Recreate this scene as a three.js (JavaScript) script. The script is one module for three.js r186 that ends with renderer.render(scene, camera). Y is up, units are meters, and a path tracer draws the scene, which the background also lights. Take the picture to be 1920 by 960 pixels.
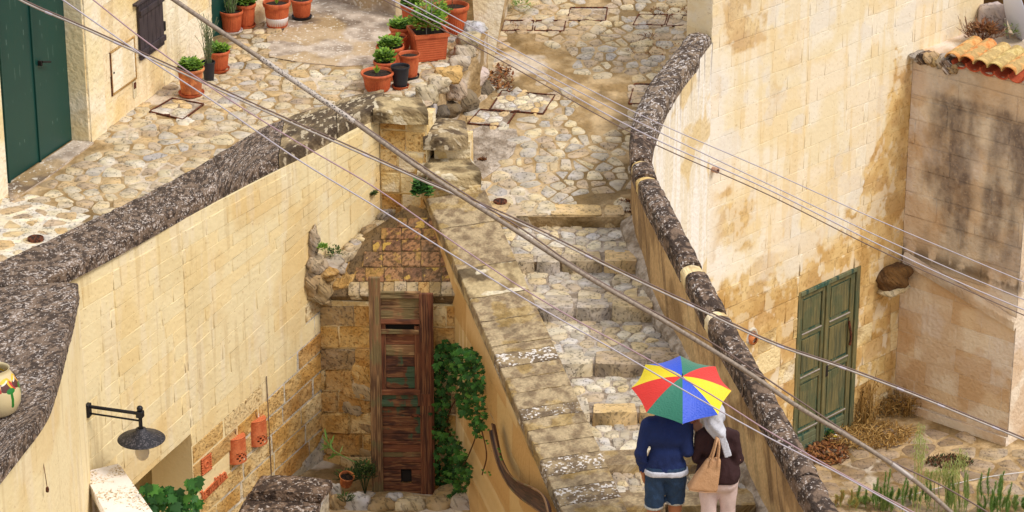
import * as THREE from 'three';
import { mergeGeometries, mergeVertices, toCreasedNormals } from 'three/addons/utils/BufferGeometryUtils.js';
import { ImprovedNoise } from 'three/addons/math/ImprovedNoise.js';
import { FontLoader } from 'three/addons/loaders/FontLoader.js';
import { TextGeometry } from 'three/addons/geometries/TextGeometry.js';
import { RoundedBoxGeometry } from 'three/addons/geometries/RoundedBoxGeometry.js';

// ---------------------------------------------------------------- camera, sky, sun, exposure
const FPX = 5445, PITCH = 23 * Math.PI / 180, CAMY = 13;
const CAMZ = CAMY / Math.tan(PITCH + Math.atan((405 - 480) / FPX));
const camera = new THREE.PerspectiveCamera(2 * Math.atan(480 / FPX) * 180 / Math.PI, 2, 0.5, 400);
camera.position.set(0, CAMY, CAMZ);
camera.rotation.x = -PITCH;
const scene = new THREE.Scene();
scene.add(camera);
const renderer = new THREE.WebGLRenderer({ antialias: true });
renderer.setSize(1024, 512);
renderer.toneMapping = THREE.LinearToneMapping;
renderer.toneMappingExposure = 1.0;
renderer.shadowMap.enabled = true;
renderer.shadowMap.type = THREE.PCFSoftShadowMap;
const SUN = new THREE.Vector3(0.62, 0.85, 0.28).normalize();
const sun = new THREE.DirectionalLight(0xfff5e8, 2.3);
sun.position.copy(SUN).multiplyScalar(60);
sun.castShadow = true;
sun.shadow.radius = 34;
sun.shadow.mapSize.set(4096, 4096);
Object.assign(sun.shadow.camera, { left: -14, right: 14, top: 14, bottom: -14, near: 1, far: 120 });
scene.add(sun, sun.target);
const V3 = (x, y, z) => new THREE.Vector3(x, y, z);
const R01 = (seed) => { let s = seed | 0; return () => { s = (s + 0x6d2b79f5) | 0; let t = Math.imul(s ^ (s >>> 15), 1 | s); t = (t + Math.imul(t ^ (t >>> 7), 61 | t)) ^ t; return ((t ^ (t >>> 14)) >>> 0) / 4294967296; }; };
const PN = new ImprovedNoise();
const n3 = (x, y, z) => PN.noise(x, y, z);
const clamp = (x, a = 0, b = 1) => Math.min(b, Math.max(a, x)), mixn = (a, b, t) => a + (b - a) * t, sstep = (a, b, x) => { const t = clamp((x - a) / (b - a)); return t * t * (3 - 2 * t); };
// overcast sky, brighter overhead and towards the veiled sun
{
  const w = 512, h = 256, d = new Float32Array(w * h * 4), v = V3();
  for (let y = 0; y < h; y++) for (let x = 0; x < w; x++) {
    const el = ((y + 0.5) / h - 0.5) * Math.PI, az = ((x + 0.5) / w - 0.5) * Math.PI * 2;
    v.set(Math.cos(el) * Math.cos(az), Math.sin(el), Math.cos(el) * Math.sin(az));
    const up = Math.max(0, v.y), c = 0.5 + 0.5 * n3(v.x * 3, v.y * 5, v.z * 3) + 0.25 * n3(v.x * 8, v.y * 12, v.z * 8);
    const glow = Math.pow(Math.max(0, v.dot(SUN)), 3);
    const L = v.y < 0 ? 0.16 : (0.5 + 0.42 * up) * (0.88 + 0.24 * c) + 0.5 * glow;
    const i = (y * w + x) * 4;
    d[i] = L * (v.y < 0 ? 1.0 : 0.985); d[i + 1] = L * (v.y < 0 ? 0.86 : 0.99); d[i + 2] = L * (v.y < 0 ? 0.62 : 1.03); d[i + 3] = 1;
  }
  const sky = new THREE.DataTexture(d, w, h, THREE.RGBAFormat, THREE.FloatType);
  sky.mapping = THREE.EquirectangularReflectionMapping; sky.magFilter = sky.minFilter = THREE.LinearFilter; sky.wrapS = THREE.RepeatWrapping;
  sky.colorSpace = THREE.LinearSRGBColorSpace; sky.needsUpdate = true;
  scene.background = sky; scene.environment = sky;
}

// ---------------------------------------------------------------- surveying helpers: the place was measured along sight lines of the 1920 x 960 photograph
const EYE = camera.position.clone(), CR = V3(1, 0, 0), CU = V3(0, Math.cos(PITCH), -Math.sin(PITCH)), CF = V3(0, -Math.sin(PITCH), -Math.cos(PITCH));
const sight = (px, py) => CF.clone().addScaledVector(CR, (px - 960) / FPX).addScaledVector(CU, (480 - py) / FPX);
const hitPlane = (px, py, p, n) => { const d = sight(px, py); return EYE.clone().addScaledVector(d, p.clone().sub(EYE).dot(n) / d.dot(n)); };
const UP = V3(0, 1, 0);
const hitY = (px, py, y = 0) => hitPlane(px, py, V3(0, y, 0), UP);
const hitZ = (px, py, z) => hitPlane(px, py, V3(0, 0, z), V3(0, 0, 1));
const hitD = (px, py, dist) => EYE.clone().addScaledVector(sight(px, py), dist);
const planeN = (a, b, c) => b.clone().sub(a).cross(c.clone().sub(a)).normalize();
const toPx = (p) => { const d = p.clone().sub(EYE), f = d.dot(CF); return [960 + FPX * d.dot(CR) / f, 480 - FPX * d.dot(CU) / f, f]; };
// a flat frame: origin o, axes U, V, N
class Frame {
  constructor(o, U, V) { this.o = o.clone(); this.U = U.clone().normalize(); this.N = this.U.clone().cross(V).normalize(); this.V = this.N.clone().cross(this.U).normalize(); }
  at(u, v, n = 0) { return this.o.clone().addScaledVector(this.U, u).addScaledVector(this.V, v).addScaledVector(this.N, n); }
  uv(p) { const d = p.clone().sub(this.o); return [d.dot(this.U), d.dot(this.V)]; }
  px(x, y) { return this.uv(hitPlane(x, y, this.o, this.N)); }
  mat() { return new THREE.Matrix4().makeBasis(this.U, this.V, this.N).setPosition(this.o); }
}
const wallFrame = (a, b) => new Frame(V3(a.x, 0, a.z), V3(b.x - a.x, 0, b.z - a.z), UP);

// ---------------------------------------------------------------- layout of the place (metres)
const SL = 0.137, LG = 0.13, PH = 0.2;                       // fall of the stair, rise of the lane
const stairN = V3(0, 1, SL).normalize(), stairP = V3(0, 0, 0);
const hitStair = (px, py, up = 0) => hitPlane(px, py, V3(0, up, 0), stairN);
const laneN = V3(0, 1, LG).normalize();
const hitLane = (px, py, up = 0) => hitPlane(px, py, V3(0, up, 0), laneN);
const laneY = (z) => -LG * z, pitchY = (z) => -SL * z;
const TY = 1.05, CAPY = 1.17;                       // upper terrace and its coping
const rA = hitY(113, 530, 1.01), rB = hitY(710, 222, 1.01), sB = hitY(800, 228, 1.01);
const FR = wallFrame(rA, rB);                      // big retaining wall of the terrace
const pA = hitStair(805, 385, PH), pB = hitStair(1055, 960, PH);
const FP = wallFrame(pA, pB);                      // face of the stair parapet: seen from the courtyard; N points left
const qBase = [[1177, 405], [1200, 490], [1233, 587], [1267, 645], [1310, 725], [1358, 815], [1430, 960], [1500, 1110]].map(([x, y]) => hitStair(x, y));
const eave0 = hitPlane(598, 557, FR.o, FR.N), eave1 = hitPlane(853, 557, FP.o, FP.N);
const FB = wallFrame(eave0, eave1);                // back wall of the courtyard niche
const roofTop = hitPlane(803, 400, FP.o, FP.N);
const CFY = hitZ(755, 940, 1.6).y;      // courtyard floor
const FH = wallFrame(hitY(168, 268, TY), hitY(400, 95, TY));   // cream house
const uEnd = hitLane(1335, 62, 0.85);
const FW = wallFrame(uEnd, uEnd.clone().add(V3(1, 0, -1.03)));  // big wall on the right
const GY = hitPlane(1545, 828, FW.o, FW.N).y;      // right-hand yard
const wIn = hitPlane(1690, 500, FW.o, FW.N);
const xOut = hitY(1888, 835, GY);
const FX = wallFrame(wIn, xOut);                   // lean-to wall

// ---------------------------------------------------------------- procedural textures
const NZ = 256, NT = new Float32Array(NZ * NZ);
{ const r = R01(77); for (let i = 0; i < NT.length; i++) NT[i] = r(); }
const vn = (x, y) => { const xi = Math.floor(x), yi = Math.floor(y), fx = x - xi, fy = y - yi, u = fx * fx * (3 - 2 * fx), v = fy * fy * (3 - 2 * fy), a = xi & 255, b = (xi + 1) & 255, c = (yi & 255) << 8, d = ((yi + 1) & 255) << 8; return (NT[a + c] * (1 - u) + NT[b + c] * u) * (1 - v) + (NT[a + d] * (1 - u) + NT[b + d] * u) * v; };
const fb = (x, y, o = 4) => { let s = 0, a = 0.5, t = 0; for (let i = 0; i < o; i++) { s += a * vn(x, y); t += a; a *= 0.5; x = x * 2.03 + 17.3; y = y * 2.03 + 9.1; } return s / t; };
const LINC = new Map(), lin = (h) => { let v = LINC.get(h); if (!v) { const c = new THREE.Color(h); LINC.set(h, v = [c.r, c.g, c.b]); } return v; };
const SLUT = new Uint8Array(4097).map((_, i) => { const v = i / 4096; return Math.round(255 * (v <= 0.0031308 ? v * 12.92 : 1.055 * Math.pow(v, 1 / 2.4) - 0.055)); }), toS = (v) => SLUT[v <= 0 ? 0 : v >= 1 ? 4096 : (v * 4096) | 0];
const L3 = (a, b, t) => [mixn(a[0], b[0], t), mixn(a[1], b[1], t), mixn(a[2], b[2], t)];
function tex(w, h, f, repeat = true) {           // f(x, y) in 0..1 -> linear rgb
  const d = new Uint8Array(w * h * 4);
  for (let y = 0, i = 0; y < h; y++) for (let x = 0; x < w; x++, i += 4) { const c = f((x + 0.5) / w, (y + 0.5) / h); d[i] = toS(c[0]); d[i + 1] = toS(c[1]); d[i + 2] = toS(c[2]); d[i + 3] = 255; }
  const t = new THREE.DataTexture(d, w, h); t.colorSpace = THREE.SRGBColorSpace; return fin(t, repeat);
}
function gray(w, h, f, repeat = true) { const d = new Uint8Array(w * h * 4); for (let y = 0, i = 0; y < h; y++) for (let x = 0; x < w; x++, i += 4) { d[i] = d[i + 1] = d[i + 2] = 255 * clamp(f((x + 0.5) / w, (y + 0.5) / h)); d[i + 3] = 255; } return fin(new THREE.DataTexture(d, w, h), repeat); }
function fin(t, repeat) { t.magFilter = THREE.LinearFilter; t.minFilter = THREE.LinearMipmapLinearFilter; t.generateMipmaps = true; t.wrapS = t.wrapT = repeat ? THREE.MirroredRepeatWrapping : THREE.ClampToEdgeWrapping; t.needsUpdate = true; return t; }
const place = (t, ox, oy, sx, sy) => { const c = t.clone(); c.repeat.set(1 / sx, 1 / sy); c.offset.set(-ox / sx, -oy / sy); c.needsUpdate = true; return c; };   // uv are metres
const M = {};
const std = (o) => new THREE.MeshStandardMaterial({ roughness: 0.9, metalness: 0, side: THREE.DoubleSide, ...o });
// shared grain: pitted limestone, 1 m across
const grainT = tex(512, 512, (x, y) => { const a = fb(x * 9, y * 9, 5), p = fb(x * 40 + 5, y * 40, 2), st = fb(x * 5 + 40, y * 22, 3); const g = 0.72 + 0.5 * (a - 0.5) + 0.35 * (st - 0.5) - (p > 0.7 ? 0.28 : 0); const w = fb(x * 6 + 70, y * 6 + 9, 3); return [g * (1 + 0.12 * (w - 0.5)), g, g * (1 - 0.5 * (w - 0.5))]; });
const grainB = gray(512, 512, (x, y) => { const p = fb(x * 40 + 5, y * 40, 2); return 0.5 + 0.6 * (fb(x * 14, y * 14, 5) - 0.5) - (p > 0.68 ? 0.25 : 0); });
const G1 = place(grainT, 0, 0, 1, 1), G1B = place(grainB, 0, 0, 1, 1);
const stoneMat = (hex, bs = 0.012) => std({ color: new THREE.Color(hex), map: G1, bumpMap: G1B, bumpScale: bs, roughness: 0.88 });
// sRGB tones of the paving stones (divided by the mean grain)
const STONES = ['#ebdab8', '#e0caa4', '#d6bd9c', '#d6cab8', '#f0e4cc', '#c8b092', '#d9c4a8', '#e2d0b0', '#cec4b6', '#e0c294'].map((h) => stoneMat(h));
const WHITES = ['#f6ead0', '#f2dcb0', '#efe6d8', '#f0cf98'].map((h) => stoneMat(h));
const EDGES = ['#e3cda6', '#d6bf9a', '#e4c592', '#cbb598', '#ecdcbe', '#d4b8a2'].map((h) => stoneMat(h, 0.03));
const BOULD = ['#cdbfae', '#c3a678', '#d8d0c6', '#b79a6c', '#d9c49c'].map((h) => stoneMat(h, 0.03));
const rough = stoneMat('#c3a57b', 0.05);
// mortar beds
const bedT = tex(640, 640, (x, y) => {
  const a = fb(x * 18, y * 18, 5), b = fb(x * 5 + 30, y * 5, 4), c = fb(x * 60, y * 60 + 8, 3);
  let k = L3(lin('#94794f'), lin('#c0a67e'), sstep(0.3, 0.7, a)); k = L3(k, lin('#715a34'), 0.75 * sstep(0.52, 0.68, b)); k = L3(k, lin('#d5cabb'), 0.7 * sstep(0.6, 0.72, fb(x * 7 + 80, y * 7 + 3, 4)));
  const g = 0.8 + 0.4 * c; return k.map((v) => v * g);
});
const bedB = gray(512, 512, (x, y) => fb(x * 30, y * 30, 5));
M.bed = std({ map: place(bedT, 0, 0, 4, 4), bumpMap: place(bedB, 0, 0, 1.6, 1.6), bumpScale: 0.03, roughness: 0.95 });
M.bedGrey = std({ map: place(tex(640, 640, (x, y) => { const a = fb(x * 22, y * 22, 5), b = fb(x * 6 + 11, y * 6, 4); let k = L3(lin('#8c7c6a'), lin('#c2b4a4'), sstep(0.3, 0.72, a)); k = L3(k, lin('#77603f'), 0.7 * sstep(0.54, 0.7, b)); const g = 0.8 + 0.4 * fb(x * 80, y * 80, 2); return k.map((v) => v * g); }), 0, 0, 2.5, 2.5), bumpMap: place(bedB, 0, 0, 1, 1), bumpScale: 0.03, roughness: 0.95 });
M.concrete = std({ map: place(tex(640, 640, (x, y) => {
  const a = fb(x * 16, y * 16, 5), b = fb(x * 4 + 3, y * 4 + 50, 5), c = fb(x * 90, y * 90, 2);
  let k = L3(lin('#9d8c7c'), lin('#c9b9a8'), sstep(0.3, 0.7, a)); k = L3(k, lin('#5d4a35'), 0.85 * sstep(0.5, 0.66, b)); k = L3(k, lin('#b89a6a'), 0.6 * sstep(0.5, 0.64, fb(x * 5 + 60, y * 5, 4))); if (c > 0.74) k = L3(k, lin('#e3dccf'), 0.7); return k;
}), 0, 0, 3, 3), bumpMap: place(bedB, 0, 0, 1.2, 1.2), bumpScale: 0.012, roughness: 0.85 });
// weathered dark coping with crusts of white lichen
const lichen = (wx, dark, light, brown, lo, hi) => tex(640, 640, (x, y) => {
  const a = fb(x * 95 * wx, y * 95, 2) * 0.75 + 0.25 * fb(x * 24, y * 24 + 3, 3), b = fb(x * 7, y * 7, 4), c = fb(x * 30 + 9, y * 30, 4);
  let k = L3(lin(dark), lin(brown), sstep(0.38, 0.68, c)); const t = mixn(hi, lo, sstep(0.35, 0.7, b)); k = L3(k, lin(light), 0.8 * sstep(t, t + 0.08, a)); const g = 0.78 + 0.44 * fb(x * 120, y * 120 + 7, 2); return k.map((v) => v * g);
});
const capB = gray(640, 640, (x, y) => 0.55 * fb(x * 60, y * 60, 3) + 0.45 * fb(x * 22, y * 22, 4));
const capBump = place(capB, 0, 0, 2, 2);
M.capDark = std({ map: place(lichen(1, '#3d2f26', '#cfc4bd', '#7a6554', 0.6, 0.7), 0, 0, 2, 2), bumpMap: capBump, bumpScale: 0.05, roughness: 0.95 });
M.capLeft = std({ map: place(lichen(1, '#41342b', '#cabfb8', '#7c6959', 0.585, 0.665), 0, 0, 1.5, 1.5), bumpMap: capBump, bumpScale: 0.04, roughness: 0.95 });
M.capU = std({ map: place(lichen(1.1, '#493c33', '#d6cecb', '#83715f', 0.55, 0.63), 0, 0, 2, 2), bumpMap: capBump, bumpScale: 0.05, roughness: 0.95 });
M.capMid = std({ map: place(tex(640, 640, (x, y) => { const a = fb(x * 12, y * 16, 5), b = fb(x * 5 + 2, y * 7 + 9, 4), c = fb(x * 80, y * 80, 2); let k = L3(lin('#5d4c38'), lin('#a08c6a'), sstep(0.33, 0.66, a)); k = L3(k, lin('#3c2f22'), 0.75 * sstep(0.48, 0.62, b)); k = L3(k, lin('#cdbfa4'), 0.7 * sstep(0.62, 0.7, fb(x * 30 + 8, y * 26 + 70, 3))); const g = 0.75 + 0.5 * c; return k.map((v) => v * g); }), 0, 0, 2, 2), bumpMap: capBump, bumpScale: 0.03, roughness: 0.95 });
M.capPale = std({ map: place(tex(640, 640, (x, y) => { const a = fb(x * 10, y * 14, 5), b = fb(x * 5 + 20, y * 8, 4), c = fb(x * 70, y * 70, 2); let k = L3(lin('#84704f'), lin('#b8a47c'), sstep(0.35, 0.65, a)); k = L3(k, lin('#4e3f2a'), 0.8 * sstep(0.5, 0.62, b)); k = L3(k, lin('#e3d8bd'), 0.7 * sstep(0.62, 0.7, fb(x * 12 + 8, y * 9 + 70, 4))); const g = 0.8 + 0.4 * c; return k.map((v) => v * g); }), 0, 0, 2, 2), bumpMap: capBump, bumpScale: 0.03, roughness: 0.95 });
M.slab = std({ map: place(tex(640, 640, (x, y) => { const a = fb(x * 22, y * 22, 5), b = fb(x * 5 + 20, y * 5, 4), c = fb(x * 110, y * 110, 2); let k = L3(lin('#857156'), lin('#b09c7a'), sstep(0.32, 0.68, a)); k = L3(k, lin('#5e4d38'), 0.5 * sstep(0.5, 0.66, b)); k = L3(k, lin('#a5842f'), 0.35 * sstep(0.58, 0.7, fb(x * 9 + 31, y * 9, 4))); const g = 0.72 + 0.56 * c; return k.map((v) => v * g); }), 0, 0, 2, 2), bumpMap: capBump, bumpScale: 0.03, roughness: 0.95 });
M.slabLichen = std({ map: place(lichen(1.2, '#6e5d48', '#e9e3dd', '#9c8868', 0.54, 0.63), 0.4, 0.1, 2.4, 2.4), bumpMap: capBump, bumpScale: 0.03, roughness: 0.95 });
// big walls: one unrepeated sheet of limewash, stains and bare stone each
const wall = (w, h, ox, oy, sx, sy, f, bs = 0.012) => std({ map: place(tex(w, h, (x, y) => f(ox + x * sx, oy + y * sy), false), ox, oy, sx, sy), bumpMap: place(bedB, 0, 0, 1.3, 1.3), bumpScale: bs, roughness: 0.92 });
const OCH = lin('#d5a75c'), CRM = lin('#f0dfb2'), WHT = lin('#efe3cc');
M.retain = wall(1024, 768, -1, -4.4, 7, 5.6, (u, v) => {
  const a = fb(u * 2.2, v * 0.9 + 4, 5), s = fb(u * 8, v * 1.1, 4), w = fb(u * 1.2 + 40, v * 1.2, 4), f = fb(u * 30, v * 30, 3);
  let k = L3(lin('#e9d5a4'), CRM, sstep(0.36, 0.62, a)); k = L3(k, lin('#dfc085'), 0.45 * sstep(0.52, 0.66, w)); k = L3(k, WHT, 0.3 * sstep(0.52, 0.7, s));
  k = L3(k, lin('#c9b080'), 0.35 * sstep(0.64, 0.74, fb(u * 18 + 9, v * 1.1, 3))); if (f > 0.8) k = L3(k, lin('#a8834a'), 0.4); return k;
}, 0.006);
M.ochre = std({ map: place(tex(640, 640, (x, y) => { const a = fb(x * 8, y * 8, 5), p = fb(x * 55, y * 55 + 3, 3), w = fb(x * 4 + 9, y * 4, 4); let k = L3(lin('#d2ac6a'), lin('#e6cc98'), sstep(0.32, 0.66, a)); k = L3(k, lin('#ecdfbc'), 0.5 * sstep(0.56, 0.68, w)); if (p > 0.66) k = L3(k, lin('#9a7238'), 0.7 * sstep(0.66, 0.74, p)); return k; }), 0, 0, 2, 2), bumpMap: place(grainB, 0, 0, 1, 1), bumpScale: 0.05, roughness: 0.95 });
M.ochre2 = M.ochre.clone(); M.ochre2.color.set('#f3e4c8'); M.ochre3 = M.ochre.clone(); M.ochre3.color.set('#e2cdb0');
M.mortar = stoneMat('#f3ead8', 0.02);
M.parapetIn = wall(768, 512, -1, -3, 10, 5, (u, v) => {
  const a = fb(u * 3.2 + v * 1.6, v * 2.2, 5), s = fb(u * 9 + v * 3, v * 0.9, 4), w = fb(u * 1.6 + 40, v * 1.6, 4), f = fb(u * 34, v * 34, 3);
  let k = L3(lin('#9b7d55'), lin('#caa878'), sstep(0.34, 0.66, a)); k = L3(k, lin('#7b6245'), 0.7 * sstep(0.54, 0.66, s)); k = L3(k, lin('#e2c592'), 0.5 * sstep(0.56, 0.68, w)); const g = 0.8 + 0.4 * f; return k.map((x) => x * g);
}, 0.015);
M.stairSide = wall(768, 512, -8, -5, 10, 6, (u, v) => {
  const a = fb(u * 2, v * 1.2, 5), s = fb(u * 10, v * 0.7, 4), w = fb(u * 1.6 + 40, v * 1.6, 4);
  let k = L3(lin('#cbaa72'), lin('#e4c998'), sstep(0.36, 0.62, a)); k = L3(k, lin('#b8925c'), 0.5 * sstep(0.54, 0.66, w)); k = L3(k, lin('#f0dcb4'), 0.5 * sstep(0.6, 0.68, s)); return k;
}, 0.01);
M.bigWall = wall(1024, 1024, -2.6, -6, 8.6, 9, (u, v) => {
  const hgt = v + 5.5, a = fb(u * 2.4, v * 2.4, 5), s = fb(u * 10, v * 0.8, 4), w = fb(u * 1.1 + 3, v * 1.1 + 8, 5), f = fb(u * 40, v * 40, 2);
  let k = L3(lin('#efdfba'), lin('#f3e9d3'), sstep(0.35, 0.62, a)); k = L3(k, lin('#e8d2a4'), 0.5 * sstep(0.53, 0.66, s));
  // limewash lost from the lower courses and by the inner corner
  const edge = 3.1 + 1.0 * (fb(u * 1.3 + 5, 2.2, 4) - 0.5) + 0.9 * (fb(u * 5, v * 5, 4) - 0.5) + 2.6 * sstep(2.7, 4.3, u) * (0.5 + fb(u * 2, v * 2 + 7, 3)) * 0.8;
  let bare = sstep(edge + 0.16, edge - 0.16, hgt); bare *= sstep(0.33, 0.4, fb(u * 4 + 61, v * 4, 4) + 0.25 * sstep(edge, edge - 0.6, hgt));
  const up = sstep(0.52, 0.6, fb(u * 1.5 + 90, v * 1.9 + 4, 5)) * sstep(2.2, 0.6, u) * sstep(0.0, 0.35, u); bare = Math.max(bare, up * 0.8); bare *= 0.92; k = L3(k, lin('#f3ede2'), 0.75 * sstep(0.55, 0.15, u + 0.5 * (fb(u * 6, v * 2, 4) - 0.5)) * sstep(1.0, 0.6, v));
  let o = L3(lin('#cda765'), lin('#e4c68a'), sstep(0.33, 0.66, fb(u * 5, v * 5 + 9, 5))); o = L3(o, lin('#bd9258'), 0.55 * sstep(0.56, 0.68, fb(u * 3 + 14, v * 3, 4))); if (fb(u * 26, v * 26 + 6, 3) > 0.66) o = L3(o, lin('#a0762f'), 0.5);
  o = L3(o, lin('#efe2c8'), 0.7 * sstep(0.56, 0.68, fb(u * 6 + 33, v * 4.4, 5)));
  k = L3(k, o, bare); k = L3(k, lin('#e6dfd4'), 0.5 * sstep(0.58, 0.66, fb(u * 2.2 + 17, v * 2.2, 5)) * (1 - bare)); if (f > 0.82) k = L3(k, lin('#a98a58'), 0.35); return k;
}, 0.005);
M.underCap = wall(640, 640, -1, -6, 6, 8, (u, v) => {
  const s = fb(u * 9, v * 0.9, 5), a = fb(u * 2, v * 2, 4), t = v - 1.0 + 0.45 * (fb(u * 12, v * 0.9 + 3, 4) - 0.5) * 2;
  let k = L3(lin('#eadfc8'), lin('#f4efe6'), sstep(0.36, 0.6, s)); k = L3(k, lin('#dfc48c'), 0.8 * sstep(0.54, 0.66, a)); k = L3(k, lin('#6b5743'), 0.75 * sstep(0.47, 0.66, fb(u * 16, v * 0.8 + 9, 4)) * sstep(-0.55, 0.2, t)); return k;
}, 0.012);
M.leanTo = wall(512, 1024, -0.3, -6, 2.6, 7, (u, v) => {
  const a = fb(u * 2.4, v * 2.4, 5), f = fb(u * 45, v * 45, 3), pt = fb(u * 6, v * 4, 6), big = fb(u * 1.9 + 20.4, v * 0.75 + 2, 4), str = fb(u * 5 + 9, v * 0.5, 4);
  let k = L3(lin('#d6bda0'), lin('#e8d8c2'), sstep(0.35, 0.65, a)); k = L3(k, lin('#cca980'), 0.5 * sstep(0.54, 0.66, fb(u * 2 + 8, v * 2, 4))); k = L3(k, lin('#e2d8d2'), 0.4 * sstep(0.55, 0.68, fb(u * 2 + 38, v * 2, 4)));
  const env = sstep(-3.3, -2.6, v) * (1 - 0.55 * sstep(-0.62, -0.5, v)) * sstep(0.12, 0.5, u + 0.25 * (pt - 0.5));
  const soot = env * sstep(0.33, 0.66, 0.36 * big + 0.28 * str + 0.36 * fb(u * 3.4 + 7, v * 2.1 + 5, 6) + 0.07 * sstep(-2.4, -1, v));
  k = L3(k, L3(lin('#5b4c45'), lin('#857568'), sstep(0.25, 0.75, fb(u * 16, v * 12, 4))), 0.9 * soot); const lb = Math.exp(-Math.pow((v + 3.05) / 0.13, 2)) * sstep(0.36, 0.56, pt + 0.08); k = L3(k, lin('#5a4a38'), 0.8 * lb); if (vn(u * 34, v * 34) > 0.88 && soot > 0.25) k = L3(k, lin('#b9a48c'), 0.5); return k;
}, 0.016);
M.house = wall(640, 512, -2.5, 0, 7, 5, (u, v) => { const a = fb(u * 1.6, v * 1.6, 5), s = fb(u * 7, v * 0.7, 4), f = fb(u * 30, v * 30, 3); let k = L3(lin('#f0dfb2'), lin('#f6ead0'), sstep(0.35, 0.62, a)); k = L3(k, lin('#e2c68c'), 0.5 * sstep(0.58, 0.7, fb(u * 2 + 50, v * 2, 5))); k = L3(k, lin('#d9c7a0'), 0.5 * sstep(0.6, 0.7, s)); if (f > 0.76) k = L3(k, lin('#c4a870'), 0.4); return k; }, 0.012);
M.plaster = std({ map: place(tex(640, 640, (x, y) => { const a = fb(x * 8, y * 8, 5), b = fb(x * 4 + 7, y * 9, 4); let k = L3(lin('#d9b877'), lin('#efd9a6'), sstep(0.35, 0.65, a)); k = L3(k, lin('#b79a6b'), 0.7 * sstep(0.55, 0.68, b)); k = L3(k, lin('#f2e7d0'), 0.5 * sstep(0.6, 0.7, fb(x * 10 + 3, y * 7, 4))); return k; }), 0, 0, 2.2, 2.2), bumpMap: place(bedB, 0, 0, 1, 1), bumpScale: 0.02, roughness: 0.92 });
M.rubblePl = std({ map: M.plaster.map, color: new THREE.Color('#d9c3a0'), bumpMap: place(grainB, 0, 0, 0.8, 0.8), bumpScale: 0.06, roughness: 0.95 });
// clay
const clay = (a, b, dark, rep = 0.8) => tex(256, 256, (x, y) => { const n = fb(x * 8, y * 8, 5), p = fb(x * 40, y * 40, 3); let k = L3(lin(a), lin(b), sstep(0.3, 0.7, n)); if (dark) k = L3(k, lin(dark), 0.85 * sstep(0.48, 0.62, fb(x * 6 + 31, y * 6, 5))); const g = 0.82 + 0.36 * p; return k.map((v) => v * g); });
M.pot = std({ map: place(clay('#b4512b', '#c9663a', null), 0, 0, 0.5, 0.5), roughness: 0.62 });
M.potOld = std({ map: place(clay('#b96a3a', '#d98a54', '#a25a34'), 0, 0, 0.5, 0.5), bumpMap: G1B, bumpScale: 0.006, roughness: 0.85 });
M.potBlack = std({ color: new THREE.Color('#20222b'), roughness: 0.5 });
M.potWhite = std({ color: new THREE.Color('#e4dfe0'), roughness: 0.55 });
M.soil = std({ map: place(tex(256, 256, (x, y) => L3(lin('#1c120b'), lin('#4a3421'), sstep(0.4, 0.8, fb(x * 40, y * 40, 3)))), 0, 0, 0.3, 0.3), bumpMap: place(grainB, 0, 0, 0.2, 0.2), bumpScale: 0.03, roughness: 1 });
M.sconce = std({ map: place(clay('#c05f35', '#d67a4b', null), 0, 0, 0.4, 0.4), roughness: 0.85 });
const TILES = ['#96694a', '#785640', '#a37a56', '#84684e'].map((h, i) => std({ map: place(tex(256, 256, (x, y) => { const n = fb(x * 5 + i * 9, y * 5, 5), m = fb(x * 14 + i * 31, y * 14 + 7, 4), s = fb(x * 60, y * 60 + i, 2); let k = L3(lin(h), lin('#a67a50'), 0.8 * sstep(0.4, 0.75, n)); k = L3(k, lin('#4a361f'), 0.75 * sstep(0.42, 0.68, m)); k = L3(k, lin('#c9a44e'), (i % 2 ? 0.8 : 0.35) * sstep(0.62, 0.7, fb(x * 4 + 77 + i * 5, y * 4, 3))); const g = 0.7 + 0.6 * s; return k.map((v) => v * g); }), 0, 0, 0.5, 0.5), bumpMap: G1B, bumpScale: 0.03, roughness: 0.95 }));
const coppo = (a, b) => std({ map: place(clay(a, b, '#b39a66'), 0, 0, 0.6, 0.6), bumpMap: G1B, bumpScale: 0.02, roughness: 0.9 });
M.coppo = [coppo('#c98b4c', '#e0b070'), coppo('#cf8446', '#dfa566'), coppo('#c2a268', '#d9bf83'), coppo('#b8a061', '#d8c384')];
M.coppoRed = std({ map: place(clay('#a8482a', '#bd5a35', null), 0, 0, 0.5, 0.5), roughness: 0.85 });
// wood, paint, metal
const woodTex = (base, lite, dark, paint, amt, seed) => tex(256, 512, (x, y) => {
  const g = fb(x * 16 + seed, y * 3, 5), h = fb(x * 70 + seed, y * 5, 3), b = fb(x * 3 + seed * 3, y * 5, 4); let k = L3(lin(dark), lin(base), sstep(0.3, 0.6, g)); k = L3(k, lin(lite), 0.7 * sstep(0.55, 0.75, h)); if (paint) k = L3(k, lin(paint), amt * sstep(0.5, 0.58, 0.6 * b + 0.4 * g)); return k;
});
const woodB = gray(256, 512, (x, y) => 0.6 * fb(x * 34, y * 3, 4) + 0.4 * fb(x * 90, y * 6, 3));
const woodM = (t, across) => { const m = std({ map: place(t, 0, 0, 0.7, 1.4), bumpMap: place(woodB, 0, 0, 0.7, 1.4), bumpScale: 0.02, roughness: 0.85 }); if (across) for (const k of ['map', 'bumpMap']) { m[k].rotation = Math.PI / 2; m[k].repeat.set(1 / 1.4, 1 / 0.7); } return m; };
const wdA = woodTex('#744329', '#9a6a44', '#4a2819', null, 0, 3), wdB = woodTex('#6d4128', '#8e623e', '#44261a', '#35583f', 0.85, 12), wdC = woodTex('#866341', '#ad8a5e', '#5c3f28', '#5b6440', 0.45, 25);
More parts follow.
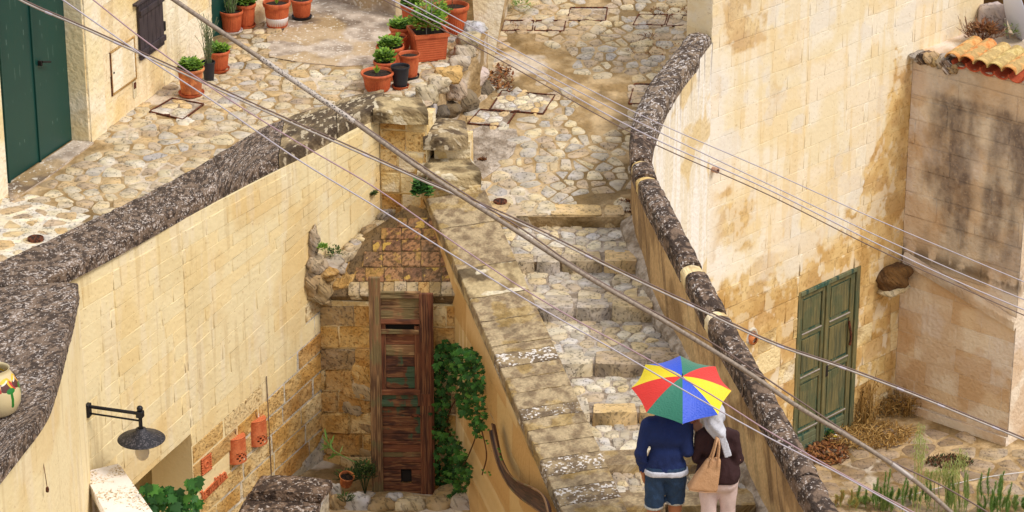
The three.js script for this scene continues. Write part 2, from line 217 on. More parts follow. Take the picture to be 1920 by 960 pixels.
M.wood = woodM(wdA); M.woodX = woodM(wdA, true); M.woodGreenX = woodM(wdB, true); M.woodPale = woodM(wdC); M.woodPaleX = woodM(wdC, true);
const paintT = woodTex('#736a42', '#8c8156', '#55553a', '#33503c', 0.45, 7);
M.olive = woodM(paintT); M.oliveX = woodM(paintT, true);
M.doorEdge = std({ map: place(woodTex('#33584a', '#5c7a60', '#24423a', '#7d7652', 0.6, 19), 0, 0, 0.5, 1), roughness: 0.6 });
M.doorGreen = std({ map: place(tex(512, 512, (x, y) => { const a = fb(x * 4, y * 3, 4), s = fb(x * 3 + 7, y * 40, 2); let k = L3(lin('#0c3a35'), lin('#15483f'), a); if (vn(x * 60, y * 9 + 3) > 0.955) k = L3(k, lin('#8fa69a'), 0.6 * s); return k; }), 0, 0, 1.6, 1.6), roughness: 0.42 });
M.shutter = std({ map: place(woodTex('#3a3034', '#574a4c', '#241d21', null, 0, 4), 0, 0, 0.5, 1), roughness: 0.7 });
M.dark = std({ color: new THREE.Color('#1a120d'), roughness: 0.9 });
M.iron = std({ map: place(tex(256, 256, (x, y) => { const p = fb(x * 60, y * 60, 3); return L3(lin('#24242b'), lin('#5b575c'), sstep(0.56, 0.66, p)); }), 0, 0, 0.4, 0.4), bumpMap: G1B, bumpScale: 0.003, roughness: 0.55, metalness: 0.3 });
M.ironBlk = std({ color: new THREE.Color('#1d1e26'), roughness: 0.45, metalness: 0.3 });
M.rust = std({ map: place(tex(256, 256, (x, y) => L3(lin('#3d2013'), lin('#7b452a'), sstep(0.35, 0.7, fb(x * 20, y * 20, 4)))), 0, 0, 0.5, 0.5), roughness: 0.85, metalness: 0.2 });
M.steel = std({ map: place(tex(256, 256, (x, y) => L3(lin('#8d8178'), lin('#c0b7b2'), fb(x * 30, y * 8, 4))), 0, 0, 0.3, 0.3), roughness: 0.55, metalness: 0.3 });
M.cable = std({ map: place(tex(128, 256, (x, y) => L3(lin('#6b5d52'), lin('#a89888'), fb(x * 8, y * 30, 4))), 0, 0, 0.2, 0.4), roughness: 0.6, metalness: 0.15 });
M.cableSheath = std({ map: place(tex(128, 256, (x, y) => fb(x * 30, y * 40, 2) > 0.66 ? lin('#3f3a3a') : lin('#b9aea4')), 0, 0, 0.2, 0.3), roughness: 0.55 });
M.wireBrown = std({ color: new THREE.Color('#6f5a52'), roughness: 0.6 });
M.wirePale = std({ color: new THREE.Color('#b3abb4'), roughness: 0.5, metalness: 0.2 });
M.whitePaint = std({ map: place(tex(640, 640, (x, y) => { let k = L3(lin('#e9dfd6'), lin('#f6efe9'), fb(x * 8, y * 8, 4)); const d = fb(x * 6 + 3, y * 6, 5), sp = fb(x * 70, y * 70, 3); k = L3(k, lin('#cfae72'), 0.6 * sstep(0.52, 0.62, d) * sstep(0.45, 0.6, sp)); if (sp > 0.72 && d > 0.5) k = lin('#7a6a50'); return k; }), 0, 0, 1.2, 1.2), bumpMap: G1B, bumpScale: 0.004, roughness: 0.7 });
M.glass = new THREE.MeshPhysicalMaterial({ color: new THREE.Color('#e6dcc8'), roughness: 0.75, transmission: 0.55, thickness: 0, side: THREE.DoubleSide });
// leaves
const leafM = (h, t = 0.35) => new THREE.MeshPhysicalMaterial({ color: new THREE.Color(h), roughness: 0.6, transmission: t, thickness: 0, side: THREE.DoubleSide, specularIntensity: 0.5 });
const LF = { basil: ['#78a032', '#94b83e', '#557f28'].map((h) => leafM(h)), creeper: ['#35662a', '#4b8234', '#284f22', '#6a9e45'].map((h) => leafM(h, 0.25)), vine: ['#3c7430', '#56903c', '#2d5c28'].map((h) => leafM(h)), weed: ['#76a04c', '#94b266', '#b0bc74'].map((h) => leafM(h)), dry: ['#b08a4c', '#94703a', '#c9a566'].map((h) => leafM(h, 0.15)), herb: ['#95a07c', '#7d8c62'].map((h) => leafM(h)), moss: ['#3d5524', '#2c4420', '#56702f'].map((h) => leafM(h, 0.2)), rusty: ['#7d4a28', '#9a6a3c', '#5c3820'].map((h) => leafM(h, 0.1)) };

// ---------------------------------------------------------------- builders
const taken = {};
const numbered = (n) => { const k = taken[n] = (taken[n] ?? 0) + 1; return k === 1 ? n : n + '_' + String(k - 1).padStart(3, '0'); };
function thing(name, label, category, group) { const o = new THREE.Group(); o.name = numbered(name); o.userData = { label, category }; if (group) o.userData.group = group; scene.add(o); return o; }
function ground(name) { const o = new THREE.Group(); o.name = name; o.userData = { kind: 'structure' }; scene.add(o); return o; }
function part(name, geo, m, parent, extra) { const g = Array.isArray(geo) ? merge(geo) : geo; const o = new THREE.Mesh(g, m); o.name = name; o.castShadow = o.receiveShadow = true; if (extra) Object.assign(o.userData, extra); parent.add(o); return o; }
function merge(list) { const nz = list.map((g) => { const h = g.index ? g.toNonIndexed() : g; for (const k of Object.keys(h.attributes)) if (!['position', 'normal', 'uv'].includes(k)) h.deleteAttribute(k); if (!h.attributes.uv) h.setAttribute('uv', new THREE.BufferAttribute(new Float32Array(h.attributes.position.count * 2), 2)); return h; }); return nz.length === 1 ? nz[0] : mergeGeometries(nz); }
// move the origin of a finished group to its base
function seat(o, p) { o.position.copy(p); for (const c of o.children) c.position.sub(p); return o; }
const geo = (pos, idx, uv, nor) => { const g = new THREE.BufferGeometry(); g.setAttribute('position', new THREE.Float32BufferAttribute(pos, 3)); g.setIndex(idx); g.setAttribute('uv', new THREE.Float32BufferAttribute(uv, 2)); if (nor) g.setAttribute('normal', new THREE.Float32BufferAttribute(nor, 3)); else g.computeVertexNormals(); return g; };
// --- planar polygons
const area = (p) => { let s = 0; for (let i = 0; i < p.length; i++) { const a = p[i], b = p[(i + 1) % p.length]; s += a[0] * b[1] - b[0] * a[1]; } return s / 2; };
const centre = (p) => { let x = 0, y = 0; for (const q of p) { x += q[0]; y += q[1]; } return [x / p.length, y / p.length]; };
function clipHalf(p, nx, ny, d) { const o = []; for (let i = 0; i < p.length; i++) { const a = p[i], b = p[(i + 1) % p.length], da = a[0] * nx + a[1] * ny - d, db = b[0] * nx + b[1] * ny - d; if (da <= 0) o.push(a); if ((da < 0 && db > 0) || (da > 0 && db < 0)) { const t = da / (da - db); o.push([mixn(a[0], b[0], t), mixn(a[1], b[1], t)]); } } return o; }
function clipConvex(p, c) { const s = area(c) > 0 ? 1 : -1; for (let i = 0; i < c.length && p.length > 2; i++) { const a = c[i], b = c[(i + 1) % c.length], nx = (b[1] - a[1]) * s, ny = -(b[0] - a[0]) * s; p = clipHalf(p, nx, ny, a[0] * nx + a[1] * ny); } return p; }
function inset(p, d) { const s = area(p) > 0 ? 1 : -1; let q = p; for (let i = 0; i < p.length && q.length > 2; i++) { const a = p[i], b = p[(i + 1) % p.length]; let nx = (b[1] - a[1]) * s, ny = -(b[0] - a[0]) * s; const l = Math.hypot(nx, ny); if (l < 1e-6) continue; nx /= l; ny /= l; q = clipHalf(q, nx, ny, a[0] * nx + a[1] * ny - d); } return q; }
const chaikin = (p, k = 0.25) => { const o = []; for (let i = 0; i < p.length; i++) { const a = p[i], b = p[(i + 1) % p.length]; o.push([mixn(a[0], b[0], k), mixn(a[1], b[1], k)], [mixn(a[0], b[0], 1 - k), mixn(a[1], b[1], 1 - k)]); } return o; };
const inPoly = (x, y, p) => { let c = false; for (let i = 0, j = p.length - 1; i < p.length; j = i++) if ((p[i][1] > y) !== (p[j][1] > y) && x < (p[j][0] - p[i][0]) * (y - p[i][1]) / (p[j][1] - p[i][1]) + p[i][0]) c = !c; return c; };
const simplify = (p, e) => p.filter((a, i) => { const b = p[(i + p.length - 1) % p.length]; return Math.hypot(a[0] - b[0], a[1] - b[1]) > e; });
// a stone: outline on a frame, chamfered or domed, proud of the frame by h
function slab(poly, fr, { h = 0.015, ch = 0.012, dep = 0.02, dome = 0, flat = false, tilt = [0, 0], uo = [0, 0], crisp = false } = {}) {
  if (area(poly) < 0) poly = poly.slice().reverse();
  const n = poly.length, c = centre(poly), pos = [], uv = [], nor = [], idx = [], P = (x, y, z) => { const q = fr.at(x, y, z + (x - c[0]) * tilt[0] + (y - c[1]) * tilt[1]); pos.push(q.x, q.y, q.z); uv.push(x + uo[0], y + uo[1]); };
  const inn = poly.map(([x, y]) => { const l = Math.hypot(x - c[0], y - c[1]) || 1, k = Math.max(0.3, 1 - ch / l); return [c[0] + (x - c[0]) * k, c[1] + (y - c[1]) * k]; });
  const put = (v) => nor.push(v.x, v.y, v.z), dir = ([x, y], a) => { const l = Math.hypot(x - c[0], y - c[1]) || 1; return fr.N.clone().addScaledVector(fr.U, a * (x - c[0]) / l).addScaledVector(fr.V, a * (y - c[1]) / l).normalize(); };
  P(c[0], c[1], h + dome); put(fr.N);
  inn.forEach((q) => { P(q[0], q[1], h); put(flat ? fr.N : dir(q, dome ? 0.35 : 0.12)); });
  for (let i = 0; i < n; i++) idx.push(0, 1 + i, 1 + (i + 1) % n);
  let b = 1;
  if (flat) { b = 1 + n; inn.forEach((q) => { P(q[0], q[1], h); put(dir(q, crisp ? 5 : 0.7)); }); }
  const o = pos.length / 3; poly.forEach((q) => { P(q[0], q[1], -dep); const l = Math.hypot(q[0] - c[0], q[1] - c[1]) || 1, k = Math.max(0, h + dep - ch); uv[uv.length - 2] += (q[0] - c[0]) / l * k; uv[uv.length - 1] += (q[1] - c[1]) / l * k; put(dir(q, crisp ? 9 : 2.2)); });
  for (let i = 0; i < n; i++) { const j = (i + 1) % n; idx.push(b + i, o + i, o + j, b + i, o + j, b + j); }
  return geo(pos, idx, uv, nor);
}
// an outline extruded between two depths of a frame, with holes
function prism(outline, fr, n0, n1, holes = []) {
  const s = new THREE.Shape(outline.map(([x, y]) => new THREE.Vector2(x, y))); for (const h of holes) s.holes.push(new THREE.Path(h.map(([x, y]) => new THREE.Vector2(x, y))));
  const g = new THREE.ExtrudeGeometry(s, { depth: n1 - n0, bevelEnabled: false }); g.translate(0, 0, n0); g.applyMatrix4(fr.mat()); return g;
}
const box = (w, h, d, x = 0, y = 0, z = 0, r = 0.006) => { const g = new RoundedBoxGeometry(w, h, d, 1, Math.min(r, w * 0.45, h * 0.45, d * 0.45)); g.translate(x, y, z); return g; };
const onF = (g, fr, u = 0, v = 0, n = 0) => { g.translate(u, v, n); g.applyMatrix4(fr.mat()); return g; };
const metric = (g, k = 1) => { const a = g.attributes.uv, p = g.attributes.position, nn = g.attributes.normal; for (let i = 0; i < a.count; i++) { const ax = Math.abs(nn.getX(i)), ay = Math.abs(nn.getY(i)), az = Math.abs(nn.getZ(i)); if (ax > ay && ax > az) a.setXY(i, p.getZ(i) * k, p.getY(i) * k); else if (ay > az) a.setXY(i, p.getX(i) * k, p.getZ(i) * k); else a.setXY(i, p.getX(i) * k, p.getY(i) * k); } return g; };   // uv in metres from the dominant axis
const tube = (pts, r, seg = 24, rs = 6, closed = false) => { const c = new THREE.CatmullRomCurve3(pts, closed, 'centripetal'); const g = new THREE.TubeGeometry(c, seg, r, rs, closed), L = c.getLength(), a = g.attributes.uv; for (let i = 0; i < a.count; i++) a.setXY(i, a.getY(i) * r * 6.28, a.getX(i) * L); return g; };
const lathe = (pts, seg = 32) => { const g = new THREE.LatheGeometry(pts.map(([x, y]) => new THREE.Vector2(x, y)), seg), a = g.attributes.uv; for (let i = 0; i < a.count; i++) a.setXY(i, a.getX(i) * 0.9, g.attributes.position.getY(i)); return g; };
// a coping: left and right upper edges per station, rounded section, real relief from noise
function coping(Ls, Rs, th, { k0 = 0, sub = 12, amp = 0.02, rnd = 0.06, crown = 0.02, seed = 0, across = 9, cap = true } = {}) {
  const n = Ls.length, cl = new THREE.CatmullRomCurve3(Ls, false, 'centripetal'), cr = new THREE.CatmullRomCurve3(Rs, false, 'centripetal'), steps = Math.max(2, Math.round(cl.getLength() / 0.06));
  const pos = [], uv = [], idx = []; let len = k0, prev;
  const prof = []; prof.push([0, -th]); prof.push([0, -th * 0.5]); for (let i = 0; i <= 3; i++) { const a = i / 3 * Math.PI / 2; prof.push([rnd * (1 - Math.cos(a)) , -rnd + rnd * Math.sin(a), 0]); }
  const rows = [];
  for (let s = 0; s <= steps; s++) {
    const t = s / steps, l = cl.getPoint(t), r = cr.getPoint(t), w = l.distanceTo(r), dir = r.clone().sub(l).normalize(), mid = l.clone().add(r).multiplyScalar(0.5);
    if (prev) len += mid.distanceTo(prev); prev = mid;
    const row = [], endk = cap && (s === 0 || s === steps) ? 1 : 0;
    const add = (x, y) => { const q = l.clone().addScaledVector(dir, x); q.y += y; const ns = amp * (1.2 * n3(q.x * 3 + seed, q.y * 3, q.z * 3) + 0.8 * n3(q.x * 9, q.y * 9 + seed, q.z * 9) + 0.6 * n3(q.x * 22, q.y * 22, q.z * 22 + seed)); q.y += ns; q.addScaledVector(dir, ns * (x < w / 2 ? -1 : 1) * (y < -0.02 ? 1 : 0.2)); if (endk) q.y -= 0.15 * rnd; row.push([q, len, x + (y < 0 ? (x < w / 2 ? y : -y) : 0), x, q.y]); };
    add(0, -th); add(0, -(th + rnd) / 2); for (let i = 0; i <= 3; i++) { const a = i / 3 * Math.PI / 2; add(rnd * (1 - Math.cos(a)), -rnd + rnd * Math.sin(a)); }
    for (let i = 1; i < across; i++) { const f = i / across; add(rnd + (w - 2 * rnd) * f, crown * Math.sin(f * Math.PI)); }
    for (let i = 3; i >= 0; i--) { const a = i / 3 * Math.PI / 2; add(w - rnd * (1 - Math.cos(a)), -rnd + rnd * Math.sin(a)); }
    add(w, -(th + rnd) / 2); add(w, -th); rows.push(row);
  }
  const m = rows[0].length;
  rows.forEach((row) => row.forEach(([q, a, b]) => { pos.push(q.x, q.y, q.z); uv.push(a, b); }));
  for (let s = 0; s < steps; s++) for (let i = 0; i < m - 1; i++) { const a = s * m + i, b = a + 1, c = a + m, d = c + 1; idx.push(a, c, b, b, c, d); }
  for (const s of [0, steps]) { const o = pos.length / 3, cq = rows[s][Math.floor(m / 2)][0].clone(); cq.y -= th * 0.6; pos.push(cq.x, cq.y, cq.z); uv.push(rows[s][Math.floor(m / 2)][3], cq.y); rows[s].forEach(([q, a, b, x, y]) => { pos.push(q.x, q.y, q.z); uv.push(x, y); }); for (let i = 0; i < m; i++) { const j = (i + 1) % m; if (s) idx.push(o, o + 1 + i, o + 1 + j); else idx.push(o, o + 1 + j, o + 1 + i); } }
  return geo(pos, idx, uv);
}
// a boulder: a ball pushed about by noise
function boulder(rx, ry, rz, seed, det = 3, amp = 0.28, cut = 0) {
  let g = new THREE.IcosahedronGeometry(1, det); g.deleteAttribute('uv'); g.deleteAttribute('normal'); g = mergeVertices(g, 1e-4);
  const p = g.attributes.position, uv = []; for (let i = 0; i < p.count; i++) { const v = V3(p.getX(i), p.getY(i), p.getZ(i)); let k = 1 + amp * (n3(v.x * 1.3 + seed, v.y * 1.3, v.z * 1.3) * 1.4 + n3(v.x * 3, v.y * 3 + seed, v.z * 3) * 0.6 + n3(v.x * 8, v.y * 8, v.z * 8 + seed) * 0.25); const f = Math.max(Math.abs(v.x), Math.abs(v.y), Math.abs(v.z)); k *= mixn(1, 0.78 / f, cut); v.multiplyScalar(k); p.setXYZ(i, v.x * rx, v.y * ry, v.z * rz); uv.push(v.x * rx + v.y * ry * 0.6 + seed, v.z * rz + v.y * ry * 0.7); }
  g.setAttribute('uv', new THREE.Float32BufferAttribute(uv, 2)); g.computeVertexNormals(); return g;
}
const at = (g, p, rx = 0, ry = 0, rz = 0) => { g.rotateX(rx); g.rotateY(ry); g.rotateZ(rz); g.translate(p.x, p.y, p.z); return g; };
// Voronoi stones over a region of a frame
function voronoi(inside, box4, size, seed, jit = 0.75) {
  const rnd = R01(seed), [x0, y0, x1, y1] = box4, nx = Math.ceil((x1 - x0) / size), ny = Math.ceil((y1 - y0) / size), pts = [], grid = [];
  for (let j = 0; j < ny; j++) for (let i = 0; i < nx; i++) { const k = rnd(); const p = [x0 + (i + 0.5 + (j % 2) * 0.5 + (rnd() - 0.5) * jit * 1.35) * size, y0 + (j + 0.5 + (rnd() - 0.5) * jit) * size]; grid[j * nx + i] = k < 0.1 ? null : p; }
  const out = [];
  for (let j = 0; j < ny; j++) for (let i = 0; i < nx; i++) {
    const p = grid[j * nx + i]; if (!p || !inside(p[0], p[1])) continue;
    let c = [[p[0] - size, p[1] - size], [p[0] + size, p[1] - size], [p[0] + size, p[1] + size], [p[0] - size, p[1] + size]];
    for (let b = -2; b <= 2; b++) for (let a = -2; a <= 2; a++) { if (!a && !b) continue; const q = grid[(j + b) * nx + i + a]; if (!q || i + a < 0 || i + a >= nx || j + b < 0 || j + b >= ny) continue; const ex = q[0] - p[0], ey = q[1] - p[1]; c = clipHalf(c, ex, ey, (q[0] * q[0] + q[1] * q[1] - p[0] * p[0] - p[1] * p[1]) / 2); if (c.length < 3) break; }
    if (c.length > 2) out.push(c);
  }
  return out;
}
// lay paving stones: the largest 300 in view as parts, the rest joined
function pave(parent, cells, fr, { gap = 0.012, mats = STONES, h = 0.012, hv = 0.012, name = 'paving_stone', seed = 1, ch = 0.022, dome = 0.008, tone, limit = 300 }) {
  const r = R01(seed), list = [];
  for (const c of cells) {
    let p = inset(c, gap * (0.6 + r() * 0.9)); if (p.length < 3 || Math.abs(area(p)) < 0.0025) continue;
    p = chaikin(p, 0.16); p = simplify(p, 0.014); if (p.length < 5) continue; const j = 0.01; p = p.map(([x, y]) => [x + (r() - 0.5) * j, y + (r() - 0.5) * j]);
    const cc = centre(p), q = toPx(fr.at(cc[0], cc[1])), vis = q[0] > -30 && q[0] < 1950 && q[1] > -30 && q[1] < 990;
    if (!vis && (q[0] < -160 || q[0] > 2080 || q[1] < -160 || q[1] > 1120)) continue;
    const hh = h + (r() - 0.5) * hv * 2, mi = tone ? tone(cc, r) : Math.floor(r() * mats.length);
    list.push([Math.abs(area(p)) * (vis ? 1 : 0.001), slab(p, fr, { h: Math.max(0.002, hh), ch, dep: 0.02, dome: dome * (0.5 + r()), tilt: [(r() - 0.5) * 0.07, (r() - 0.5) * 0.07], uo: [r() * 9, r() * 9] }), mi]);
  }
  list.sort((a, b) => b[0] - a[0]);
  list.slice(0, limit).forEach(([, g, mi]) => part(name, g, mats[mi % mats.length], parent));
  const rest = list.slice(limit), by = {}; for (const [, g, mi] of rest) (by[mi % mats.length] ??= []).push(g);
  for (const k in by) part('small_paving_stones', by[k], mats[k], parent, { kind: 'stuff' });
  return list.length;
}
// ashlar: courses between guide lines, blocks clipped to convex regions
function ashlar(parent, fr, regions, { course, k0, k1, len = 0.55, gap = 0.006, h = 0.012, seed = 1, mat, name = 'wall_block', holes = [], rag = 0.006, ch = 0.012, u0 = -1, u1 = 7, hv = 0.5, limit = 300 }) {
  const r = R01(seed), list = [], rest = {};
  for (let k = k0; k < k1; k++) {
    let u = u0 - r() * len;
    while (u < u1) {
      const L = len * (0.6 + r() * 0.85), jt = () => (r() - 0.5) * 0.03, j1 = jt();
      const raw = [[u, course(k, u)], [u + L, course(k, u + L)], [u + L + j1, course(k + 1, u + L)], [u + j1, course(k + 1, u)]];
      for (const reg of regions) {
        let p = clipConvex(raw, reg); if (p.length < 3 || Math.abs(area(p)) < 0.003) continue; const cc = centre(p), [m, sx] = mat(cc, r); p = inset(p, (sx?.gap ?? gap) * (0.7 + 0.6 * r())); if (p.length < 3 || Math.abs(area(p)) < 0.003) continue;
        const c = centre(p); if (holes.some((H) => inPoly(c[0], c[1], H))) continue;
        // ragged edges
        const e = []; for (let i = 0; i < p.length; i++) { const a = p[i], b = p[(i + 1) % p.length]; const l = Math.hypot(a[0] - b[0], a[1] - b[1]), m = l > 0.18 ? 3 : 1; for (let s = 0; s < m; s++) { const t = s / m; e.push([mixn(a[0], b[0], t) + (r() - 0.5) * rag, mixn(a[1], b[1], t) + (r() - 0.5) * rag]); } }
        const hh = h * (1 - hv + hv * 2 * r()) * (sx?.h ?? 1), g = slab(e, fr, { h: hh, ch, dep: 0.012, flat: true, uo: sx?.uo ?? [0, 0], tilt: [(r() - 0.5) * 0.012, (r() - 0.5) * 0.012] });
        const q = toPx(fr.at(c[0], c[1])); const vis = q[0] > -20 && q[0] < 1940 && q[1] > -20 && q[1] < 980;
        list.push([vis ? Math.abs(area(p)) : 0, g, m]);
      }
      u += L;
    }
  }
  list.sort((a, b) => b[0] - a[0]); list.slice(0, limit).forEach(([, g, m]) => part(name, g, m, parent));
  const by = new Map(); for (const [, g, m] of list.slice(limit)) { if (!by.has(m)) by.set(m, []); by.get(m).push(g); } for (const [m, gs] of by) part('small_wall_blocks', gs, m, parent, { kind: 'stuff' });
  return list.length;
}
// course guide lines measured in the photograph -> course(k, u)
function guides(fr, uL, uR, lines) { const rows = lines.map(([a, b]) => { const A = fr.px(...a), B = fr.px(...b), s = (B[1] - A[1]) / (B[0] - A[0]); return [A[1] + s * (uL - A[0]), A[1] + s * (uR - A[0])]; }); return (k, u) => { const i = clamp(Math.floor(k), 0, rows.length - 2), f = k - i, l = rows[i][0] + (rows[i + 1][0] - rows[i][0]) * f, r = rows[i][1] + (rows[i + 1][1] - rows[i][1]) * f; return l + (r - l) * (u - uL) / (uR - uL); }; }

// ---------------------------------------------------------------- ground: terrace, lane, stairs, yard, courtyard
const flat = (y) => new Frame(V3(0, y, 0), V3(1, 0, 0), V3(0, 0, -1));
const FT = flat(TY), FL = new Frame(V3(0, 0, 0), V3(1, 0, 0), V3(0, LG, -1)), FY = flat(GY), FC = flat(CFY);
const pxs = (fr, list) => list.map(([x, y]) => fr.px(x, y));
const bbox = (p) => [Math.min(...p.map((a) => a[0])), Math.min(...p.map((a) => a[1])), Math.max(...p.map((a) => a[0])), Math.max(...p.map((a) => a[1]))];
// the whole hillside below everything
{ const hill = ground('hillside'); part('earth', new THREE.PlaneGeometry(160, 160).rotateX(-Math.PI / 2).translate(0, GY - 0.35, -10), M.bed, hill); }

// upper terrace
const terrace = ground('terrace');
{
  const outline = pxs(FT, [[-420, 760], [-60, 640], [60, 500], [690, 195], [792, 190], [838, 132], [900, 92], [960, -40], [900, -130], [200, -130], [-700, 260]]);
  part('mortar_bed', prism(outline, FT, -1.1, 0), M.bed, terrace);
  const conc = pxs(FT, [[548, 28], [560, -20], [600, -60], [770, -60], [770, 60], [735, 100], [700, 122], [640, 126], [560, 118], [505, 108], [500, 70], [530, 62]]);
  const strip = pxs(FT, [[60, 345], [137, 264], [172, 268], [215, 252], [225, 262], [120, 330], [30, 385]]);
  part('concrete_patch', prism(conc, FT, -0.05, 0.014), M.concrete, terrace);
  part('door_threshold', prism(pxs(FT, [[14, 350], [137, 266], [176, 269], [85, 338], [20, 380]]), FT, -0.05, 0.02), M.concrete, terrace);
  const wallEdge = [hitY(168, 268, TY), hitY(400, 95, TY)];
  const cov = pxs(FT, [[276, 212], [322, 184], [384, 196], [344, 228]]);
  const white = pxs(FT, [[-300, 520], [-60, 372], [40, 372], [170, 405], [60, 480], [-60, 640]]);
  const zone = pxs(FT, [[-300, 700], [0, 495], [690, 188], [800, 196], [845, 130], [900, 80], [860, 20], [770, 110], [480, 20], [400, 95], [165, 270], [15, 372], [-300, 420]]);
  const inside = (x, y) => inPoly(x, y, zone) && !inPoly(x, y, conc) && !inPoly(x, y, cov) && !inPoly(x, y, white) && !inPoly(x, y, strip);
  pave(terrace, voronoi(inside, bbox(zone), 0.2, 5), FT, { seed: 8, gap: 0.01, ch: 0.016, h: 0.014, tone: (c, r) => (r() < 0.3 ? 7 : Math.floor(r() * 10)) });
  part('white_mortar', prism(white, FT, -0.05, 0.004), M.mortar, terrace);
  pave(terrace, voronoi((x, y) => inPoly(x, y, white), bbox(white), 0.24, 15), FT, { seed: 18, gap: 0.034, h: 0.01, mats: [STONES[1], STONES[2], STONES[5], STONES[9], STONES[0]], name: 'paving_stone', limit: 60 });
}
// lane
const lane = ground('lane');
const coverSpots = [];
{
  part('mortar_bed', prism(pxs(FL, [[840, 407], [1182, 407], [1195, 300], [1345, 62], [1345, -90], [880, -90], [740, 150], [800, 330]]), FL, -0.9, 0), M.bed, lane);
  const patch = pxs(FL, [[868, 250], [905, 236], [968, 243], [972, 262], [962, 290], [930, 320], [905, 336], [885, 300]]);
  const patch2 = pxs(FL, [[880, 232], [925, 175], [945, 172], [915, 215], [905, 236], [868, 250]]);
  part('cement_patch', prism(patch, FL, -0.05, 0.008), M.bedGrey, lane);
  const covers = [[[918, 207], [941, 172], [1041, 180], [1018, 215]], [[877, 233], [901, 207], [966, 213], [948, 240]], [[940, 59], [946, 40], [1001, 40], [998, 59]], [[1002, 59], [1006, 40], [1061, 40], [1057, 60]], [[1063, 40], [1070, 16], [1139, 16], [1135, 41]], [[1187, 49], [1197, 29], [1252, 29], [1246, 49]], [[1249, 50], [1256, 30], [1312, 31], [1306, 51]], [[1179, 196], [1190, 159], [1240, 160], [1228, 198]]];
  covers.forEach((c) => coverSpots.push([FL, c]));
  const C = covers.map((c) => pxs(FL, c)), zone = pxs(FL, [[868, 396], [1182, 392], [1195, 300], [1345, 62], [1345, -60], [930, -60], [905, 130], [870, 215], [885, 330]]);
  const worn = (x, y) => fb(x * 1.1 + 3.7, y * 0.9 + 11, 3);
  const inside = (x, y) => inPoly(x, y, zone) && !inPoly(x, y, patch) && !inPoly(x, y, patch2) && !C.some((c) => inPoly(x, y, c)) && worn(x, y) < 0.68;
  pave(lane, voronoi(inside, bbox(zone), 0.19, 25), FL, { seed: 28, h: 0.014, hv: 0.011, gap: 0.01, ch: 0.016, mats: [...STONES.slice(0, 4), STONES[6], STONES[7], STONES[2], STONES[8]], limit: 300 });
}
coverSpots.push([FT, [[280, 211], [323, 186], [382, 197], [343, 226]]]);
// stairs
const stairs = ground('stairway');
const NOSE = [403, 492, 578, 683, 775, 873, 947, 1045, 1135].map((y) => hitStair(1050, y).z);
const stairRight = (z) => { const q = qBase; for (let i = 0; i < q.length - 1; i++) if (z <= q[i + 1].z) return mixn(q[i].x, q[i + 1].x, (z - q[i].z) / (q[i + 1].z - q[i].z)); return q[q.length - 1].x; };
const stairLeft = (z) => pA.x + (z - pA.z) * (pB.x - pA.x) / (pB.z - pA.z) + 0.3;
const treadY = NOSE.map((z) => pitchY(z));
NOSE.forEach((z, k) => {
  const y = treadY[k], F = flat(y), zb = k ? NOSE[k - 1] - 0.05 : -0.3, r = R01(100 + k);
  const poly = [[stairLeft(z) - 0.3, -z + 0.02], [stairRight(z) + 0.1, -z + 0.02], [stairRight(zb) + 0.1, -zb], [stairLeft(zb) - 0.3, -zb]];
  part('tread_bed', prism(poly, F, -0.6, k ? 0 : -0.02), M.bedGrey, stairs);
  // nosing stones
  let x = stairLeft(z) - 0.1; const xe = stairRight(z) - 0.02, smooth = k === 5 || k === 6;
  while (x < xe) {
    let w = smooth ? 0.9 + r() * 0.3 : 0.22 + r() * 0.42; if (xe - x - w < 0.15) w = xe - x; const d = smooth ? 0.32 : 0.2 + r() * 0.16, hgt = 0.15 + r() * 0.02;
    // squared but worn block: flat trodden top, chipped outline, rough riser
    const x0 = x + 0.006, x1 = x + w - 0.006, f0 = -z - 0.045 + (r() - 0.5) * 0.035, f1 = f0 + (r() - 0.5) * 0.03, b0 = -z + d, jt = () => (r() - 0.5) * 0.022, o = [];
    const L = [[x0, f0], [mixn(x0, x1, 0.33), f0 + jt()], [mixn(x0, x1, 0.66), f1 + jt()], [x1, f1], [x1 + jt(), mixn(f1, b0, 0.5)], [x1 - 0.02 + jt(), b0 + jt()], [mixn(x0, x1, 0.5), b0 + jt() * 2], [x0 + 0.02 + jt(), b0 + jt()], [x0 + jt(), mixn(f0, b0, 0.5)]]; o.push(...chaikin(L, smooth ? 0.06 : 0.16));
    const m = smooth ? M.slab : [...EDGES.slice(0, 5), EDGES[1], WHITES[3], BOULD[0]][Math.floor(r() * 8)];
    part('edge_stone', slab(o, k ? F : FL, { h: 0.014 + r() * 0.014, ch: 0.016, dep: hgt, dome: 0.002, flat: true, crisp: true, tilt: [(r() - 0.5) * 0.05, (r() - 0.5) * 0.06], uo: [r() * 9, r() * 9] }), m, stairs); x += w;
  }
  if (k === 0) return;
  const zone = [[stairLeft(z) - 0.05, -z + 0.3], [stairRight(z) - 0.08, -z + 0.3], [stairRight(zb) - 0.06, -zb - 0.05], [stairLeft(zb) - 0.05, -zb - 0.05]];
  const zs = k >= 6 ? 0.13 : 0.175;
  pave(stairs, voronoi((a, b) => inPoly(a, b, zone), bbox(zone), zs, 40 + k), F, { seed: 50 + k, gap: 0.01, ch: 0.01, h: 0.016, hv: 0.008, mats: [WHITES[0], WHITES[1], STONES[3], STONES[8], STONES[1], STONES[6], STONES[0], WHITES[2]], limit: 36, name: 'tread_stone' });
});
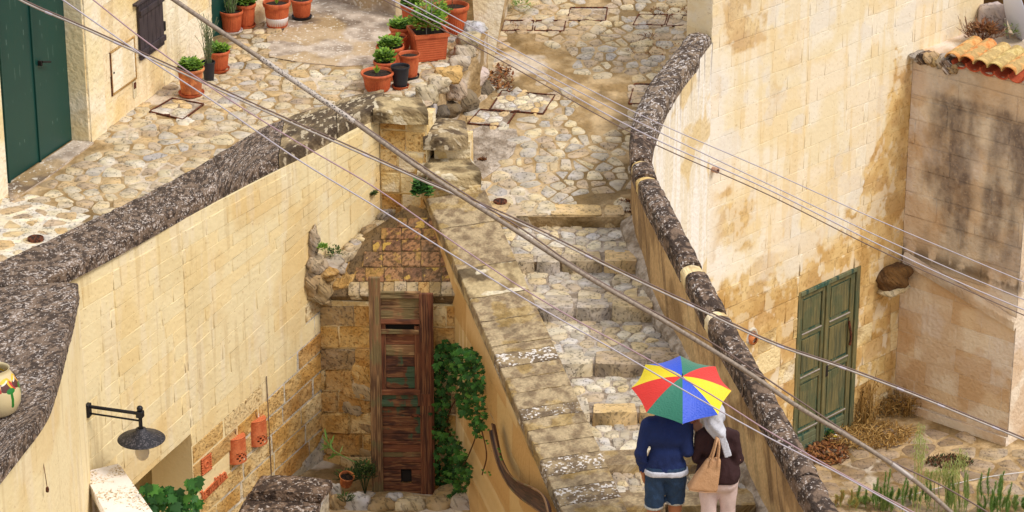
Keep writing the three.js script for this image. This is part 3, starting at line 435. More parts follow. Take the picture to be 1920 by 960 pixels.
// plaster fillet along the foot of the right-hand wall
{
  const pts = qBase.map((q) => q.clone()), L = [], Rr = [];
  for (let z = 0.1; z < 7.2; z += 0.3) { const x = stairRight(z), y = pitchY(z) + 0.03; const w = 0.05 + 0.06 * sstep(1.6, 0, z) + 0.05 * n3(z * 2, 3, 1); L.push(V3(x - w, y - 0.05, z)); Rr.push(V3(x + 0.05, y + 0.05, z)); }
  part('plaster_fillet', coping(L, Rr, 0.2, { amp: 0.012, rnd: 0.03, crown: 0.0, across: 4, seed: 5 }), M.bedGrey, stairs);
}
// right-hand yard
const yard = ground('yard');
{
  const zone = [[3.2, 3.5], [9.5, 3.5], [9.5, 7.5], [5.3, 7.8], [3.2, 5.2]], big = [[2.4, -7.5], [12, -7.5], [12, 9], [2.4, 9]];
  part('mortar_bed', prism(big, FY, -0.3, 0), M.bed, yard);
  const z2 = pxs(FY, [[1560, 1000], [1500, 850], [1600, 812], [1692, 775], [1890, 850], [1990, 830], [2100, 1000]]);
  pave(yard, voronoi((x, y) => inPoly(x, y, z2) && fb(x * 1.6, y * 1.6 + 4, 3) < 0.62, bbox(z2), 0.36, 61), FY, { seed: 66, gap: 0.016, h: 0.014, hv: 0.014, ch: 0.03, mats: [stoneMat('#bda588'), stoneMat('#ac967e'), stoneMat('#c8b294'), stoneMat('#a68e72')] });
}
// niche courtyard floor
const court = ground('courtyard');
part('earth', prism([[-6, -9], [0.8, -9], [0.8, 1.5], [-6, 1.5]], FC, -0.5, 0), M.bed, court);

// ---------------------------------------------------------------- walls and buildings
const D2 = (poly) => poly;
// big retaining wall of the terrace
const retaining = thing('retaining_wall', 'long pale yellow ashlar retaining wall below the terrace, under a dark lichen-crusted coping', 'wall');
const uvL = FR.px(148, 555), RV0 = CFY - 0.2;
const corner2 = hitY(147, 543, 1.01);
const rU0 = FR.uv(corner2)[0], rU1 = FR.uv(rB)[0];
const win = { a: FR.px(358, 813), b: FR.px(262, 900), c: FR.px(358, 960) };
{
  const w0 = win.b[0] - 0.25, w1 = win.a[0], sl = (win.a[1] - win.b[1]) / (win.a[0] - win.b[0]), wTopL = win.b[1] - 0.25 * sl, wB = RV0 + 0.35;
  const hole = [[w0, wB], [w1, wB], [w1, win.a[1]], [w0, wTopL]];
  part('wall_core', prism([[rU0, RV0], [rU1 + 0.02, RV0], [rU1 + 0.02, 1.0], [rU0, 1.0]], FR, -0.6, -0.004, [hole]), M.retain, retaining);
  // reveal back of the opening
  part('recess_back', prism([[w0 - 0.3, wB - 0.1], [w1 + 0.5, wB - 0.1], [w1 + 0.5, win.a[1] + 0.2], [w0 - 0.3, win.a[1] + 0.2]], FR, -1.1, -1.0), M.plaster, retaining);
  const lines = [[[145, 545], [710, 230]]]; const base = [150, 545];
  // course lines: flatter below the coping, steeper lower down
  for (let k = 1; k < 20; k++) { const y0 = 545 + 37 * k, s = Math.min(0.9, 0.545 + 0.045 * k); lines.push([[150, y0], [650, y0 - 500 * s]]); }
  const cs = guides(FR, rU0, rU1, lines);
  const regs = [[[rU0 + 0.02, RV0], [w0, RV0], [w0, 1.0], [rU0 + 0.02, 1.0]], [[w0, wTopL], [w1, win.a[1]], [w1, 1.0], [w0, 1.0]], [[w1, RV0], [rU1, RV0], [rU1, 1.0], [w1, 1.0]]];
  const P1 = M.retain.clone(); P1.color.setScalar(0.98); const P2 = M.retain.clone(); P2.color.set('#fffaf0');
  const bareLine = (u) => { const p = toPx(FR.at(u[0], u[1])); return p; };
  ashlar(retaining, FR, regs, { course: (k, u) => cs(k, u), k0: 0, k1: 19, len: 0.62, gap: 0.0028, h: 0.005, seed: 3, u0: rU0, u1: rU1, ch: 0.007, mat: (c, r) => {
    const p = toPx(FR.at(c[0], c[1])), d = (p[1] - 800) + (p[0] - 420) * 1.25;    // exposed stone towards the niche
    if (d + (r() - 0.5) * 110 > 20 && p[1] > 520 && p[0] > 360) return [[M.ochre, M.ochre2, M.ochre3][Math.floor(r() * 3)], { h: 3, gap: 0.016, uo: [r() * 5, r() * 5] }];
    if (p[0] > 470 && p[1] < 520 && r() < 0.05) return [M.ochre2, { uo: [r() * 5, r() * 5] }];
    return [[M.retain, P1, P2][Math.floor(r() * 3)], {}];
  } });
  const bz = [[402, 970], [452, 835], [560, 640], [600, 545], [660, 545], [660, 990]].map((p) => FR.px(...p)); part('mortar_backing', prism(clipConvex(bz, [[w1 + 0.02, RV0], [rU1, RV0], [rU1, 1.0], [w1 + 0.02, 1.0]]), FR, -0.012, 0.003), M.mortar, retaining);
  const r = R01(9), sp = []; [[548, 915], [566, 868], [590, 840], [602, 800], [622, 770], [634, 700], [646, 690], [648, 800], [650, 925]].forEach(([x, y], i, L) => { const n = L[(i + 1) % L.length]; for (let s = 0; s < 4; s++) sp.push(FR.px(mixn(x, n[0], s / 4) + (r() - 0.5) * 9, mixn(y, n[1], s / 4) + (r() - 0.5) * 9)); }); part('whitewash_splash', slab(sp, FR, { h: 0.02, ch: 0.03, dep: 0.01, dome: 0.01 }), M.mortar, retaining);
  for (let k = 5; k < 0; k++) { const pts = []; for (let u = w1 + 0.1; u <= rU1; u += 0.12) { const v = cs(k, u), p = toPx(FR.at(u, v)), d = (p[1] - 800) + (p[0] - 420) * 1.25; if (d > 20 && p[1] > 520 && p[1] < 990 && p[0] > 360 && p[0] < 650) pts.push([u, v]); else if (pts.length > 1) break; } if (pts.length < 3) continue; const up = [], dn = []; pts.forEach(([u, v]) => { const w = 0.018 + 0.02 * fb(u * 6, v * 6 + k, 3); up.push([u, v + w]); dn.push([u, v - w]); }); part('mortar_joint', prism([...up, ...dn.reverse()], FR, -0.01, 0.012), M.mortar, retaining); }
  // stub facing the stairs at the far end
  const FS = wallFrame(rB, sB), len = FS.uv(sB)[0];
  part('end_face', prism([[0.01, -0.35], [len, -0.35], [len, 1.0], [0.01, 1.0]], FS, -0.5, -0.002), M.plaster, retaining);
  ashlar(retaining, FS, [[[0.01, -0.2], [len - 0.01, -0.2], [len - 0.01, 1.0], [0.01, 1.0]]], { course: (k) => -0.2 + 0.27 * k, k0: 0, k1: 5, len: 0.4, gap: 0.006, h: 0.012, seed: 7, u0: 0, u1: len, mat: (c, r) => [[M.ochre2, M.plaster, M.ochre3, M.plaster][Math.floor(r() * 4)], { uo: [r() * 3, r() * 3] }] });
  // coping in long runs
  const inn = [[-60, 522], [0, 490], [187, 403], [353, 320], [500, 234], [593, 200], [667, 176], [720, 166]], out = [[40, 540], [113, 508], [243, 440], [395, 356], [480, 312], [600, 253], [665, 216], [712, 199]];
  const I = inn.map((p) => hitY(...p, CAPY)), O = out.map((p) => hitY(...p, CAPY)); const cI = new THREE.CatmullRomCurve3(I), cO = new THREE.CatmullRomCurve3(O);
  const run = (t0, t1, m, n, s) => { const A = [], B = []; for (let i = 0; i <= n; i++) { const t = mixn(t0, t1, i / n); A.push(cI.getPoint(t)); B.push(cO.getPoint(t)); } part('coping_stone', coping(A, B, 0.17, { amp: 0.009, rnd: 0.04, seed: s, crown: 0.006, k0: t0 * 8 }), m, retaining); };
  run(0, 0.3, M.capLeft, 10, 1); run(0.3005, 0.47, M.capLeft, 10, 1); run(0.471, 0.62, M.capLeft, 6, 1); run(0.622, 0.78, M.capMid, 5, 3); run(0.782, 1, M.capMid, 5, 4);
  // the corner end stones
  part('coping_stone', coping([hitY(690, 172, CAPY), hitY(745, 175, CAPY), hitY(788, 183, CAPY)], [hitY(700, 206, CAPY), hitY(750, 208, CAPY), hitY(803, 208, CAPY)], 0.17, { amp: 0.016, rnd: 0.04, seed: 7, across: 6 }), M.capPale, retaining);
}
// second length of the wall, towards the viewer, with its own coping
{
  const w2 = thing('bending_terrace_wall', 'yellow plastered wall bending towards the viewer at lower left, with a dark lichen-crusted coping', 'wall');
  const px2 = [[147, 545], [137, 600], [124, 650], [108, 712], [88, 770], [60, 812], [0, 888], [-70, 985]], px1 = [[-40, 545], [-90, 600], [-110, 680], [-130, 760], [-150, 850], [-170, 930], [-200, 1000], [-260, 1080]];
  const O = px2.map((p) => hitY(p[0], p[1] - 18, CAPY + 0.03)), I = px1.map((p) => hitY(...p, CAPY + 0.03));
  part('coping_stone', coping(I, O, 0.19, { amp: 0.01, rnd: 0.045, seed: 12 }), M.capLeft, w2);
  const E = px2.map((p) => hitY(...p, 1.0)), c = new THREE.CatmullRomCurve3([corner2.clone().setY(1.0), ...E.slice(1)]), pos = [], uv = [], idx = [], n = 40; let L = 0, pv;
  for (let i = 0; i <= n; i++) { const p = c.getPoint(i / n); if (pv) L += p.distanceTo(pv); pv = p; for (let j = 0; j <= 12; j++) { const y = mixn(RV0, 1.04, j / 12), b = 0.006 * n3(L * 3, y * 3, 2) + (i ? 0.012 : 0); pos.push(p.x - b, y, p.z); uv.push(L * 0.7 + 1.5, y); } }
  for (let i = 0; i < n; i++) for (let j = 0; j < 12; j++) { const a = i * 13 + j; idx.push(a, a + 1, a + 13, a + 1, a + 14, a + 13); }
  part('plaster_face', geo(pos, idx, uv), M.retain, w2);
  part('wall_core', prism([...E.map((p) => [p.x - 0.03, -p.z]), ...E.slice().reverse().map((p) => [p.x - 0.8, -p.z])], flat(0), RV0, 1.0), M.plaster, w2);
}
// niche: back wall, roof
const niche = thing('niche_back_wall', 'ochre stone wall at the back of the sunken courtyard niche, behind the old wooden door', 'wall');
const bL = FB.uv(eave0)[0], bR = FB.uv(eave1)[0];
{
  const y0 = eave0.y - 0.1, y1 = eave1.y - 0.1, top = (u) => mixn(y0, y1, (u - bL) / (bR - bL));
  part('wall_core', prism([[bL - 0.3, RV0], [bR + 0.1, RV0], [bR + 0.1, y1], [bL - 0.3, y0]], FB, -0.4, -0.01), M.plaster, niche);
  const cs = (k, u) => top(u) - 0.28 * k, rc = R01(4);
  ashlar(niche, FB, [[[bL, RV0], [bR, RV0], [bR, y1 - 0.01], [bL, y0 - 0.01]]], { course: (k, u) => cs(9 - k, u), k0: -1, k1: 9, len: 0.48, gap: 0.007, h: 0.014, seed: 13, u0: bL, u1: bR, rag: 0.012, mat: (c, r) => [[M.ochre, M.ochre3, M.ochre2, rough][Math.floor(r() * 4)], { uo: [r() * 4, r() * 4], h: toPx(FB.at(c[0], c[1]))[1] > 640 && toPx(FB.at(c[0], c[1]))[0] < 700 ? 2.6 : 1 }] });
  // rough rubble on the left side
  const r = R01(31);
  for (let i = 0; i < 15; i++) { const x = 625 + r() * 75, y = 620 + r() * 280, q = hitPlane(x, y, FB.o, FB.N); part('rubble_stone', at(boulder(0.1 + r() * 0.13, 0.07 + r() * 0.08, 0.03 + r() * 0.03, i * 3.3, 3, 0.2, 0.75), q, 0, Math.atan2(FB.N.x, FB.N.z), 0), [rough, BOULD[1], EDGES[1], M.ochre3, M.ochre2][Math.floor(r() * 5)], niche); }
}
const nicheRoof = thing('tiled_niche_roof', 'small triangular lean-to roof of mossy terracotta tiles above the niche', 'roof');
const eaveL = hitPlane(640, 557, FB.o, FB.N);
const roofN = planeN(eaveL, eave1, roofTop); if (roofN.y < 0) roofN.negate();
const FRoof = new Frame(eaveL, eave1.clone().sub(eaveL), roofN.clone().cross(eave1.clone().sub(eaveL)));
{
  const q = (x, y) => FRoof.px(x, y), outline = [q(585, 557), q(870, 557), q(815, 400), q(770, 385), q(640, 470)];
  part('mortar_bed', prism(outline, FRoof, -0.12, 0.012), stoneMat('#8a6f4a', 0.03), nicheRoof);
  const rows = [[531, 557, 655, 862, 48 / 2.2], [503, 530, 668, 850, 36], [474, 502, 683, 843, 36], [452, 473, 700, 836, 36], [430, 451, 716, 828, 38], [410, 429, 745, 818, 40]];
  const r = R01(17);
  rows.forEach(([ya, yb, xa, xb, w], k) => { let x = xa - (k % 2 ? w / 2 : 0); while (x < xb) { const x2 = Math.min(x + w, xb), x1 = Math.max(x, xa); if (x2 - x1 > 7) { const sk = (y, xx) => xx; let p = [q(x1 + 0.5, yb), q(x2 - 0.5, yb), q(x2 - 0.5, ya), q(x1 + 0.5, ya)]; p = p.map(([a, b]) => [a + (r() - 0.5) * 0.012, b + (r() - 0.5) * 0.012]); part('roof_tile', slab(p, FRoof, { h: 0.022 + r() * 0.012 + (k === 0 ? 0.01 : 0), ch: 0.008, dep: 0.05, flat: true, tilt: [(r() - 0.5) * 0.05, -0.05], uo: [r() * 5, r() * 5] }), k === 0 ? [EDGES[1], EDGES[3], BOULD[1], M.ochre3][Math.floor(r() * 4)] : TILES[Math.floor(r() * 4)], nicheRoof); } x += w; } });
  // plaster flashing against the terrace wall
  const A = [[600, 545], [632, 498], [668, 470], [705, 438], [745, 404], [778, 380]].map(([x, y]) => hitPlane(x, y - 22, FR.o, FR.N)), B = [[655, 540], [668, 520], [700, 478], [735, 446], [775, 408], [800, 388]].map(([x, y]) => FRoof.at(...q(x, y), 0.01));
  part('flashing', coping(A, B, 0.3, { amp: 0.03, rnd: 0.03, crown: -0.05, seed: 3, across: 7 }), M.rubblePl, nicheRoof);
  // stones of a broken ledge standing on the flashing
  for (let i = 0; i < 9; i++) { const t = i / 8, x = mixn(648, 742, t), y = mixn(478, 398, t) + (r() - 0.5) * 10, p = hitPlane(x, y, FR.o.clone().addScaledVector(FR.N, 0.1), FR.N); part('ledge_stone', at(boulder(0.13 + r() * 0.08, 0.07 + r() * 0.05, 0.09, i * 7.1, 2, 0.22, 0.75), p, 0, Math.atan2(FR.U.x, FR.U.z) + 1.57, -0.1), [EDGES[0], EDGES[1], BOULD[0], WHITES[1], rough][i % 5], nicheRoof); }
}
// rocky lump in the retaining wall
{
  const lump = thing('rock_outcrop', 'lump of rough grey rock bulging from the yellow wall beside the tiled roof', 'rock');
  const pl = FR.o.clone().addScaledVector(FR.N, 0.03), p = (x, y) => hitPlane(x, y, pl, FR.N);
  const bits = [[604, 530, 0.3, 0.28, 0.16, 1], [620, 496, 0.22, 0.17, 0.2, 3], [590, 498, 0.2, 0.18, 0.14, 4], [616, 550, 0.26, 0.14, 0.2, 1], [640, 530, 0.2, 0.3, 0.14, 2], [628, 515, 0.16, 0.2, 0.18, 0], [588, 455, 0.1, 0.24, 0.06, 4], [588, 530, 0.16, 0.24, 0.1, 0], [644, 575, 0.1, 0.18, 0.1, 1], [600, 512, 0.14, 0.12, 0.22, 2], [632, 556, 0.12, 0.1, 0.2, 4]];
  bits.forEach(([x, y, a, b, c, m], i) => part('rock', at(boulder(a * 0.88, b * 0.84, c * 0.9, i * 5 + 2, 4, 0.34, 0.3), p(x, y), 0, Math.atan2(FR.N.x, FR.N.z), 0), [rough, BOULD[1], M.rubblePl, BOULD[0], EDGES[3]][m], lump));
}
// stair parapet
const parapet = thing('stair_parapet', 'broad sloping stair parapet of brown stone slabs with white lichen patches, between niche and steps', 'parapet');
{
  const e = FP.uv(pA)[0], e2 = FP.uv(pB)[0];          // FP.U points up the slope
  const lineY = (u) => mixn(pA.y, pB.y, (u - e) / (e2 - e)), ua = e2 - 1.6 * Math.sign(e - e2), ub = e + 0.5 * Math.sign(e - e2);
  const lo = Math.min(ua, ub), hi = Math.max(ua, ub);
  part('wall_core', prism([[lo, CFY - 0.3], [hi, CFY - 0.3], [hi, lineY(hi) - 0.14], [lo, lineY(lo) - 0.14]], FP, -0.5, -0.03), M.stairSide, parapet);
  ashlar(parapet, FP, [[[lo, CFY - 0.2], [hi, CFY - 0.2], [hi, lineY(hi) - 0.15], [lo, lineY(lo) - 0.15]]], { course: (k, u) => CFY - 0.2 + 0.42 * k, k0: 0, k1: 9, len: 0.75, gap: 0.0025, h: 0.004, seed: 23, u0: lo, u1: hi, ch: 0.006, mat: (c, r) => { if (!M.ss) { M.ss = M.stairSide.clone(); M.ss.color.set('#f3e6d4'); } return [r() < 0.5 ? M.stairSide : M.ss, {}]; } });
  const left = (y) => mixn(805, 1055, (y - 385) / 575), right = (y) => mixn(912, 1178, (y - 360) / 600);
  // joints where the photograph shows them (left-hand edge, pixel rows) and which slabs carry white lichen
  const cuts = [[372, 0], [430, 0], [505, 2], [560, 0], [604, 0], [650, 0], [664, 1], [690, 0], [712, 0], [738, 0], [768, 1], [788, 0], [808, 0], [834, 0], [862, 1], [893, 0], [918, 1], [948, 0], [975, 1], [1010, 0], [1060, 0]];
  for (let i = 0; i < cuts.length - 1; i++) {
    const y0 = cuts[i][0] + 0.7, y1 = cuts[i + 1][0] - 0.7, A = [], B = [];
    for (let s = 0; s <= 3; s++) { const y = mixn(y0, y1, s / 3); A.push(hitStair(left(y), y, PH + (i % 3) * 0.004)); B.push(hitStair(right(y - 17), y - 17, PH + (i % 3) * 0.004)); }
    part('coping_slab', coping(B, A, 0.14, { amp: 0.007, rnd: 0.018, crown: 0.003, seed: 2, k0: i * 0.37, across: 8 }), [M.slab, M.slabLichen, M.capPale][cuts[i][1]], parapet);
  }
  // stepped blocks up to the terrace
  const blk = (y, L, Rr, th, m, s, zf) => { const yy = hitZ(...Rr[1], zf).y; part('step_block', coping(L.map((p) => hitY(...p, yy)), Rr.map((p) => hitY(...p, yy)), th, { amp: 0.016, rnd: 0.04, seed: s, across: 7, crown: 0.01 }), m, parapet); return yy; };
  const y1 = blk(0, [[797, 222], [835, 219], [872, 226]], [[793, 256], [836, 258], [878, 252]], 0.17, M.capMid, 3, -0.42), y2 = blk(0, [[790, 290], [832, 286], [878, 290]], [[782, 322], [836, 328], [902, 322]], 0.2, M.capPale, 9, -0.1);
  part('block_core', prism([[-0.93, 0.62], [-0.5, 0.62], [-0.47, 1.0], [-0.9, 1.0]], flat(0), -0.4, y1 - 0.13), M.plaster, parapet);
  part('block_core', prism([[-0.98, 0.16], [-0.37, 0.16], [-0.4, 0.62], [-0.96, 0.62]], flat(0), -0.6, y2 - 0.16), M.plaster, parapet);
}
// right-hand stair wall and the lane parapet above the yard
const rightWall = thing('stair_side_wall', 'tall brown plastered wall on the right of the stairs, topped by a dark round coping', 'wall');
{
  const baseAt = (x) => { const q = [[1177, 405], [1200, 490], [1233, 587], [1267, 645], [1310, 725], [1358, 815], [1430, 960], [1500, 1110], [1600, 1330]]; for (let i = 0; i < q.length - 1; i++) if (x <= q[i + 1][0]) return mixn(q[i][1], q[i + 1][1], (x - q[i][0]) / (q[i + 1][0] - q[i][0])); return 1330; };
  const caps = [[1181, 285], [1191, 322], [1229, 402], [1281, 502], [1332, 602], [1397, 714], [1470, 850], [1525, 952], [1590, 1075]];
  const base = [], top = [], topR = [];
  caps.forEach(([x, y]) => { const b = hitStair(x, baseAt(x)); const t = hitZ(x, y, b.z); base.push(b); top.push(t); });
  top.forEach((t, i) => { const a = top[Math.max(0, i - 1)], b = top[Math.min(top.length - 1, i + 1)], d = b.clone().sub(a).setY(0).normalize(); topR.push(t.clone().add(V3(d.z, 0, -d.x).multiplyScalar(0.24))); });
  const cb = new THREE.CatmullRomCurve3(base), ct = new THREE.CatmullRomCurve3(top), pos = [], uv = [], idx = [], n = 60, m = 10; let L = 0, pv;
  for (let i = 0; i <= n; i++) { const b = cb.getPoint(i / n), t = ct.getPoint(i / n); if (pv) L += b.distanceTo(pv); pv = b; for (let j = 0; j <= m; j++) { const f = j / m, p = b.clone().lerp(t.clone().add(V3(0, -0.13, 0)), f); if (j === 0) p.y -= 0.5; p.x += 0.03 + 0.02 * n3(L * 1.5, p.y * 2, 4) + 0.008 * n3(L * 6, p.y * 6, 1); pos.push(p.x, p.y, p.z); uv.push(L, p.y); } }
  for (let i = 0; i < n; i++) for (let j = 0; j < m; j++) { const a = i * (m + 1) + j; idx.push(a, a + m + 1, a + 1, a + 1, a + m + 1, a + m + 2); }
  part('plaster_face', geo(pos, idx, uv), M.parapetIn, rightWall);
  // the outside, down to the yard
  const out = []; for (let i = 0; i < n; i++) out.push(0); const pos2 = [], uv2 = [], idx2 = [], cr = new THREE.CatmullRomCurve3(topR); L = 0; pv = null;
  for (let i = 0; i <= n; i++) { const t = cr.getPoint(i / n); if (pv) L += t.distanceTo(pv); pv = t; for (const y of [GY - 0.1, t.y - 0.13]) { pos2.push(t.x - 0.02, y, t.z); uv2.push(L * 0.6 + 0.5, y); } }
  for (let i = 0; i < n; i++) { const a = i * 2; idx2.push(a, a + 1, a + 2, a + 1, a + 3, a + 2); }
  part('outer_face', geo(pos2, idx2, uv2), M.underCap, rightWall);
  const c2 = new THREE.CatmullRomCurve3(topR), piece = (t0, t1, mm, th, s, lift = 0) => { const A = [], B = []; for (let i = 0; i <= 4; i++) { const t = mixn(t0, t1, i / 4); A.push(ct.getPoint(t)); B.push(c2.getPoint(t)); } [...A, ...B].forEach((p) => p.y += lift); part(mm === M.capDark ? 'coping_stone' : 'joint_stone', coping(A, B, th, { amp: 0.01, rnd: 0.06, crown: 0.015, seed: s, across: 6, k0: t0 * 8 }), mm, rightWall); };
  const j = [0, 0.045, 0.065, 0.135, 0.15, 0.365, 0.385, 0.475, 0.49, 0.62, 0.622, 0.8, 0.802, 1];
  for (let i = 0; i < j.length - 1; i++) if (i % 2 === 0 || i > 8) { if (j[i + 1] - j[i] > 0.01) piece(j[i] + 0.001, j[i + 1] - 0.001, M.capDark, 0.22, i); } else piece(j[i], j[i + 1], M.plaster, 0.16, i, -0.035);
}
const lanePar = thing('lane_parapet', 'curved lane parapet with a speckled grey lichen coping and whitewashed drop below', 'parapet');
{
  const Lp = [[1183, 284], [1180, 252], [1186, 224], [1198, 186], [1222, 146], [1257, 102], [1290, 60]], Rp = [[1222, 296], [1224, 262], [1235, 226], [1254, 180], [1281, 136], [1312, 96], [1334, 62]];
  const A = Lp.map((p) => hitLane(p[0], p[1], 0.85)), B = Rp.map((p) => hitLane(p[0], p[1], 0.85)), cA = new THREE.CatmullRomCurve3(A), cB = new THREE.CatmullRomCurve3(B);
  const run = (t0, t1, m, s) => { const P = [], Q = []; for (let i = 0; i <= 5; i++) { const t = mixn(t0, t1, i / 5); P.push(cA.getPoint(t)); Q.push(cB.getPoint(t)); } part('coping_stone', coping(P, Q, 0.22, { amp: 0.011, rnd: 0.07, crown: 0.015, seed: s, across: 8, k0: t0 * 5 }), m, lanePar); };
  run(0, 0.2, M.capDark, 1); run(0.203, 0.52, M.capU, 2); run(0.523, 0.8, M.capU, 3); run(0.803, 1, M.capU, 4);
  const face = (c, yb, off, m, name) => { const pos = [], uv = [], idx = [], n = 30, k = 14; let L = 0, pv; for (let i = 0; i <= n; i++) { const p = c.getPoint(i / n); if (pv) L += p.distanceTo(pv); pv = p; const yt = p.y - 0.12; for (let q = 0; q <= k; q++) { const y = mixn(yb, yt, q / k); pos.push(p.x + mixn(off, off < 0 ? 0.02 : off, Math.pow(i / n, 3)) + 0.015 * n3(L * 2, y * 2, 1), y, p.z); uv.push(L, y); } } for (let i = 0; i < n; i++) for (let q = 0; q < k; q++) { const a = i * (k + 1) + q; idx.push(a, a + k + 1, a + 1, a + 1, a + k + 1, a + k + 2); } part(name, geo(pos, idx, uv), m, lanePar); };
  face(cB, GY - 0.1, -0.03, M.underCap, 'whitewashed_face'); face(cA, -0.3, 0.03, M.parapetIn, 'lane_face');
}
// big wall with the green door
const bigWall = thing('stone_house', 'tall house wall of peeling cream limewash over ochre blocks, with the green door', 'house');
const wEnd = FW.px(1842, 40)[0], dU0 = FW.px(1490, 700)[0], dU1 = FW.px(1605, 650)[0], dV1 = FW.px(1548, 527)[1], wI = FW.uv(wIn)[0];
{
  const hole = [[dU0, GY - 0.05], [dU1, GY - 0.05], [dU1, dV1], [dU0, dV1]], TOP = 3.2;
  part('wall_core', prism([[0, GY - 0.2], [wEnd, GY - 0.2], [wEnd, TOP], [0, TOP]], FW, -0.42, -0.004, [hole]), M.bigWall, bigWall);
  part('gable_end', prism([[0.005, -0.4], [0.4, -0.4], [0.4, TOP], [0.005, TOP]], FW, -0.418, -0.05), M.bigWall, bigWall);
  const regs = [[[0, GY], [dU0, GY], [dU0, TOP], [0, TOP]], [[dU0, dV1], [dU1, dV1], [dU1, TOP], [dU0, TOP]], [[dU1, GY], [wI, GY], [wI, TOP], [dU1, TOP]], [[wI, -0.3], [wEnd, -0.3], [wEnd, TOP], [wI, TOP]]];
  const T = ['#ffffff', '#f6eee0', '#fffaf2', '#f2e8d4'].map((h) => { const m = M.bigWall.clone(); m.color.set(h); return m; });
  ashlar(bigWall, FW, regs, { course: (k, u) => GY + 0.31 * k + 0.012 * Math.sin(u * 2 + k * 3), k0: 0, k1: 29, len: 0.6, gap: 0.003, h: 0.006, seed: 33, u0: 0, u1: wEnd, ch: 0.007, rag: 0.008, hv: 0.7, mat: (c, r) => { const low = c[1] < -2.3 - 0.4 * r(); if (c[0] < dU0 + 0.7 && c[1] < -3.4 && r() < 0.12 || c[0] > dU1 && c[1] < -3.9 && r() < 0.4) return [M.plaster, { h: 1.6, uo: [r() * 3, r() * 3] }]; return [low ? T[Math.floor(r() * 4)] : T[Math.floor(r() * 2) * 2], { h: low ? 2.0 : 0.45, gap: low ? 0.005 : 0.0014 }]; } });
}
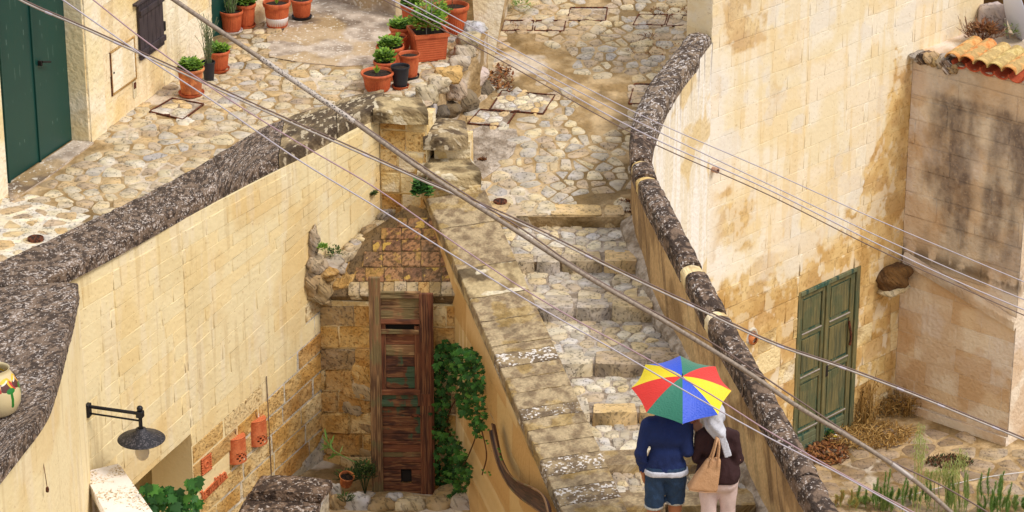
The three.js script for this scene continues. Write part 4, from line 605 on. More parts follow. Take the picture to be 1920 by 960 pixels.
// lean-to
const leanTo = thing('lean_to_building', 'small plastered lean-to with black sooty stains and a tiled top at right', 'building');
const xL = FX.uv(xOut)[0], xTop = hitPlane(1790, 122, FX.o, FX.N).y;
{
  part('wall_core', prism([[0, GY - 0.2], [xL, GY - 0.2], [xL, xTop], [0, xTop + 0.02]], FX, -2.6, 0), M.leanTo, leanTo);
  const Fy = new Frame(FX.at(xL, 0, 0), FX.N.clone().negate(), UP);   // the face round the corner
  part('side_face', prism([[0, GY - 0.1], [2.6, GY - 0.1], [2.6, xTop - 0.1], [0, xTop - 0.1]], Fy, -0.02, 0.006), M.leanTo, leanTo);
  const lv0 = FX.px(1700, 470)[1], lv1 = FX.px(1885, 590)[1], rr = R01(3);
  const A = [], B = []; for (let i = 0; i <= 8; i++) { const u = mixn(0.05, xL + 0.01, i / 8); A.push(FX.at(u, mixn(lv0, lv1, i / 8), -0.02)); B.push(FX.at(u, mixn(lv0, lv1, i / 8) - 0.05, 0.06)); }
  part('weathered_ledge', coping(A, B, 0.12, { amp: 0.02, rnd: 0.03, seed: 4, across: 5 }), M.leanTo, leanTo);
  const up = []; ashlar(leanTo, FX, [[[0, GY + 0.14], [xL, GY + 0.14], [xL, lv1 - 0.1], [0, lv0 - 0.1]]], { course: (k) => GY + 0.14 + 0.36 * k, k0: 0, k1: 8, len: 0.7, gap: 0.003, h: 0.007, seed: 43, u0: 0, u1: xL, ch: 0.008, mat: (c, r) => { if (!M.lt2) { M.lt2 = M.leanTo.clone(); M.lt2.color.set('#f6ead8'); } return [r() < 0.5 ? M.leanTo : M.lt2, {}]; } });
  ashlar(leanTo, FX, [[[0, lv0 + 0.02], [xL, lv1 + 0.02], [xL, xTop - 0.62], [0, xTop - 0.62]], [[0, xTop - 0.6], [xL, xTop - 0.6], [xL, xTop - 0.02], [0, xTop - 0.02]]], { course: (k) => GY + 0.14 + 0.36 * k, k0: 0, k1: 18, len: 0.8, gap: 0.004, h: 0.01, seed: 44, u0: 0, u1: xL, ch: 0.006, mat: () => [M.leanTo, {}] });
  part('plinth', prism([[0, GY - 0.1], [xL + 0.01, GY - 0.1], [xL + 0.01, GY + 0.13], [0, GY + 0.13]], FX, -0.02, 0.05), M.leanTo, leanTo);
  // broken mortar along the top
  for (let i = 0; i < 7; i++) part('broken_mortar', at(boulder(0.13 + rr() * 0.06, 0.07 + rr() * 0.05, 0.1, i * 4.4, 3, 0.3, 0.4), FX.at(0.08 + i * 0.1, xTop + 0.01 - rr() * 0.06, -0.03 - rr() * 0.06), 0, 0.7, 0), [BOULD[0], M.capDark, rough, BOULD[3]][i % 4], leanTo);
  // barrel tiles
  const tile = (r0, r1, L, up) => { const pos = [], uv = [], idx = [], n = 8, th = 0.018; for (let s = 0; s <= 1; s++) for (const o of [0, th]) for (let i = 0; i <= n; i++) { const a = Math.PI * i / n, r = mixn(r0, r1, s) - o; pos.push(Math.cos(a) * r, (up ? 1 : -1) * Math.sin(a) * r * 0.8, -s * L); uv.push(i / n * 0.3, s * L); } const m = n + 1; for (let i = 0; i < n; i++) { idx.push(i, i + 1, 2 * m + i, i + 1, 2 * m + i + 1, 2 * m + i, m + i, 3 * m + i, m + i + 1, m + i + 1, 3 * m + i, 3 * m + i + 1, i, m + i, i + 1, i + 1, m + i, m + i + 1, 2 * m + i, 2 * m + i + 1, 3 * m + i); } return toCreasedNormals(geo(pos, idx, uv), 0.7); };
  const mx = new THREE.Matrix4().makeBasis(FX.U, UP, FX.N);
  for (let row = 0; row < 1; row++) for (let i = 0; i < 5; i++) {
    for (const up of [false, true]) { const g = tile(0.125, 0.105, 0.62, up); g.rotateX(0.16 + rr() * 0.03); g.rotateY((rr() - 0.5) * 0.06); g.applyMatrix4(mx); const p = FX.at(0.66 + i * 0.225 + (up ? 0 : 0.112), xTop + (up ? 0.09 : 0.07) + row * 0.085 + rr() * 0.015, 0.05 - row * 0.5); g.translate(p.x, p.y, p.z); part('roof_tile', g, up ? M.coppo[(i + row) % 4] : M.coppoRed, leanTo); }
  }
}
// cream house at upper left
const house = thing('cream_house', 'cream house with a brown shutter and tall dark green metal door at upper left', 'house');
const hF = FH.px(400, 95)[0];
const FD = wallFrame(hitY(15, 345, TY), hitY(137, 263, TY)), fdL = FD.uv(hitY(137, 263, TY))[0];
{
  part('wall_core', prism([[0, TY - 0.1], [hF, TY - 0.1], [hF, TY + 4], [0, TY + 4]], FH, -0.5, -0.004), M.house, house);
  const cs = (k) => TY + 0.34 * k; const H2 = M.house.clone(); H2.color.set('#fbf3e4');
  ashlar(house, FH, [[[0.0, TY], [hF, TY], [hF, TY + 3.2], [0.0, TY + 3.2]]], { course: (k, u) => TY + 0.3 * k, k0: 0, k1: 11, len: 0.8, gap: 0.002, h: 0.003, seed: 53, u0: 0, u1: hF, ch: 0.006, hv: 0.8, mat: (c, r) => [r() < 0.5 ? M.house : H2, {}] });
  // door jamb return
  const jA = hitY(137, 263, TY), jB = hitY(170, 267, TY), FJ = wallFrame(jA, jB), jl = FJ.uv(jB)[0];
  part('door_jamb', prism([[-0.3, TY - 0.1], [jl + 0.02, TY - 0.1], [jl + 0.02, TY + 4], [-0.3, TY + 4]], FJ, -0.4, 0), M.house, house);
  ashlar(house, FJ, [[[-0.02, TY], [jl + 0.02, TY], [jl + 0.02, TY + 3.2], [-0.02, TY + 3.2]]], { course: (k) => TY + 0.28 * k, k0: 0, k1: 11, len: 0.6, gap: 0.003, h: 0.005, seed: 54, u0: -0.3, u1: jl, ch: 0.006, hv: 0.9, mat: (c, r) => [M.house, {}] });
  // near pier
  const nb = hitY(16, 366, TY); part('near_pier', prism([[-1.6, TY - 0.1], [0, TY - 0.1], [0, TY + 4], [-1.6, TY + 4]], wallFrame(nb.clone().add(FD.U.clone().multiplyScalar(-1)), nb), -0.6, 0).translate(FD.U.x, 0, FD.U.z), M.house, house);
  // double metal door
  const dh = 3.2, lw = fdL / 2;
  for (let i = 0; i < 2; i++) { const d = part('door_leaf', onF(metric(box(lw - 0.012, dh, 0.05)), FD, lw * (i + 0.5), TY + dh / 2 + 0.01, -0.03), M.doorGreen, house); if (i) part('door_handle', onF(merge([box(0.03, 0.06, 0.05, 0, 0, 0), tube([V3(0, 0.02, 0.03), V3(0.1, -0.01, 0.045), V3(0.16, -0.03, 0.04)], 0.012, 8, 6)]), FD, lw + 0.09, TY + 1.16, 0.02), M.dark, d); }
  for (const x of [0.03, lw - 0.02]) part('door_stile', onF(metric(box(0.03, dh, 0.02)), FD, x, TY + dh / 2, 0.004), M.doorGreen, house);
  // shutter
  const sa = FH.px(251, 18), sb = FH.px(303, 82), sc = FH.px(262, 112), st = FH.px(297, -8), su0 = (sa[0] + sc[0]) / 2, su1 = sb[0], sv0 = (sb[1] + sc[1]) / 2, sv1 = (st[1] + sa[1]) / 2 + 0.05, sw = su1 - su0, sh = sv1 - sv0;
  const sp = thing('window_shutter', 'weathered dark brown plank shutter on the cream wall above the meter hatch', 'shutter');
  for (let i = 0; i < 3; i++) part('plank', onF(metric(box(sw / 3 - 0.006, sh, 0.03)), FH, su0 + sw * (i + 0.5) / 3, sv0 + sh / 2, 0.03), M.shutter, sp);
  for (const v of [0.14, 0.86]) part('batten', onF(metric(box(sw, 0.07, 0.028)), FH, su0 + sw / 2, sv0 + sh * v, 0.058), M.shutter, sp);
  part('hinge', onF(box(0.05, 0.12, 0.03), FH, su1 + 0.03, sv0 + 0.22, 0.03), M.dark, sp);
  part('ledge', onF(box(sw + 0.12, 0.03, 0.07), FH, su0 + sw / 2 - 0.02, sv1 + 0.03, 0.03), M.shutter, sp);
  // meter hatch
  const ht = thing('meter_hatch', 'cream painted meter hatch with rusty edges, set in the wall below the shutter', 'hatch');
  const a = FH.px(204, 97), b = FH.px(250, 69), c = FH.px(210, 176), d = FH.px(256, 150), hp = [[(a[0] + c[0]) / 2, (c[1] + d[1]) / 2], [(b[0] + d[0]) / 2, (c[1] + d[1]) / 2], [(b[0] + d[0]) / 2, (a[1] + b[1]) / 2], [(a[0] + c[0]) / 2, (a[1] + b[1]) / 2]];
  const o = inset(hp, -0.0), inn = inset(hp, 0.022);
  part('frame', prism(hp, FH, 0.0, 0.016, [inn.slice().reverse()]), M.rubblePl, ht); part('panel', prism(inset(hp, 0.028), FH, -0.002, 0.012), M.house, ht); part('lock', onF(new THREE.CylinderGeometry(0.012, 0.012, 0.01, 10).rotateX(Math.PI / 2), FH, inn[0][0] + 0.04, (inn[0][1] + inn[2][1]) / 2, 0.016), M.dark, ht); part('rusty_edge', prism([[hp[0][0] - 0.012, hp[0][1]], [hp[0][0], hp[0][1]], [hp[3][0], hp[3][1]], [hp[3][0] - 0.012, hp[3][1]]], FH, 0, 0.02), M.rust, ht);
  const sm = FH.px(251, 172), sb2 = thing('small_vent_plate', 'small rusty vent plate on the cream wall under the meter hatch', 'vent'); part('plate', onF(box(0.09, 0.2, 0.02), FH, sm[0], sm[1] + 0.03, 0.008), M.house, sb2); part('rusty_grille', onF(box(0.07, 0.08, 0.02), FH, sm[0], sm[1] + 0.08, 0.013), M.rust, sb2);
}
// houses at the back of the terrace and beside the lane
{
  const back = thing('back_house', 'pale house wall with a dark teal door at the back of the terrace', 'house');
  const a = hitY(396, 78, TY), b = hitY(492, 42, TY), F = wallFrame(a, b), l = F.uv(b)[0];
  part('wall_core', prism([[l - 0.14, TY - 0.1], [l + 0.05, TY - 0.1], [l + 0.05, TY + 3], [l - 0.14, TY + 3]], F, -0.5, 0), M.house, back);
  part('door', prism([[-0.2, TY], [l - 0.14, TY], [l - 0.14, TY + 3], [-0.2, TY + 3]], F, -0.2, -0.1), M.doorGreen, back);
  const st = thing('concrete_step', 'low weathered concrete step at the back edge of the terrace', 'step');
  part('step', prism(pxs(FT, [[588, -4], [748, 30], [790, 10], [790, -60], [560, -60]]), FT, -0.1, 0.2), M.concrete, st);
  const wb = thing('pale_wall_stub', 'short pale wall stub behind the basil pots', 'wall'); part('wall_core', prism(pxs(FT, [[742, 36], [790, 36], [800, -40], [745, -40]]), FT, -0.2, 2.5), M.house, wb);
  const e = thing('lane_corner_house', 'cracked yellow plastered house corner between the terrace pots and the lane', 'house');
  const q = (x, y, z) => hitZ(x, y, z), z0 = hitLane(915, 138).z, F2 = new Frame(V3(0, 0, z0), V3(1, 0, 0), UP);
  part('wall_core', prism([F2.px(896, 142), F2.px(921, 140), F2.px(948, -8), F2.px(962, -90), F2.px(880, -90)], F2, -3, 0), M.house, e);
  part('rendered_base', prism([F2.px(872, 150), F2.px(899, 142), F2.px(884, 70), F2.px(872, 60)], F2, -2.4, 0.04), M.rubblePl, e);
}
// rubble edge between terrace and lane
{
  const rub = thing('rubble_edge', 'tumbled rubble edge of pale boulders between the flower pots and the lane', 'rubble wall');
  const stones = [[888, 148, 0.24, 0.12, 0.13, '#e3cfc4', 0.9, 0.3], [852, 168, 0.16, 0.15, 0.18, '#d7bfa6', 0.3, 0.4], [892, 178, 0.22, 0.2, 0.24, '#857560', 0.5, 0.6], [868, 190, 0.2, 0.15, 0.16, '#94836a', 0.3, 0.1], [806, 204, 0.1, 0.09, 0.1, '#dcd0c8', 0, 0.2], [824, 212, 0.13, 0.1, 0.14, '#776a5a', 0, 0.3], [846, 205, 0.14, 0.1, 0.12, '#8f7d63', 0, 0.1], [800, 178, 0.16, 0.13, 0.12, '#d6c4a2', 0, 0.7], [822, 160, 0.17, 0.1, 0.12, '#dcc8a6', 0.2, 0.7], [842, 142, 0.19, 0.12, 0.13, '#e2b873', 0.3, 0.7], [862, 118, 0.15, 0.11, 0.12, '#d6c6b0', 0.3, 0.5], [872, 96, 0.16, 0.1, 0.13, '#cfbda2', 0.3, 0.5], [892, 52, 0.15, 0.09, 0.14, '#d8d2cc', 0.2, 0.3], [878, 74, 0.16, 0.1, 0.15, '#cbb893', 0.3, 0.5]];
  const pl = planeN(hitY(800, 196, TY), hitY(898, 92, TY), hitLane(880, 205));
  const cache = {};
  stones.forEach(([x, y, a, b, c, h, ry, cut], i) => { const p = hitPlane(x, y, hitLane(870, 205).clone().lerp(hitY(845, 130, TY), 0.2), pl); const m = cache[h] ??= stoneMat(h, 0.04); part('boulder', at(boulder(a, b, c, i * 6.2 + 1, 3, 0.24, cut), p, 0, ry, i === 0 ? 0.5 : 0), m, rub); });
  const edge = [hitY(780, 200, TY - 0.05), hitY(838, 135, TY - 0.05), hitY(905, 85, TY - 0.05)], foot = [hitLane(820, 240), hitLane(868, 206), hitLane(908, 142)];
  part('mossy_core', coping(edge, foot, 0.5, { amp: 0.06, rnd: 0.04, crown: 0.0, across: 10, seed: 2 }), std({ map: place(tex(384, 384, (x, y) => { let k = L3(lin('#6e5a30'), lin('#a58c5c'), sstep(0.35, 0.65, fb(x * 14, y * 14, 5))); k = L3(k, lin('#4b4a22'), 0.7 * sstep(0.52, 0.64, fb(x * 7 + 5, y * 7, 4))); return k; }), 0, 0, 1.2, 1.2), bumpMap: G1B, bumpScale: 0.06, roughness: 1 }), rub);
}

// ---------------------------------------------------------------- covers and drains
const COVER_LABELS = ['largest stone-filled inspection cover with rusty frame, below the rubble edge on the lane', 'smaller stone-filled inspection cover touching the grey cement patch', 'leftmost rusty-framed cover at the top of the lane, beside the corner house', 'rusty-framed cover right of the leftmost one at the top of the lane', 'rusty-framed cover farthest up the middle of the lane', 'rusty-framed cover at the top right of the lane, left one of its pair', 'rusty-framed cover at the top right of the lane against the house', 'rusty-framed cover half hidden behind the curved lane parapet', 'stone-filled cover with thin rusty frame beside the cream house wall'];
coverSpots.forEach(([F, c], i) => {
  const p = pxs(F, c), o = thing('inspection_cover', COVER_LABELS[i], 'inspection cover', 'rusty framed inspection covers'), inn = inset(p, 0.015), r = R01(i + 70);
  part('bed', prism(inset(p, 0.01), F, -0.03, 0.007), M.bedGrey, o);
  for (let k = 0; k < 4; k++) { const a = p[k], b = p[(k + 1) % 4], l = Math.hypot(b[0] - a[0], b[1] - a[1]), g = box(l, 0.016, 0.03, 0, 0, 0, 0.003); g.rotateZ(Math.atan2(b[1] - a[1], b[0] - a[0])); part('frame_bar', onF(metric(g), F, (a[0] + b[0]) / 2, (a[1] + b[1]) / 2, 0.008), M.rust, o); }
  part('lifting_lug', onF(box(0.08, 0.025, 0.03), F, (inn[0][0] + inn[3][0]) / 2, (inn[0][1] + inn[3][1]) / 2, 0.01), M.rust, o);
  const bb = bbox(inn); pave(o, voronoi((x, y) => inPoly(x, y, inset(p, 0.03)), bb, i < 2 ? 0.125 : 0.17, 80 + i), F, { seed: 90 + i, gap: 0.005, ch: 0.01, h: 0.014, hv: 0.004, mats: i < 2 || i === 8 ? WHITES : [STONES[2], STONES[5], STONES[6], STONES[1]], name: 'infill_stone', limit: 60 });
  seat(o, F.at(...centre(p)));
});
[[938, 381, FL, 13, 'round rusty drain cover on the lane just above the top step'], [67, 451, FT, 15, 'round rusty drain cover on the terrace beside the dark coping']].forEach(([x, y, F, r, label]) => { const o = thing('drain_cover', label, 'drain cover'), q = F.px(x, y), c = F.at(q[0], q[1], 0.012), s = toPx(c)[2] / FPX; const g = lathe([[0, 0.006], [r * s * 0.78, 0.006], [r * s * 0.8, 0.0], [r * s * 0.86, 0.0], [r * s * 0.9, 0.012], [r * s, 0.012], [r * s * 1.03, -0.03]], 28).translate(0, 0.012, 0); part('cover', g, M.rust, o); for (let k = 0; k < 6; k++) part('slot', box(0.012, 0.004, r * s * 0.5, Math.cos(k * 1.05) * r * s * 0.42, 0.0195, Math.sin(k * 1.05) * r * s * 0.42, 0.001), M.dark, o); o.position.copy(c); });

// ---------------------------------------------------------------- leaves
function leafGeo(len, wid, bend = 0.25, fold = 0.25) { const P = [[0, 0, 0], [-0.5, 0.4, 0], [0.5, 0.4, 0], [0, 0.4, -fold], [-0.34, 0.75, 0], [0.34, 0.75, 0], [0, 0.75, -fold * 0.7], [0, 1, 0]], pos = [], uv = []; P.forEach(([x, y, z]) => { pos.push(x * wid, y * len, z * wid - bend * len * y * y); uv.push(x * wid, y * len); }); return geo(pos, [0, 3, 1, 0, 2, 3, 1, 3, 6, 1, 6, 4, 3, 2, 5, 3, 5, 6, 4, 6, 7, 6, 5, 7], uv); }
const _m = new THREE.Matrix4(), _q = new THREE.Quaternion(), _e = new THREE.Euler();
// a merged cloud of leaves: place(k, r) -> [position, euler, size]
function leaves(n, proto, seed, where) { const r = R01(seed), out = []; for (let i = 0; i < n; i++) { const w = where(i, r); if (!w) continue; const g = proto.clone(); _m.compose(w[0], _q.setFromEuler(_e.set(...w[1], 'YXZ')), V3(w[2], w[2], w[2])); g.applyMatrix4(_m); out.push(g); } return mergeGeometries(out); }
const shell = (rx, ry, rz, lo = 0.5) => (i, r) => { const a = r() * 6.283, t = Math.pow(r(), 0.7), el = (r() * 1.35 - 0.25), k = lo + (1 - lo) * Math.sqrt(r()); const cl = 0.75 + 0.5 * n3(Math.cos(a) * 2, el * 3, Math.sin(a) * 2 + rx * 20); const p = V3(Math.cos(a) * Math.cos(el) * rx * k * cl, Math.sin(el) * ry * k * cl, Math.sin(a) * Math.cos(el) * rz * k * cl); return [p, [0.9 + r() * 0.9, Math.atan2(p.x, p.z) + (r() - 0.5) * 1.4, (r() - 0.5) * 0.6], 0.7 + r() * 0.6]; };
const bushy = (parent, c, rx, ry, rz, n, len, mats, seed, wid = 0.6, lo = 0.4, nm = 'foliage') => mats.forEach((m, i) => { const g = leaves(Math.round(n / mats.length), leafGeo(len, len * wid), seed * 10 + i, shell(rx, ry, rz, lo)); g.translate(c.x, c.y, c.z); part(nm, g, m, parent, { kind: 'stuff' }); });
const stalks = (n, seed, f, r0 = 0.003) => { const r = R01(seed), gs = []; for (let i = 0; i < n; i++) gs.push(tube(f(i, r), r0, 6, 4)); return merge(gs); };

// ---------------------------------------------------------------- flower pots on the terrace
function potProfile(d, h, style) { const R = d / 2; if (style === 'thin') return [[R * 0.68, 0], [R * 0.7, 0.004], [R * 0.93, h * 0.88], [R, h * 0.9], [R, h], [R * 0.94, h], [R * 0.9, h - 0.02], [R * 0.85, h * 0.7]]; const t = style === 'fat' ? 0.2 : 0.15; return [[0, 0], [R * 0.66, 0], [R * 0.7, 0.012], [R * 0.86, h * (1 - t) - 0.012], [R * 0.89, h * (1 - t)], [R * 0.96, h * (1 - t) + 0.01], [R, h * (1 - t / 2)], [R * 0.98, h - 0.006], [R * 0.93, h], [R * 0.87, h - 0.01], [R * 0.84, h * 0.75]]; }
function pot(cx, cy, dpx, hpx, { label, mat = M.pot, style = 'fat', ribs = true, saucer, saucerMat = M.pot, plant, group = 'potted plants on the terrace', y = TY + 0.012, name = 'potted_plant', cat = 'potted plant', soilY = 0.86 }) {
  const c = hitY(cx, cy, y), s = toPx(c)[2] / FPX, d = dpx * s, h = hpx * s / 0.92, o = thing(name, label, cat, group), b = saucer ? 0.025 : 0;
  const pg = lathe(potProfile(d, h, style), 40); if (b) pg.translate(0, b, 0); const pm = part('pot', pg, mat, o);
  if (ribs) { const gs = []; for (let i = 0; i < 36; i++) { const a = i / 36 * 6.283, R0 = d * 0.352, R1 = d * 0.418, y0 = 0.02 + b, y1 = h * 0.74 + b; const g = new THREE.CylinderGeometry(0.0045, 0.0045, Math.hypot(R1 - R0, y1 - y0), 4, 1); g.rotateZ(-Math.atan2(R1 - R0, y1 - y0)); g.translate((R0 + R1) / 2 + 0.001, (y0 + y1) / 2, 0); g.rotateY(a); gs.push(g); } part('ribbing', gs, mat, o); }
  part('soil', lathe([[0, h * soilY + b + 0.01], [d * 0.2, h * soilY + b + 0.012], [d * 0.425, h * soilY + b]], 24), M.soil, o);
  if (saucer) part('saucer', lathe([[0, 0.004], [d * 0.4, 0.004], [d * 0.44, 0.035], [d * 0.46, 0.035], [d * 0.42, 0], [0, 0]], 32), saucerMat, o);
  if (plant) plant(o, V3(0, h * soilY + b, 0), d);
  o.position.copy(c); o.rotation.y = (cx * 1.7) % 1.2 - 0.6; return o;
}
const basil = (sz, n = 200, seed = 1, hgt = 0.8) => (o, p, d) => { part('stems', stalks(14, seed + 50, (i, r) => { const a = r() * 6.28, k = r() * d * 0.4 * sz; return [V3(Math.cos(a) * k * 0.3, p.y, Math.sin(a) * k * 0.3), V3(Math.cos(a) * k, p.y + d * 0.35 * hgt, Math.sin(a) * k)]; }), LF.basil[2], o); bushy(o, V3(0, p.y + d * 0.2 * hgt, 0), d * 0.52 * sz, d * 0.46 * hgt, d * 0.5 * sz, n * 2.2, 0.046, LF.basil, seed, 0.72, 0.25); };
const spiky = (hg, seed, mats = LF.herb) => (o, p, d) => mats.forEach((m, k) => { const r0 = R01(seed + k); part('stems', stalks(20, seed + k, (i, r) => { const a = r() * 6.28, k2 = r() * d * 0.2, t = hg * (0.5 + r() * 0.6), l = (r() - 0.5) * 0.2; return [V3(Math.cos(a) * k2, p.y, Math.sin(a) * k2), V3(Math.cos(a) * k2 * 2, p.y + t * 0.6, Math.sin(a) * k2 * 2), V3(Math.cos(a) * k2 * 3 + l, p.y + t, Math.sin(a) * k2 * 2.6)]; }, 0.0025), m, o); part('foliage', leaves(170, leafGeo(0.05, 0.007, 0.1), seed + 5 + k, (i, r) => { const a = r() * 6.28, t = r() * hg * 0.8, k2 = r() * d * (0.25 + 0.3 * t / hg); return [V3(Math.cos(a) * k2, p.y + t, Math.sin(a) * k2), [r() * 1.2, r() * 6.28, 0], 0.7 + r() * 0.7]; }), m, o, { kind: 'stuff' }); });
const seedling = (n, seed) => (o, p, d) => part('seedling', leaves(n, leafGeo(0.07, 0.02, 0.5), seed, (i, r) => [V3((r() - 0.5) * 0.03, p.y + r() * 0.05, (r() - 0.5) * 0.03), [0.3 + r() * 0.9, r() * 6.28, 0], 0.7 + r() * 0.6]), LF.basil[1], o);
pot(852, 60, 57, 50, { label: 'large deep terracotta pot at the far right of the pot group, bare stake in it', plant: (o, p) => part('stake', new THREE.CylinderGeometry(0.005, 0.006, 0.6, 6).translate(-0.03, p.y + 0.28, 0), M.woodPale, o) });
pot(772, 52, 42, 44, { label: 'terracotta pot with reddish leafy plant at the back of the pot group', plant: (o, p, d) => { basil(1.1, 150, 4)(o, p, d); bushy(o, V3(0, p.y + 0.16, 0), 0.2, 0.16, 0.18, 60, 0.05, [LF.rusty[1]], 6); } });
pot(815, 78, 52, 44, { label: 'round terracotta pot of tall basil half hidden behind the square planter', saucer: true, saucerMat: M.potWhite, plant: basil(1.15, 300, 7, 1.1) });
pot(752, 90, 44, 40, { label: 'basil pot on the left behind the square planter', plant: basil(1.0, 240, 9) });
pot(745, 104, 39, 36, { label: 'dark red empty pot between two basil pots', plant: seedling(6, 3) });
pot(732, 124, 54, 38, { label: 'wide light-rimmed pot of basil left of the square planter', plant: basil(0.85, 260, 12, 0.75) });
pot(722, 150, 44, 36, { label: 'basil pot just behind the front terracotta pot', plant: basil(0.9, 240, 15, 1.1) });
pot(768, 145, 41, 40, { label: 'small smooth orange-red pot with bare soil, in front of the square planter', style: 'thin', ribs: false, saucer: true, saucerMat: M.potBlack, cat: 'flower pot', name: 'flower_pot' });
pot(751, 164, 36, 36, { label: 'black plastic pot with bare soil on a terracotta saucer', style: 'thin', ribs: false, mat: M.potBlack, saucer: true, cat: 'flower pot', name: 'flower_pot' });
pot(708, 168, 63, 33, { label: 'nearest ribbed terracotta pot with one small seedling, at the wall end', plant: seedling(14, 8) });
pot(359, 177, 54, 46, { label: 'light clay pot of basil on a saucer against the cream house wall', mat: M.potOld, style: 'rim', ribs: false, saucer: true, plant: basil(0.85, 220, 21) });
pot(392, 150, 26, 34, { label: 'narrow black pot with tall wispy lavender by the cream house', mat: M.potBlack, style: 'thin', ribs: false, plant: spiky(0.62, 31) });
pot(410, 132, 46, 34, { label: 'red-brown ribbed pot of basil on a saucer at the cream house corner', saucer: true, plant: basil(0.95, 220, 24, 0.6) });
pot(460, 50, 44, 40, { label: 'terracotta pot with a dense green bush by the teal door', saucer: true, plant: basil(1.3, 420, 27, 1.5) });
pot(435, 60, 45, 36, { label: 'terracotta pot of grey-green rosemary in front of the teal door', saucer: true, saucerMat: M.potWhite, plant: spiky(0.5, 41, [LF.herb[0], LF.weed[0]]) });
{ const o = pot(520, 50, 53, 46, { label: 'tall terracotta pot standing in a white plastic outer pot', plant: seedling(10, 44) }); const s = toPx(o.position)[2] / FPX; part('white_outer_pot', lathe([[0, 0.002], [17.5 * s, 0.002], [20.5 * s, 20 * s], [21 * s, 20.5 * s], [21.3 * s, 18 * s], [18 * s, 0], [0, 0]], 36), M.potWhite, o); }
pot(566, 34, 42, 32, { label: 'ribbed terracotta pot on a dark saucer, right of the white-based pot', saucer: true, saucerMat: M.potBlack, plant: seedling(8, 46) });
{ // square planter
  const o = thing('square_planter', 'big square terracotta planter full of basil at the terrace edge', 'planter', 'potted plants on the terrace'), c = hitY(803, 106, TY + 0.012), w = 0.42, h = 0.36;
  const shell4 = (k0, k1, y0, y1) => { const g = new THREE.CylinderGeometry(k1, k0, y1 - y0, 4, 1, true); g.rotateY(Math.PI / 4); g.translate(0, (y0 + y1) / 2, 0); return g.toNonIndexed(); };
  const q = w / Math.SQRT2; const body = merge([shell4(q * 0.86, q * 0.98, 0, h * 0.86), shell4(q * 0.98, q * 1.06, h * 0.86, h * 0.87), shell4(q * 1.06, q * 1.07, h * 0.87, h), shell4(q * 0.94, q * 0.94, h * 0.6, h), shell4(q * 0.94, q * 1.07, h, h + 0.001)]); body.computeVertexNormals();
  part('planter_box', metric(body), M.pot, o); for (let i = 0; i < 9; i++) { const y = 0.03 + i * 0.03, k = mixn(0.86, 0.98, y / (h * 0.86)) * w / 2; part('groove_band', merge([box(k * 1.9, 0.016, 0.006, 0, y, k, 0.002), box(0.006, 0.016, k * 1.9, k, y, 0, 0.002)]), M.pot, o); }
  part('soil', new THREE.PlaneGeometry(w * 0.93, w * 0.93).rotateX(-Math.PI / 2).translate(0, h * 0.88, 0), M.soil, o); bushy(o, V3(0, h + 0.1, 0), 0.27, 0.24, 0.27, 1300, 0.048, [...LF.basil, LF.basil[1]], 33, 0.72, 0.2); bushy(o, V3(0.02, h + 0.2, -0.05), 0.2, 0.16, 0.18, 60, 0.045, [LF.rusty[1]], 35);
  for (const [x, z] of [[-0.04, 0.08], [0.06, -0.04]]) part('stake', new THREE.CylinderGeometry(0.006, 0.006, 0.55, 6).translate(x, h + 0.2, z), M.steel, o);
  o.position.copy(c); o.rotation.y = 0.28;
}
// litter of red leaves at the corner
{ const o = thing('leaf_litter', 'drift of dry reddish leaves at the foot of the lane corner house', 'fallen leaves'); o.userData.kind = 'stuff'; const c = hitLane(928, 150); LF.rusty.forEach((m, k) => part('dry_leaves', leaves(90, leafGeo(0.06, 0.035, 0.6), 60 + k, (i, r) => { const p = V3(c.x + (r() - 0.5) * 0.45, 0, c.z + (r() - 0.5) * 0.7); p.y = laneY(p.z) + 0.02 + r() * 0.03; return [p, [1.2 + r(), r() * 6.28, r()], 0.5 + r() * 0.7]; }), m, o)); }
{ const o = thing('lane_weed', 'small green weed growing at the top left edge of the lane', 'weed'), c = hitLane(978, 20); bushy(o, V3(0, 0.08, 0), 0.17, 0.16, 0.15, 150, 0.05, LF.weed, 71, 0.3); o.position.copy(c); }

